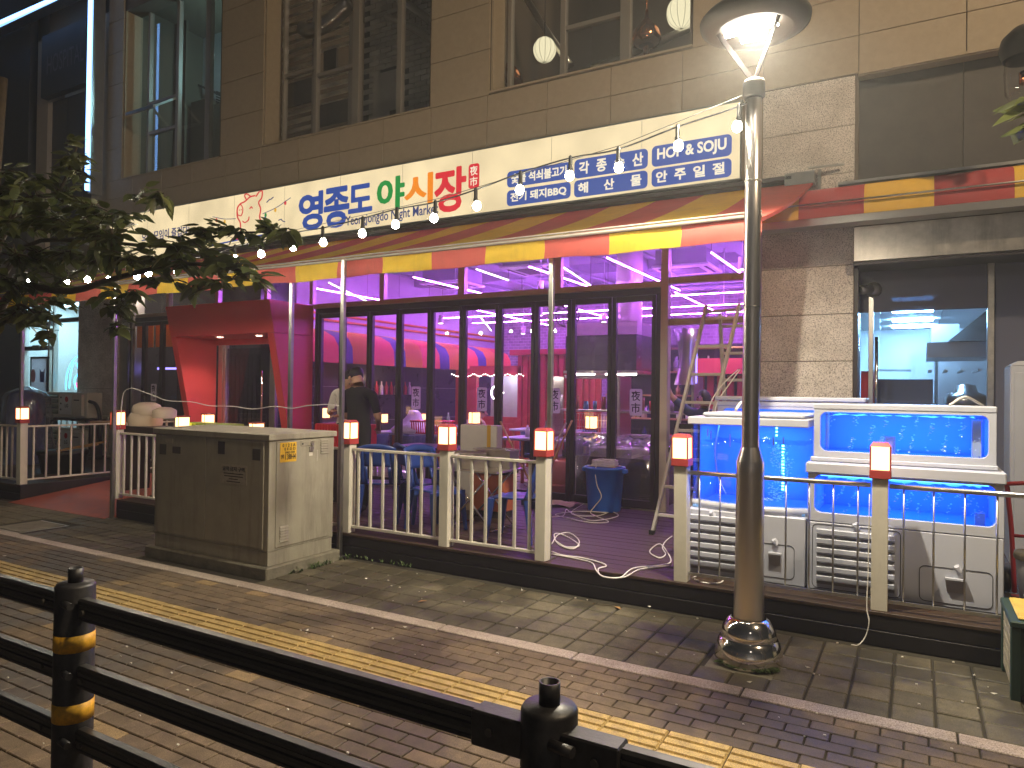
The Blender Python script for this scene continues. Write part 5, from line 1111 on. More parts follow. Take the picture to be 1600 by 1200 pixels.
def louvers(par, x0, x1, z0, z1, y, n):
    bx('vent_shade', (x0, y-.004, z0), (x1, y-.001, z1), 'locker_grey', par); dz = (z1-z0)/n  # grey backing paints in the shade between the slats
    for k in range(n):
        z = z0+k*dz; d = .032 if k < n-1 else .032
        MB().add([(x0, y-.004, z+.018), (x1, y-.004, z+.018), (x1, y-d, z+dz*.45), (x0, y-d, z+dz*.45), (x1, y-d, z+dz*.95), (x0, y-d, z+dz*.95), (x1, y-.004, z+dz), (x0, y-.004, z+dz)], [(0,1,2,3),(3,2,4,5),(5,4,6,7),(0,3,5,7),(1,6,4,2)]).build('louvre_slat', 'tank_white', par, .002)
def hatch(par, x0, z0, x1, z1, y):
    pts = rrect(x0, z0, x1, z1, .035, 4); MB().tube([(u, y-.001, v) for u, v in pts], .0022, 4, closed=True).build('door_gap', 'ink', par)
def scoop(par, x, z, w, y):
    MB().add([(x, y-.001, z), (x+w, y-.001, z), (x+w, y-.04, z), (x, y-.04, z), (x+.0, y-.04, z-.012), (x+w, y-.04, z-.012), (x+w*.9, y-.001, z-.10), (x+w*.1, y-.001, z-.10)], [(0,1,2,3),(3,2,5,4),(4,5,6,7),(0,3,4,7),(1,6,5,2)]).build('pull_scoop', 'tank_white', par)
TR = thing('two_tier_fish_tank', 'white two-tier fish tank cabinet glowing blue at right', 'fish tank', (-.1, 5.9, .224))
BY = 5.66
bx('base_cabinet', (-.70, BY, .235), (.50, 6.5, .73), 'tank_white', TR, .006)
tank_shell(TR, -.70, .50, BY, 6.5, .735, 1.085, (-.655, .80, .455, 1.075))
frame = bx('ledge', (-.715, BY-.02, 1.088), (.512, 6.5, 1.165), 'tank_white', TR, .008)
bx('step', (-.695, BY+.08, 1.168), (.475, 6.45, 1.20), 'tank_white', TR, .006)
tank_shell(TR, -.675, .465, BY+.11, 6.4, 1.20, 1.555, (-.63, 1.245, .42, 1.535))
surface(-.64, BY+.15, .43, 6.36, 1.515, TR); surface(-.66, BY+.05, .46, 6.45, 1.05, TR)
bubbles([-.60, -.42, -.30, -.22, -.10, -.02, .08, .18, .27, .36], BY+.17, 6.2, 1.25, 1.51, TR); bubbles([-.60, -.5, -.40, -.27, -.12, -.03, .06, .14, .24, .32, .40], BY+.08, 6.2, .81, 1.05, TR, .3)
bx('corner_filter', (.33, BY+.2, 1.23), (.385, BY+.26, 1.5), 'tank_white', TR); bx('filter_box', (-.21, BY+.3, 1.23), (-.14, BY+.36, 1.36), 'tank_white', TR); bx('pump', (.35, BY+.2, .76), (.41, BY+.26, .86), 'tank_white', TR)
louvers(TR, -.635, -.13, .28, .685, BY, 6); hatch(TR, -.665, .25, -.095, .715, BY); hatch(TR, .02, .26, .44, .50, BY); scoop(TR, .17, .44, .12, BY); catch(TR, -.40, .72, BY-.002); catch(TR, .22, .50, BY-.002)
# round-fronted tank
TB = thing('round_fish_tank', 'round-fronted white fish tank glowing blue behind street lamp', 'fish tank', (-1.15, 6.1, .224))
rc = (-1.135, 6.20); ra = .47
bx('base_cabinet', (-1.60, BY, .235), (-.715, 6.6, .74), 'tank_white', TB, .006)
def arc(r_, z, n=20):
    k_ = .47-r_; return [(rc[0]+(-1+2*q/n)*(.455-k_), 5.79+k_-.115*(1-(-1+2*q/n)**2), z) for q in range(n+1)]
def band(r_, z0, z1, th, nm, m_):
    b = MB(); a, c, d, e = arc(r_, z0), arc(r_, z1), arc(r_-th, z0), arc(r_-th, z1); n = len(a)
    b.add(a+c+d+e, sum([[(i, i+1, n+i+1, n+i), (2*n+i+1, 2*n+i, 3*n+i, 3*n+i+1), (n+i, n+i+1, 3*n+i+1, 3*n+i), (i+1, i, 2*n+i, 2*n+i+1)] for i in range(n-1)], []), True); return b.build(nm, m_, TB)
band(ra+.005, .742, .80, .05, 'bottom_rim', 'tank_white'); band(ra, .80, 1.415, .008, 'curved_glass', 'tank_glass')
bx('top_rim', (-1.605, 5.665, 1.415), (-.70, 6.6, 1.475), 'tank_white', TB, .006); bx('lid', (-1.5, 5.72, 1.477), (-.735, 6.5, 1.512), 'tank_white', TB, .012)
MB().box((-1.6, 6.5, .745), (-.715, 6.56, 1.41)).box((-1.58, 5.75, .743), (-.73, 6.5, .76)).build('blue_liner', 'tank_blue', TB); bx('side_glass', (-1.594, 5.80, .745), (-1.586, 6.5, 1.41), 'tank_glass', TB); bx('side_glass', (-.690, 5.80, .745), (-.682, 6.5, 1.41), 'tank_glass', TB)
bx('blue_liner', (-1.582, 5.95, .76), (-1.575, 6.5, 1.41), 'tank_blue', TB); surface(-1.55, 5.85, -.74, 6.48, 1.27, TB)
b = MB()
for k in range(15): z = .86+k*.026; b.box((-.985, 6.30, z), (-.965, 6.304, z+.014))
for k in range(3): z = 1.31+k*.03; b.box((-1.035, 6.30, z), (-1.02, 6.304, z+.014))
b.build('led_strip', 'tank_led_cyan', TB)
bubbles([-1.0, -.97, -.93, -1.25, -1.02, -.95, -.9], 5.9, 6.35, .80, 1.26, TB, .05, 90)
for px, y_, z0, z1 in ((1109, 5.80, 1.29, 1.36), (1139, 5.76, 1.24, 1.34), (1104, 5.84, 1.31, 1.37), (1207, 5.77, 1.26, 1.33), (1223, 5.80, 1.27, 1.33)):
    x = at(px, 690, y_).x; bx('drip_mark', (x-.004, y_+.03, z0), (x+.006, y_+.032, z1), 'litter', TB)
light('tank_lamp', 'AREA', (-1.15, 6.15, 1.40), 7, (.035, .24, 1), TB, .7, size_y=.5); light('tank_lamp', 'AREA', (-1.15, 6.15, .775), 3.5, (.02, .18, 1), TB, .6, (R(180), 0, 0), size_y=.5)
louvers(TB, -1.57, -1.20, .27, .70, BY, 6); hatch(TB, -1.04, .28, -.79, .53, BY); scoop(TB, -.97, .47, .09, BY); catch(TB, -1.42, .71, BY-.002); catch(TB, -.95, .545, BY-.002)
MB().tube(curve_pts([(-1.42, 6.0, 1.46), (-1.44, 5.9, 1.2), (-1.40, 5.86, .98), (-1.35, 5.9, .85)], 5), .006, 5).build('air_hose', 'cable_white', TB); MB().tube(curve_pts([(-1.30, 6.0, 1.53), (-1.28, 6.2, 1.60), (-1.2, 6.5, 1.58)], 5), .012, 6).build('water_hose', 'cable_white', TB)
MB().tube(curve_pts([(.2, 6.0, 1.60), (.3, 6.1, 1.66), (.42, 6.3, 1.6)], 5), .010, 6).build('water_hose', 'cable_white', TR); MB().cyl((-.60, 5.95, 1.25), (-.60, 5.95, 1.53), .014, 8).build('stand_pipe', 'cable_white', TR)
# third tank behind
TC = thing('rear_fish_tank', 'low blue-lit fish tank behind the round tank by pillar', 'fish tank', (-1.1, 7.0, .224))
bx('base_cabinet', (-1.62, 6.7, .235), (-.4, 7.35, 1.0), 'tank_white', TC); tank_shell(TC, -1.62, -.4, 6.7, 7.35, 1.0, 1.55, (-1.57, 1.06, -.45, 1.525)); bx('upstand', (-1.64, 6.69, 1.6), (-.38, 7.36, 1.64), 'tank_white', TC, .008)

# ------------------------------------------------------------------ ladder
ld = thing('step_ladder', 'tall aluminium folding ladder standing behind fish tanks', 'ladder', (-2, 7.2, .224))
def ladder_side(pa, pb, n, w0, w1, nm):
    pa, pb = Vector(pa), Vector(pb); s = []
    for k in (-1, 1):
        a = pa+Vector((k*w0/2, 0, 0)); c = pb+Vector((k*w1/2, 0, 0)); MB().beam(a, c, .03, .06, (0, 1, 0)).build('stile', 'alu', ld, .004); s.append((a, c))
        MB().cbox(a+Vector((0, 0, .02)), (.045, .075, .05)).build('foot', 'cable_black', ld)
    for i in range(n):
        t = (i+.7)/(n+.2); a = s[0][0].lerp(s[0][1], t); c = s[1][0].lerp(s[1][1], t); MB().beam(a, c, .035, .03).build('rung', 'alu', ld, .003)
fa = at(1020, 826, 7.15); fb = at(1118, 474, 7.35)
def sec(fx, Y0, Z0, tx, Y1, Z1, n, w): ladder_side((fx, Y0, Z0), (tx, Y1, Z1), n, w, w, 'side')
sec(-2.17, 7.0, .224, -1.72, 7.30, 2.57, 8, .33); sec(-1.60, 7.95, .224, -1.62, 7.45, 2.50, 8, .33)
MB().beam((-1.90, 7.32, 2.50), (-1.45, 7.42, 2.53), .03, .03).build('hinge_bar', 'galv', ld)
for z in (1.33, 1.08):
    x = -2.17+.45*(z-.22)/2.35; MB().beam((x-.2, 7.02+(z-.2)*.12, z), (x+.2, 7.02+(z-.2)*.12, z), .05, .045).build('lock_hinge', 'cable_black', ld)

# ------------------------------------------------------------------ blue plastic chairs
def chair():
    t = thing('plastic_chair', 'x', 'chair', (0, 0, 0), 0, 'blue plastic chairs on the deck')
    b = MB(); n = 9; vs = []; 
    for top in (0, 1):
        for i in range(n):
            for j in range(n):
                u, v = -1+2*i/(n-1), -1+2*j/(n-1); k = 1/(1+.06*(abs(u)**3*abs(v)**3)*4)
                x, y_ = u*.215*k, v*.21*k; z = .43-.018*(1-u*u)*(1-v*v)-.03*max(0, -v-.5)-(.0 if top == 0 else .016); vs.append((x, y_, z))
    q = lambda i, j, t_: t_*n*n+i*n+j
    fs = [(q(i,j,0), q(i+1,j,0), q(i+1,j+1,0), q(i,j+1,0)) for i in range(n-1) for j in range(n-1)]+[(q(i,j+1,1), q(i+1,j+1,1), q(i+1,j,1), q(i,j,1)) for i in range(n-1) for j in range(n-1)]
    for i in range(n-1): fs += [(q(i,0,1), q(i+1,0,1), q(i+1,0,0), q(i,0,0)), (q(i,n-1,0), q(i+1,n-1,0), q(i+1,n-1,1), q(i,n-1,1)), (q(0,i,0), q(0,i+1,0), q(0,i+1,1), q(0,i,1)), (q(n-1,i,1), q(n-1,i+1,1), q(n-1,i+1,0), q(n-1,i,0))]
    b.add(vs, fs, True).build('seat', 'blue_plastic', t, local=True)
    bx('seat_rim', (-.215, -.215, .375), (.215, -.20, .415), 'blue_plastic', t, .005)
    for sx in (-1, 1):
        for sy in (-1, 1):
            x, y_ = sx*.185, sy*.18; b = MB(); P0 = [(x-.028, y_-.03), (x+.028, y_-.03), (x+.028, y_+.03), (x-.028, y_+.03)]; o_ = (sx*.03, sy*.045)
            P1 = [((u-x)*.55+x+o_[0], (v-y_)*.55+y_+o_[1]) for u, v in P0]
            b.add([(u, v, .41) for u, v in P0]+[(u, v, 0) for u, v in P1], [(0,1,2,3),(7,6,5,4),(0,4,5,1),(1,5,6,2),(2,6,7,3),(3,7,4,0)]).build('leg', 'blue_plastic', t, .006, local=True)
    # arched back shell, one opening between the side bands and a slotted panel
    def bp(u, v): a = u*.235; return (a*(1-.12*v), .195+.11*v-.10*(a/.235)**2*.5*(1-.2*v)+.02, .44+.42*v*(1-.10*u*u))
    def shell(u0, u1, v0, v1, nu, nv, nm):
        b = MB(); vs = []
        for s_ in (0, 1):
            for i in range(nu+1):
                for j in range(nv+1): x, y_, z = bp(u0+(u1-u0)*i/nu, v0+(v1-v0)*j/nv); vs.append((x, y_+.012*s_, z))
        m_ = nv+1; N_ = (nu+1)*m_; fs = []
        for i in range(nu):
            for j in range(nv): a = i*m_+j; fs += [(a, a+m_, a+m_+1, a+1), (N_+a+1, N_+a+m_+1, N_+a+m_, N_+a)]
        for i in range(nu): a = i*m_; fs += [(N_+a, N_+a+m_, a+m_, a), (a+nv, a+m_+nv, N_+a+m_+nv, N_+a+nv)]
        for j in range(nv): fs += [(j, j+1, N_+j+1, N_+j), (nu*m_+j+1, nu*m_+j, N_+nu*m_+j, N_+nu*m_+j+1)]
        b.add(vs, fs, True); b.build(nm, 'blue_plastic', t, local=True)
    shell(-1, -.66, -.05, .9, 2, 8, 'back_band'); shell(.66, 1, -.05, .9, 2, 8, 'back_band'); shell(-1, 1, .84, 1, 10, 2, 'back_top'); shell(-.64, .64, .42, .82, 8, 5, 'back_panel'); shell(-.64, -.5, -.02, .42, 1, 3, 'back_strut'); shell(.5, .64, -.02, .42, 1, 3, 'back_strut')
    return t
c0 = chair(); G = 'blue plastic chairs on the deck'
place(c0, (-5.1, 6.10, .224), R(205), 'blue plastic chair right behind the slim post and cabinet', G, True)
place(c0, (-4.30, 5.98, .224), R(75), 'blue plastic chair in middle of left railing bay facing right', G)
place(c0, (-4.72, 6.35, .224), R(150), 'darker blue plastic chair tucked between two other chairs', G)
place(c0, (-3.38, 6.02, .224), R(-80), 'blue plastic chair beside post at the cable opening', G)

# ------------------------------------------------------------------ things on the deck
ft = thing('folding_table', 'steel folding table on crossed legs behind white railing', 'table', (-4.0, 6.3, .224))
bx('top', (-4.35, 6.05, .83), (-3.62, 6.6, .85), 'steel', ft, .004)
for y_ in (6.1, 6.55):
    MB().cyl((-4.25, y_, .235), (-3.72, y_, .82), .012, 8).build('leg', 'chrome', ft); MB().cyl((-3.72, y_+.03, .235), (-4.25, y_+.03, .82), .012, 8).build('leg', 'chrome', ft)
MB().cyl((-3.72, 6.1, .24), (-3.72, 6.58, .24), .01, 6).cyl((-4.25, 6.1, .24), (-4.25, 6.55, .24), .01, 6).build('foot_bar', 'chrome', ft)
def tray(x0, y0, x1, y1, z, h, lab):
    t = thing('steel_tray', lab, 'tray', (x0, y0, z), 0, 'deep steel trays on the folding table'); b = MB(); e = .02
    b.box((x0, y0, z), (x1, y1, z+.006)).box((x0, y0, z+.006), (x0+.006, y1, z+h)).box((x1-.006, y0, z+.006), (x1, y1, z+h)).box((x0+.006, y0, z+.006), (x1-.006, y0+.006, z+h)).box((x0+.006, y1-.006, z+.006), (x1-.006, y1, z+h)); b.build('pan', 'steel', t)
    MB().box((x0-e, y0-e, z+h), (x1+e, y0, z+h+.006)).box((x0-e, y1, z+h), (x1+e, y1+e, z+h+.006)).box((x0-e, y0, z+h), (x0, y1, z+h+.006)).box((x1, y0, z+h), (x1+e, y1, z+h+.006)).build('rim', 'chrome', t)
tray(-4.28, 6.1, -3.92, 6.34, .851, .16, 'nearer deep steel tray on the folding table'); tray(-4.08, 6.38, -3.66, 6.58, .851, .19, 'farther deep steel tray on the folding table')
t = thing('paper_cup', 'white paper cup standing before the steel trays', 'cup', (-4.15, 6.07, .851)); MB().lathe([(.001, 0), (.034, 0), (.045, .15), (.048, .152), (.044, .156), (.001, .12)], (-4.13, 6.075, .851), 16).build('cup', 'poster', t)
t = thing('foam_box', 'tall white foam slab with yellow tape behind table', 'box', (-4.5, 7.2, .224)); bx('slab', (-4.80, 7.15, .35), (-4.28, 7.28, 1.25), 'foam', t, .01); bx('tape', (-4.415, 7.146, .352), (-4.365, 7.1495, 1.252), 'tape', t); bx('plinth_block', (-4.75, 7.16, .224), (-4.32, 7.28, .349), 'cardboard', t)
t = thing('blue_bin', 'blue plastic tub standing before right folding doors', 'tub', (-3.3, 8.1, .224))
MB().lathe([(.001, .002), (.19, 0), (.20, .02), (.235, .50), (.25, .505), (.255, .53), (.24, .535), (.228, .52), (.19, .05), (.001, .05)], (-3.30, 8.08, .224), 28).build('tub', 'tub_blue', t)
for s_ in (-1, 1): MB().cbox((-3.30+s_*.26, 8.08, .224+.49), (.05, .10, .05)).build('handle', 'tub_blue', t, .01)
t = thing('cable_coil', 'coil of white cable lying on the blue tub', 'cable coil', (-3.30, 8.08, .76))
bx('board', (-3.47, 7.95, .761), (-3.13, 8.2, .768), 'cardboard', t); b = MB()
for k in range(5): b.tube([(-3.30+(.155+rnd(-.008, .008))*math.cos(a*.35), 8.08+(.155+rnd(-.008, .008))*math.sin(a*.35), .775+k*.014+rnd(-.003, .003)) for a in range(18)], .0065, 5, closed=True)
b.build('coil', 'cable_white', t); MB().tube(curve_pts([(-3.34, 7.92, .80), (-3.33, 7.86, .70), (-3.30, 7.85, .55), (-3.25, 7.86, .42), (-3.33, 7.85, .30), (-3.36, 7.8, .232), (-3.2, 7.6, .232), (-2.95, 7.35, .232), (-3.1, 7.2, .232), (-3.4, 7.3, .232), (-3.65, 7.45, .232), (-3.5, 7.8, .232), (-3.2, 7.9, .232)], 6), .006, 5).build('lead', 'cable_white', t)
def floor_cable(pts, lab, r_=.006):
    q = [Vector((x, y_, .224+r_+.002)) for x, y_ in pts]; tag(MB().tube(curve_pts(q, 6), r_, 5).build('cable', 'cable_white'), lab, 'cable', 'loose white cables on the deck')
gp = lambda px, py: (lambda d: (CAM+d*((.23-1.66)/d.z)).to_2d())(RT*(px-800)/1109-UP*(py-600)/1109+FW)
floor_cable([gp(*p) for p in ((862, 850), (872, 836), (890, 833), (905, 846), (895, 858), (872, 850), (866, 835), (880, 836), (905, 852), (885, 855), (868, 845))], 'tangle of white cable loops beside the lantern post')
floor_cable([gp(*p) for p in ((862, 862), (880, 868), (910, 872), (940, 880), (947, 885), (935, 889), (940, 900), (968, 903), (990, 888), (1030, 884), (1048, 878), (1042, 862), (1030, 850), (1015, 862), (1030, 872), (1040, 866), (1035, 856), (1040, 846), (1050, 838))], 'long white cable sweeping along the deck edge')
floor_cable([gp(*p) for p in ((862, 866), (900, 873), (925, 880), (932, 892), (945, 902), (975, 902), (1000, 890), (1046, 884))], 'second white cable sagging over the deck edge')
floor_cable([gp(*p) for p in ((862, 808), (880, 806), (885, 796), (893, 802), (920, 813), (945, 812), (966, 806), (955, 800), (935, 806), (905, 806), (893, 800), (918, 784))], 'white cable looped on boards before the tub')
floor_cable([gp(*p) for p in ((1082, 903), (1100, 897), (1128, 903), (1125, 911), (1100, 911), (1085, 905))], 'small white cable loop under thin railing beside lamp')
b = MB().tube(curve_pts([(-.275, 5.35, 1.0), (-.28, 5.345, .5), (-.285, 5.32, .25), (-.27, 5.30, .16), (-.29, 5.29, .06), (-.33, 5.25, .008), (-.37, 5.23, .008)], 6), .004, 5)
tag(b.build('cable', 'cable_white'), 'thin cable hanging down the deck front to paving', 'cable')
b = MB().tube(curve_pts([at(188, 668, 5.33), at(192, 618, 5.33), at(203, 607, 5.33), at(215, 609, 5.35), at(240, 618, 5.4), at(262, 626, 5.4), at(300, 628, 5.5), at(328, 634, 5.5), at(365, 635, 5.5), at(395, 639, 5.5), at(430, 635, 5.45), at(455, 638, 5.42), at(480, 634, 5.4), at(510, 632, 5.35), at(530, 634, 5.35)], 5), .005, 5)
tag(b.build('cable', 'cable_white'), 'white cable strung between posts above the cabinet', 'cable')
b = MB()
for o_ in (0, .06): b.tube(curve_pts([(-1.52+o_*.3, 7.1, 1.9), (-1.62+o_, 6.9, 1.75), (-1.68+o_, 6.7, 1.58), (-1.70+o_, 6.65, 1.4)], 5), .006, 5)
tag(b.build('cable', 'cable_white'), 'pair of white cables hanging beside the ladder', 'cable')
for (x, y_, z), (x2, y2, z2), m_, lab in (((-3.98, 7.7, .224), (-4.71, 7.95, 1.26), 'wood', 'wooden broom handle leaning left behind trays'), ((-4.15, 7.9, .224), (-3.80, 8.2, 1.30), 'wood', 'wooden broom handle leaning right beside tub'), ((-4.22, 7.9, .224), (-3.86, 8.15, 1.27), 'alu', 'pale broom handle leaning right beside wooden one')):
    t = thing('broom', lab, 'broom', (x, y_, z), 0, 'brooms leaning on the glass'); MB().cyl((x, y_, z+.08), (x2, y2, z2), .013, 8).build('handle', m_, t); MB().box((x-.12, y_-.03, z), (x+.12, y_+.03, z+.09)).build('head', 'navy_plastic', t)
t = thing('cardboard_sheet', 'crumpled brown paper sack lying before left of the tub', 'sack', (-4.0, 8.1, .224)); b = MB(); vs = [(-4.25+.55*i/6, 7.95+.3*j/4, .228+rnd(0, .05)) for i in range(7) for j in range(5)]; b.add(vs, [(i*5+j, (i+1)*5+j, (i+1)*5+j+1, i*5+j+1) for i in range(6) for j in range(4)]).build('sack', 'cardboard', t)
for x, y_, z0, lab in ((-5.5, 7.6, .224, 'black table behind the blue chairs on deck'),):
    t = thing('deck_table', lab, 'table', (x, y_, z0)); bx('top', (x-.5, y_-.3, .90), (x+.6, y_+.3, .93), 'frame_dark', t, .005)
    for sx in (-.45, .5):
        for sy in (-.25, .25): bx('leg', (x+sx-.02, y_+sy-.02, z0), (x+sx+.02, y_+sy+.02, .90), 'frame_dark', t)
t = thing('orange_crate', 'orange and black plastic crate under the deck table', 'crate', (-4.15, 7.0, .224)); bx('box', (-4.42, 6.85, .30), (-4.0, 7.1, .72), 'orange_brown', t, .01); bx('lid', (-4.45, 6.82, .722), (-3.97, 7.13, .76), 'frame_dark', t, .006); bx('feet', (-4.4, 6.87, .224), (-4.02, 7.08, .30), 'frame_dark', t)
t = thing('red_crate', 'red plastic crate standing behind cabinet top', 'crate', (-6.3, 6.9, .224)); bx('box', (-6.75, 6.7, .9), (-6.05, 7.1, 1.21), 'basket_red', t, .01); bx('stand', (-6.7, 6.72, .224), (-6.1, 7.08, .9), 'frame_dark', t)
for k in range(14): bx('rib', (-6.74+k*.05, 6.69, .91), (-6.72+k*.05, 6.70, 1.2), 'basket_red', t)
# left of the ramp
t = thing('foam_cups_stack', 'stack of glossy cream plastic bowls behind left railing', 'bowls', (-9.4, 6.2, .224))
for (x, z, s_) in ((-9.55, 1.10, 1), (-9.52, 1.25, .85), (-9.12, 1.22, .7)): MB().lathe([(.22*s_, 0), (.23*s_, .1), (.2*s_, .17*s_), (.12*s_, .21*s_), (.001, .22*s_)], (x, 6.2, z), 18).build('bowl', 'cream', t)
bx('stand', (-9.8, 6.0, 1.0), (-8.95, 6.4, 1.095), 'frame_dark', t)
for sx in (-9.75, -9.0): bx('leg', (sx-.02, 6.0, .18), (sx+.02, 6.4, 1.0), 'frame_dark', t)
t = thing('lime_crate', 'lime green ribbed crate behind left railing', 'crate', (-8.85, 6.6, .224)); bx('box', (-9.15, 6.5, .75), (-8.2, 6.8, 1.15), 'lime', t, .01); bx('stand', (-9.1, 6.5, .2), (-8.25, 6.8, .748), 'frame_dark', t)
for k in range(12): MB().beam((-9.1+k*.075, 6.495, .77), (-9.07+k*.078, 6.495, 1.14), .02, .012).build('rib', 'lime', t)
def ac(z, lab):
    t = thing('outdoor_air_unit', lab, 'air conditioner', (-14.5, 7.9, z), 0, 'stacked outdoor air units'); x0, x1 = -15.45, -13.95; b = bx('casing', (x0, 7.85, z), (x1, 8.15, z+.5), 'ac_white', t, .012)
    p = lambda nm, a, c, m_, par=t: bx(nm, a, c, m_, par)
    for k in range(4): MB().add([(x0+.02, 7.848, z+.06+k*.105), (x0+.5, 7.848, z+.06+k*.105), (x0+.55, 7.79, z+.10+k*.105), (x0+.02, 7.79, z+.10+k*.105), (x0+.5, 7.848, z+.15+k*.105), (x0+.02, 7.848, z+.15+k*.105)], [(0,1,2,3),(3,2,4,5),(1,4,2),(0,3,5)]).build('grille_fin', 'ac_green', t)
    p('control_panel', (x0+.56, 7.835, z+.06), (x0+.98, 7.849, z+.46), 'poster'); p('side_box', (x0+1.08, 7.80, z+.05), (x0+1.4, 7.849, z+.45), 'ac_white')
    for k in range(3): p('panel_slot', (x0+.60, 7.83, z+.14+k*.12), (x0+.64, 7.834, z+.17+k*.12), 'ink')
    MB().prism([(x0+.82+.055*math.cos(a*.45), z+.36+.055*math.sin(a*.45)) for a in range(14)], 0, -.004, XZ(7.834)).build('emblem', 'red_ink', t); text('maker_name', 'LG', (x0+.77, z+.20, x0+.88, z+.27), XZ(7.832), 'ink', t, .01); p('vent_slit', (x0+1.14, 7.796, z+.34), (x0+1.32, 7.799, z+.36), 'ink')
ac(1.02, 'upper of two stacked outdoor air units at left'); ac(.30, 'lower of two stacked outdoor air units at left')
t = thing('unit_frame', 'dark steel frame carrying the stacked air units', 'frame', (-14.7, 8, .224))
for x in (-15.5, -13.9): bx('upright', (x-.03, 7.88, .224), (x+.03, 8.12, 1.0), 'frame_dark', t)
bx('shelf', (-15.55, 7.82, .96), (-13.85, 8.18, 1.0), 'frame_dark', t); bx('shelf', (-15.55, 7.82, .25), (-13.85, 8.18, .29), 'frame_dark', t)
t = thing('hose', 'black insulated pipe curving from upper air unit', 'pipe', (-13.9, 7.9, 1)); MB().tube(curve_pts([(-13.95, 7.9, 1.35), (-13.75, 7.9, 1.3), (-13.65, 7.92, 1.1), (-13.65, 7.95, .6)], 6), .035, 8).build('hose', 'cable_black', t)
t = thing('wrapped_chair_stack', 'tall stack of blue chairs under clear plastic wrap at far left', 'chair stack', (-14.0, 6.8, .224))
MB().lathe([(.30, 0), (.30, .5), (.29, 1.1), (.26, 1.25), (.15, 1.32), (.001, 1.33)], (-14.0, 6.8, .235), 24).build('chairs', 'wrap_blue', t)
b = MB(); n, m_ = 36, 14; vs = []
for j in range(m_):
    f = j/(m_-1); z = .23+1.40*f; rr_ = (.46-.12*f if f < .9 else .352*(1-(f-.9)*8.5))
    for i in range(n): a = 6.2832*i/n; w_ = rr_*(1+.05*math.sin(a*7+j*.7)+.03*math.sin(a*13-j)); vs.append((-14.0+w_*math.cos(a), 6.8+w_*math.sin(a), z))
b.add(vs, [(j*n+i, j*n+(i+1) % n, (j+1)*n+(i+1) % n, (j+1)*n+i) for j in range(m_-1) for i in range(n)], True).build('wrap', 'bag_clear', t)
t = thing('timber_plank', 'pale timber plank leaning on the far left railing', 'plank', (-12.2, 5.3, 0)); MB().beam((-12.15, 5.22, .0), (-11.85, 5.36, .86), .10, .03, (0, 1, 0)).build('plank', 'wood', t)
t = thing('black_barrel', 'round black tub on deck behind left railing', 'tub', (-12.2, 6.4, .224)); MB().lathe([(.001, 0), (.3, 0), (.36, .3), (.38, .31), (.38, .36), (.001, .37)], (-12.2, 6.5, .224), 20).build('tub', 'cable_black', t); MB().beam((-12.0, 6.3, .6), (-11.4, 6.6, .72), .04, .03).beam((-12.0, 6.4, .62), (-11.5, 6.8, .75), .04, .03).build('timber_offcut', 'wood', t)
t = thing('dark_stand', 'dark steel table frame behind the ramp railing', 'table', (-12, 7.3, .224)); bx('top', (-12.35, 7.0, 1.0), (-11.4, 7.5, 1.05), 'wood', t)
for x in (-12.3, -11.45):
    for y_ in (7.05, 7.45): bx('leg', (x-.02, y_-.02, .224), (x+.02, y_+.02, 1.0), 'frame_dark', t)
# far right odds and ends
t = thing('grey_locker', 'grey steel locker at far right edge beside dark glass', 'locker', (.95, 7.6, .224)); bx('body', (.70, 7.5, .224), (1.4, 8.0, 1.94), 'locker_grey', t, .01); bx('door', (.73, 7.49, .3), (1.37, 7.499, 1.88), 'locker_grey', t, .004); MB().add([(.70,7.5,1.941),(1.4,7.5,1.941),(1.4,8,1.941),(.7,8,1.941),(.76,7.55,1.98),(1.34,7.55,1.98),(1.34,7.95,1.98),(.76,7.95,1.98)], [(0,1,5,4),(1,2,6,5),(2,3,7,6),(3,0,4,7),(4,5,6,7)]).build('cap', 'locker_grey', t)
t = thing('hand_truck', 'red hand truck standing at far right behind tanks', 'hand truck', (.75, 6.3, .224))
MB().tube(curve_pts([(.62, 6.3, .25), (.60, 6.3, .7), (.575, 6.28, .98), (.60, 6.26, 1.04), (.95, 6.26, 1.05), (1.0, 6.28, .98), (1.0, 6.3, .25)], 5), .016, 8).build('frame', 'hand_red', t)
for z in (.5, .66): MB().cyl((.61, 6.3, z), (1.0, 6.3, z), .012, 8).build('cross_bar', 'hand_red', t)
bx('toe_plate', (.6, 6.1, .226), (1.0, 6.3, .236), 'hand_red', t)
for x in (.58, 1.03): MB().cyl((x-.02, 6.38, .32), (x+.02, 6.38, .32), .09, 16).build('wheel', 'cable_black', t)
t = thing('foam_bucket', 'white tub with lid standing at far right on deck', 'bucket', (.72, 5.95, .224)); MB().lathe([(.001, 0), (.13, 0), (.16, .34), (.001, .34)], (.75, 5.95, .224), 20).build('tub', 'tank_white', t); MB().lathe([(.17, .342), (.175, .36), (.17, .385), (.001, .39)], (.75, 5.95, .224), 20).build('lid', 'wood_grey', t)
t = thing('foot_stool', 'small white wire stool at the far right deck edge', 'stool', (.75, 5.6, .224)); MB().tube([(.62, 5.55, .36), (.9, 5.55, .36), (.9, 5.75, .36), (.62, 5.75, .36)], .01, 6, closed=True).tube([(.60, 5.5, .232), (.92, 5.5, .232), (.92, 5.8, .232), (.60, 5.8, .232)], .01, 6, closed=True).build('frame', 'tank_white', t)
gb = thing('green_planter', 'dark green planter box with slatted side at bottom right', 'planter', (.7, 5.0, 0)); bx('frame', (.475, 4.78, .03), (.95, 5.28, .385), 'green_box', gb, .006)
for k in range(6): bx('slat', (.462, 4.82, .05+k*.054), (.474, 5.24, .098+k*.054), 'wood_grey', gb, .002)
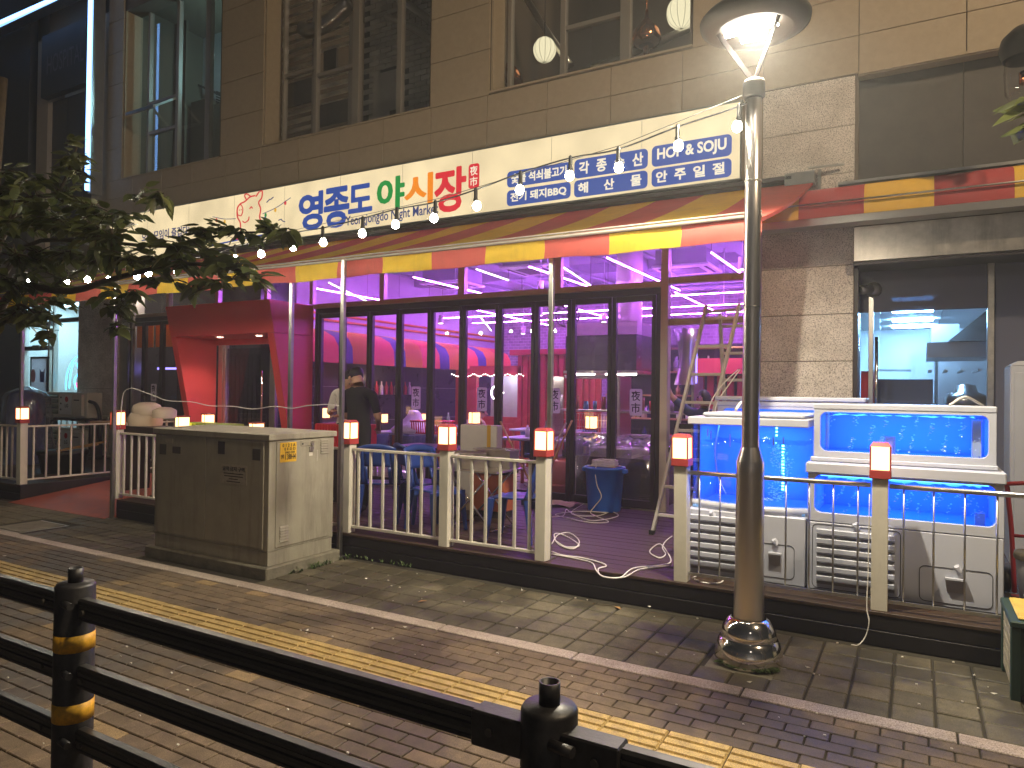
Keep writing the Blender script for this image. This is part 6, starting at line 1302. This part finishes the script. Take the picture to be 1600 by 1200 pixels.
bx('corner_post', (.455, 4.76, 0), (.50, 4.815, .40), 'green_box', gb, .004); bx('corner_post', (.455, 5.245, 0), (.50, 5.30, .40), 'green_box', gb, .004); bx('rim', (.45, 4.755, .40), (.97, 5.30, .435), 'green_box', gb, .006); bx('cover', (.49, 4.80, .436), (.93, 5.26, .452), 'yellow_top', gb, .008); bx('corner_post', (.92, 4.76, 0), (.96, 4.81, .40), 'green_box', gb); bx('corner_post', (.92, 5.25, 0), (.96, 5.30, .40), 'green_box', gb)
wl = thing('wall_lantern', 'black globe wall lantern with amber bulb at top right', 'lantern', (.95, 7.6, 4.6)); c = at(1603, 76, 7.5)
MB().lathe([(.001, .2), (.1, .18), (.18, .1), (.2, 0), (.17, -.09)], c, 20).build('shade', 'cable_black', wl); MB().lathe([(.15, -.09), (.16, -.2), (.15, -.38), (.12, -.42)], c, 20).build('glass_cup', 'glass', wl); MB().cyl(c+Vector((0, 0, -.3)), c+Vector((0, 0, -.2)), .05, 10).build('bulb', 'copper', wl); MB().cyl(c+Vector((0, 0, .19)), c+Vector((0, .0, .6)), .006, 6).build('rod', 'cable_black', wl)
# ------------------------------------------------------------------ people
def person(lab, loc, rz, J, shirt, pants, hairlen=.0, skin_sleeve=True, hold=None, hair_cut=.0):
    t = thing('person', lab, 'person', loc, rz)
    V = []; Ed = []; Rd = []; Zn = []
    def nd(p, r, par=None, zone='s', r2=None):
        V.append(Vector(p)); Rd.append((r, r2 or r)); Zn.append(zone); i = len(V)-1
        if par is not None: Ed.append((par, i))
        return i
    pel = nd(J['pelvis'], .145, None, 'p', .105); wa = nd(J['waist'], .148, pel, 't', .11); ch = nd(J['chest'], .175, wa, 't', .12); uc = nd(J['neckbase'], .095, ch, 't', .075)
    nk = nd(J['neck'], .050, uc, 's'); h0 = nd(J['head0'], .062, nk, 's', .07); h1 = nd(J['head1'], .086, h0, 's', .098); h2 = nd(J['head2'], .060, h1, 's', .07)
    for s_ in ('L', 'R'):
        sh = nd(J['sh'+s_], .070, uc, 't'); up = nd(Vector(J['sh'+s_]).lerp(Vector(J['el'+s_]),   .5), .058, sh, 't'); el = nd(J['el'+s_], .040, up, 's'); wr = nd(J['wr'+s_], .026, el, 's')
        d = (Vector(J['wr'+s_])-Vector(J['el'+s_])).normalized(); pm = nd(Vector(J['wr'+s_])+d*.05, .030, wr, 's', .022)
        sd = d.cross(Vector((0, 0, 1))); sd = sd.normalized() if sd.length > .1 else Vector((1, 0, 0)); dn = d.cross(sd)
        for k, L in enumerate((.062, .072, .068, .055)):
            o_ = sd*(-.024+.016*k); a = nd(V[pm]+d*.03+o_, .0085, pm, 's'); c = nd(V[a]+d*L*.5+dn*.008, .008, a, 's'); nd(V[c]+d*L*.3+dn*.025, .0065, c, 's')
        a = nd(V[pm]-sd*.035+d*.005, .010, pm, 's'); nd(V[a]+d*.035-sd*.012+dn*.012, .008, a, 's')
        hp = nd(J['hip'+s_], .092, pel, 'p'); mt = nd(Vector(J['hip'+s_]).lerp(Vector(J['kn'+s_]), .5), .078, hp, 'p'); kn = nd(J['kn'+s_], .058, mt, 'p'); an = nd(J['an'+s_], .042, kn, 'p'); ft_ = nd(Vector(J['an'+s_])+Vector((0, -.06, -.05)), .042, an, 'f'); nd(Vector(J['an'+s_])+Vector((0, -.17, -.055)), .034, ft_, 'f')
    me = bpy.data.meshes.new('body'); me.from_pydata([tuple(v) for v in V], Ed, []); o = bpy.data.objects.new('body', me); C.objects.link(o)
    sk_ = o.modifiers.new('s', 'SKIN'); sk_.use_smooth_shade = True
    for i, d in enumerate(me.skin_vertices[0].data): d.radius = Rd[i]; d.use_root = i == 0
    o.modifiers.new('u', 'SUBSURF').levels = 2; o.modifiers['u'].render_levels = 2
    nm = bpy.data.meshes.new_from_object(o.evaluated_get(bpy.context.evaluated_depsgraph_get())); bpy.data.objects.remove(o)
    b = MB(); vs = [v.co.copy() for v in nm.vertices]; fs = [tuple(p.vertices) for p in nm.polygons]; hc = Vector(J['head1']); fwd = Vector(J['face']).normalized(); side = fwd.cross(Vector((0, 0, 1))).normalized()
    nb_ = len(fs); b.add(vs, fs, True); zones = []
    for p in nm.polygons:
        c = p.center; i = min(range(len(V)), key=lambda k: (V[k]-c).length-.5*Rd[k][0]); zones.append(Zn[i])
    def extra(c, r_, sc, z): n0 = len(b.f); b.ball(c, r_, 8, 6, sc); zones.extend([z]*(len(b.f)-n0))
    extra(hc+fwd*.10-Vector((0, 0, .035)), .020, (.9, .9, 1.2), 's')
    for s_ in (-1, 1): extra(hc+side*s_*.085-Vector((0, 0, .02)), .030, (.45, .8, 1.1), 's'); extra(hc+fwd*.082+side*s_*.032-Vector((0, 0, .005)), .010, (1, 1, .7), 'e')
    extra(hc+fwd*.085-Vector((0, 0, .072)), .018, (1.1, 1.1, .35), 'l')
    o = b.build('body', None, t, local=True); mats = {'s': 'skin', 't': shirt, 'p': pants, 'f': 'shoe', 'e': 'eye', 'l': 'lips'}; keys = list(mats)
    for k in keys: o.data.materials.append(MT[mats[k]])
    for p, z in zip(o.data.polygons, zones): p.material_index = keys.index(z)
    # hair: cap over crown and back of the head
    b = MB(); n, m_ = 24, 16; vs = []
    for j in range(m_):
        for i in range(n):
            a = 6.2832*i/n; ph = 2.55*j/(m_-1); d = side*math.sin(ph)*math.cos(a)+fwd*math.sin(ph)*math.sin(a)+Vector((0, 0, math.cos(ph)))
            fr = max(0, math.sin(a)); bk = max(0, -math.sin(a)); lim = 1 if ph < 1.2+.40*(1-fr)+1.0*bk**.6+hairlen*(1-fr) else 0
            r_ = .088+.004*math.sin(i*5.3+j*2.1)+.010*(1-fr)-.012*max(0, ph-1.8) if lim else .055; q = hc+Vector((0, 0, .026))+Vector((d.x*r_*.92, d.y*r_*.98, d.z*r_)); vs.append(q)
    b.add(vs, [(j*n+i, j*n+(i+1) % n, (j+1)*n+(i+1) % n, (j+1)*n+i) for j in range(m_-1) for i in range(n)], True).build('hair', 'hair', t, local=True)
    return t
def pose(**k):
    J = dict(pelvis=(0, 0, .93), waist=(0, 0, 1.06), chest=(0, 0, 1.24), neckbase=(0, 0, 1.40), neck=(0, -.01, 1.47), head0=(0, -.03, 1.52), head1=(0, -.035, 1.59), head2=(0, -.03, 1.655), face=(0, -1, -.1),
             shL=(-.205, 0, 1.375), shR=(.205, 0, 1.375), elL=(-.245, .02, 1.10), elR=(.245, .02, 1.10), wrL=(-.26, -.06, .86), wrR=(.26, -.06, .86), hipL=(-.09, 0, .88), hipR=(.09, 0, .88), knL=(-.10, -.02, .48), knR=(.10, -.02, .48), anL=(-.11, .02, .085), anR=(.11, .02, .085))
    J.update(k); return J
# man with his back to us, head bent to the left
person('man in black T-shirt with his back turned, head bent left', (-5.74, 6.4, .224), R(0), pose(face=(-.9, .25, -.35), head0=(-.02, .0, 1.51), head1=(-.055, .0, 1.575), head2=(-.06, 0, 1.63), neck=(-.01, .01, 1.46), elL=(-.25, .06, 1.10), wrL=(-.16, .24, 1.02), elR=(.26, .05, 1.10), wrR=(.10, .24, .98), knL=(-.10, .02, .48)), 'cloth_black', 'cloth_black')
person('person in cream and black shirt holding phone behind silver post', (-6.33, 6.85, .224), R(0), pose(face=(.8, -.45, -.5), head0=(.04, -.04, 1.48), head1=(.08, -.05, 1.545), head2=(.09, -.05, 1.60), neck=(.02, -.02, 1.45), elL=(-.22, -.10, 1.12), wrL=(-.02, -.26, 1.16), elR=(.24, -.06, 1.10), wrR=(.12, -.26, 1.10)), 'cloth_white', 'cloth_black', .25)
t = thing('phone', 'pale phone in the hands of cream-shirted person', 'phone', (-6.33, 6.55, 1.40)); MB().beam((-6.38, 6.55, 1.40), (-6.25, 6.53, 1.46), .075, .010, (0, -1, .4)).build('phone_case', 'litter', t)
person('man seated inside bent forward in brownish T-shirt', (-6.75, 10.2, .0), R(160), pose(pelvis=(0, 0, .62), waist=(0, -.06, .76), chest=(0, -.14, .95), neckbase=(0, -.24, 1.13), neck=(0, -.30, 1.19), head0=(0, -.35, 1.23), head1=(0, -.38, 1.29), head2=(0, -.37, 1.35), shL=(-.19, -.22, 1.10), shR=(.19, -.22, 1.10), elL=(-.25, -.3, .86), elR=(.25, -.3, .86), wrL=(-.12, -.52, .80), wrR=(.12, -.52, .80), hipL=(-.1, 0, .60), hipR=(.1, 0, .60), knL=(-.12, -.42, .62), knR=(.12, -.42, .62), anL=(-.12, -.42, .29), anR=(.12, -.42, .29)), 'cloth_brown', 'cloth_black')
person('worker behind ladder raising one arm inside the restaurant', (-2.36, 9.1, .0), R(10), pose(pelvis=(0, 0, 1.0), face=(-.8, .3, .3), elL=(-.42, -.05, 1.62), wrL=(-.52, -.1, 1.90), shL=(-.19, 0, 1.42)), 'cloth_blue', 'cloth_black')

# ------------------------------------------------------------------ string of bulbs from the street lamp to the tree
ss = thing('string_lights', 'black cable of glowing round bulbs strung from street lamp to tree', 'string lights', (-5, 4.57, 3))
BL = [(1152, 198), (1060, 228), (967, 262), (890, 275), (812, 297), (745, 322), (678, 341), (618, 351), (566, 365), (505, 379), (458, 386), (408, 397), (368, 405), (328, 420), (276, 423), (232, 427), (214, 432), (170, 437), (137, 437), (104, 441), (45, 441), (18, 445)]
pts = [(LX+.05, LY-.02, 3.53)]
for i, (px, py) in enumerate(BL):
    Y = 4.57; q = at(px, py, Y); tilt = rnd(-.012, .012); top = q+Vector((tilt, rnd(-.01, .01), .115)); pts.append(top+Vector((0, 0, .012)))
    s_ = MB().lathe([(.006, .03), (.014, .02), (.015, -.055), (.019, -.06), (.017, -.085)], top, 10).build('socket', 'cable_black', ss)
    MB().lathe([(.014, .036), (.021, .026), (.030, .006), (.031, -.006), (.024, -.022), (.012, -.031), (.001, -.033)], q, 14).build('bulb', 'bulb_e', s_)
MB().tube(curve_pts(pts, 5), .006, 5).build('cable', 'cable_black', ss)
MB().tube([(LX+.05, LY, 3.58)]+[p+Vector((0, .03, .035)) for p in pts[3::4]], .0025, 4).build('catenary_wire', 'cable_black', ss)
MB().lathe([(.052, -.02), (.056, 0), (.052, .02)], (LX, LY, 3.53), 16).build('tie', 'cable_black', ss)

# ------------------------------------------------------------------ street tree at left, and a twig of another at right
b = MB(); L = 1.0
prof_ = [(0, 0), (.12, .14), (.32, .21), (.55, .19), (.78, .10), (1, 0)]
vs = []
for t_, w_ in prof_: w_ *= 1.25; vs += [(-w_, t_, .06*w_-.16*t_*t_), (0, t_, -.03*(w_ > 0)-.16*t_*t_), (w_, t_, .06*w_-.16*t_*t_)]
fs = []
for k in range(5): fs += [(3*k, 3*k+1, 3*k+4, 3*k+3), (3*k+1, 3*k+2, 3*k+5, 3*k+4)]
def leafmesh(m_):
    q = MB().add(vs, fs, True).build('leaf', m_); me = q.data; bpy.data.objects.remove(q); return me
LM, LL_ = leafmesh('leaf_mat'), leafmesh('leaf_light')
def tree(lab, base, limbs, clusters, seed, limit, trunk_r=.09):
    rg = random.Random(seed); t = thing('street_tree', lab, 'tree', base)
    bz = Vector(base); MB().tube(curve_pts([bz, bz+Vector((.03, .02, 1.0)), bz+Vector((-.02, .0, 2.0)), bz+Vector((.05, 0, 3.2)), bz+Vector((.1, .05, 4.6))], 4), [trunk_r*(1-.035*k) for k in range(17)], 12).build('trunk', 'bark', t)
    for pts_, r_ in limbs:
        q = curve_pts(pts_, 4); MB().tube(q, [r_*(1-.8*k/len(q)) for k in range(len(q))], 7).build('limb', 'bark', t)
    lv = []
    tw = MB()
    for c, r_, n_, lt in clusters:
        c = Vector(c)
        for k in range(max(2, int(n_*1.05)//9)):
            d = Vector((rg.gauss(0, 1), rg.gauss(0, 1), rg.gauss(0, .55))).normalized(); p = c-d*r_*.3; e = c+d*r_*rg.uniform(.6, 1.05); tw.tube([p, p.lerp(e, .5)+Vector((0, 0, .02)), e], [.006, .004, .002], 4)
            for j in range(9):
                f = .15+.85*j/8; pt = p.lerp(e, f)+Vector((rg.gauss(0, .018), rg.gauss(0, .018), rg.gauss(0, .014))); sgn = 1 if j % 2 else -1
                ax = (d+Vector((-d.y, d.x, 0))*sgn*rg.uniform(.5, 1.3)+Vector((0, 0, rg.uniform(-.9, .0)))).normalized(); lv.append((pt, ax, rg.uniform(.085, .15), rg.uniform(-.7, .7), lt))
    tw.build('twigs', 'bark', t)['kind'] = 'stuff'
    lv.sort(key=lambda l: (l[0]-CAM).length/l[2])
    rest = {0: MB(), 1: MB()}
    for i, (pt, ax, s_, ro, lt) in enumerate(lv):
        q = ax.to_track_quat('Y', 'Z'); M = Matrix.Translation(pt) @ q.to_matrix().to_4x4() @ Matrix.Rotation(ro, 4, 'Y') @ Matrix.Diagonal((s_*.95, s_, s_, 1))
        if i < limit:
            o = bpy.data.objects.new('leaf', LL_ if lt else LM); C.objects.link(o); o.parent = t; o.matrix_basis = Matrix.Translation(-bz) @ M
        else: rest[lt].add([M @ Vector(v) for v in vs], fs, True)
    for k in (0, 1):
        if rest[k].v: rest[k].build('crown', 'leaf_light' if k else 'leaf_mat', t)['kind'] = 'stuff'
    return t
CL = []
for px, py, Y, r_, n_, lt in ((5, 300, 3.2, .35, 70, 0), (15, 345, 3.0, .35, 70, 0), (45, 320, 3.3, .32, 70, 0), (70, 350, 3.0, .32, 80, 0), (60, 395, 3.2, .3, 70, 0), (25, 400, 3.0, .33, 70, 0), (100, 310, 3.4, .28, 60, 0), (105, 350, 3.1, .3, 80, 0), (110, 395, 3.3, .3, 70, 0), (145, 325, 3.3, .27, 60, 0), (150, 365, 3.1, .3, 80, 0), (155, 402, 3.3, .27, 60, 0),
      (118, 243, 3.4, .13, 26, 1), (108, 225, 3.4, .10, 18, 1), (122, 268, 3.4, .14, 26, 1), (185, 338, 3.3, .18, 36, 0), (175, 372, 3.1, .24, 60, 0), (205, 405, 3.2, .25, 55, 0), (245, 405, 3.3, .23, 50, 0), (280, 385, 3.2, .20, 45, 0), (292, 412, 3.3, .2, 40, 0), (320, 395, 3.3, .18, 36, 0), (348, 405, 3.3, .16, 30, 0), (375, 415, 3.3, .14, 26, 0), (398, 436, 3.3, .10, 16, 0), (365, 435, 3.3, .13, 24, 0), (340, 440, 3.3, .12, 18, 0),
      (325, 368, 3.4, .09, 18, 0), (350, 362, 3.4, .08, 18, 0), (378, 360, 3.4, .085, 20, 0), (405, 358, 3.4, .08, 20, 0), (430, 362, 3.4, .07, 16, 0), (452, 360, 3.4, .06, 9, 0), (250, 305, 3.4, .12, 20, 1), (215, 310, 3.4, .14, 24, 0), (318, 362, 3.3, .10, 14, 0),
      (15, 440, 3.0, .3, 60, 0), (55, 445, 3.2, .26, 45, 0), (95, 440, 3.2, .22, 36, 0), (30, 485, 3.1, .26, 55, 0), (65, 490, 3.2, .2, 40, 0), (10, 500, 3.1, .25, 50, 1), (85, 470, 3.2, .16, 27, 0), (75, 520, 3.2, .1, 14, 0), (178, 455, 3.2, .14, 24, 0), (170, 478, 3.2, .12, 20, 0), (178, 510, 3.2, .10, 16, 0), (192, 475, 3.2, .1, 14, 0), (205, 455, 3.2, .1, 12, 0), (270, 440, 3.3, .12, 16, 0), (305, 445, 3.3, .1, 12, 0), (245, 440, 3.3, .12, 14, 0), (12, 268, 3.3, .2, 30, 0), (60, 285, 3.3, .18, 30, 0)):
    CL.append((at(px, py, Y), r_, n_, lt))
tb = Vector((-7.75, 3.4, 0))
tree('leafy street tree reaching in from the left edge', tb, [([tb+Vector((0, 0, 2.0)), at(20, 455, 3.2), at(110, 455, 3.2), at(190, 432, 3.25), at(290, 412, 3.3), at(390, 425, 3.3)], .04), ([tb+Vector((.05, 0, 2.4)), at(40, 385, 3.2), at(150, 378, 3.3), at(260, 385, 3.35), at(360, 365, 3.4), at(450, 363, 3.4)], .022), ([tb+Vector((0, 0, 2.7)), at(30, 320, 3.3), at(90, 300, 3.4), at(120, 230, 3.4)], .03), ([at(150, 440, 3.2), at(183, 450, 3.2), at(190, 470, 3.2), at(178, 510, 3.2)], .008), ([tb+Vector((0, 0, 1.8)), at(20, 480, 3.1), at(70, 500, 3.2)], .02)], CL, 3, 300)
tree('thin tree at far right showing only a few leaves', (1.75, 3.5, 0), [([(1.75, 3.5, 2.2), (1.1, 3.5, 2.75), (.42, 3.5, 2.85)], .02)], [((.42, 3.5, 2.84), .08, 9, 1), ((.45, 3.5, 2.78), .09, 9, 1), ((.8, 3.5, 2.9), .25, 40, 0), ((1.3, 3.5, 3.0), .4, 70, 0)], 5, 60, .06)

# ------------------------------------------------------------------ thin haze volume added to stand in for lens glare
hz = MB().box((-62, -42, -1.4), (42, 32, 13.5)).build('haze', None)
hm = bpy.data.materials.new('haze'); hm.use_nodes = True; n = hm.node_tree.nodes; n.clear(); v = n.new('ShaderNodeVolumePrincipled'); v.inputs['Density'].default_value = .0055; v.inputs['Color'].default_value = (.85, .88, .9, 1); v.inputs['Anisotropy'].default_value = .55
o_ = n.new('ShaderNodeOutputMaterial'); hm.node_tree.links.new(v.outputs[0], o_.inputs['Volume']); hz.data.materials.append(hm); hz['kind'] = 'stuff'
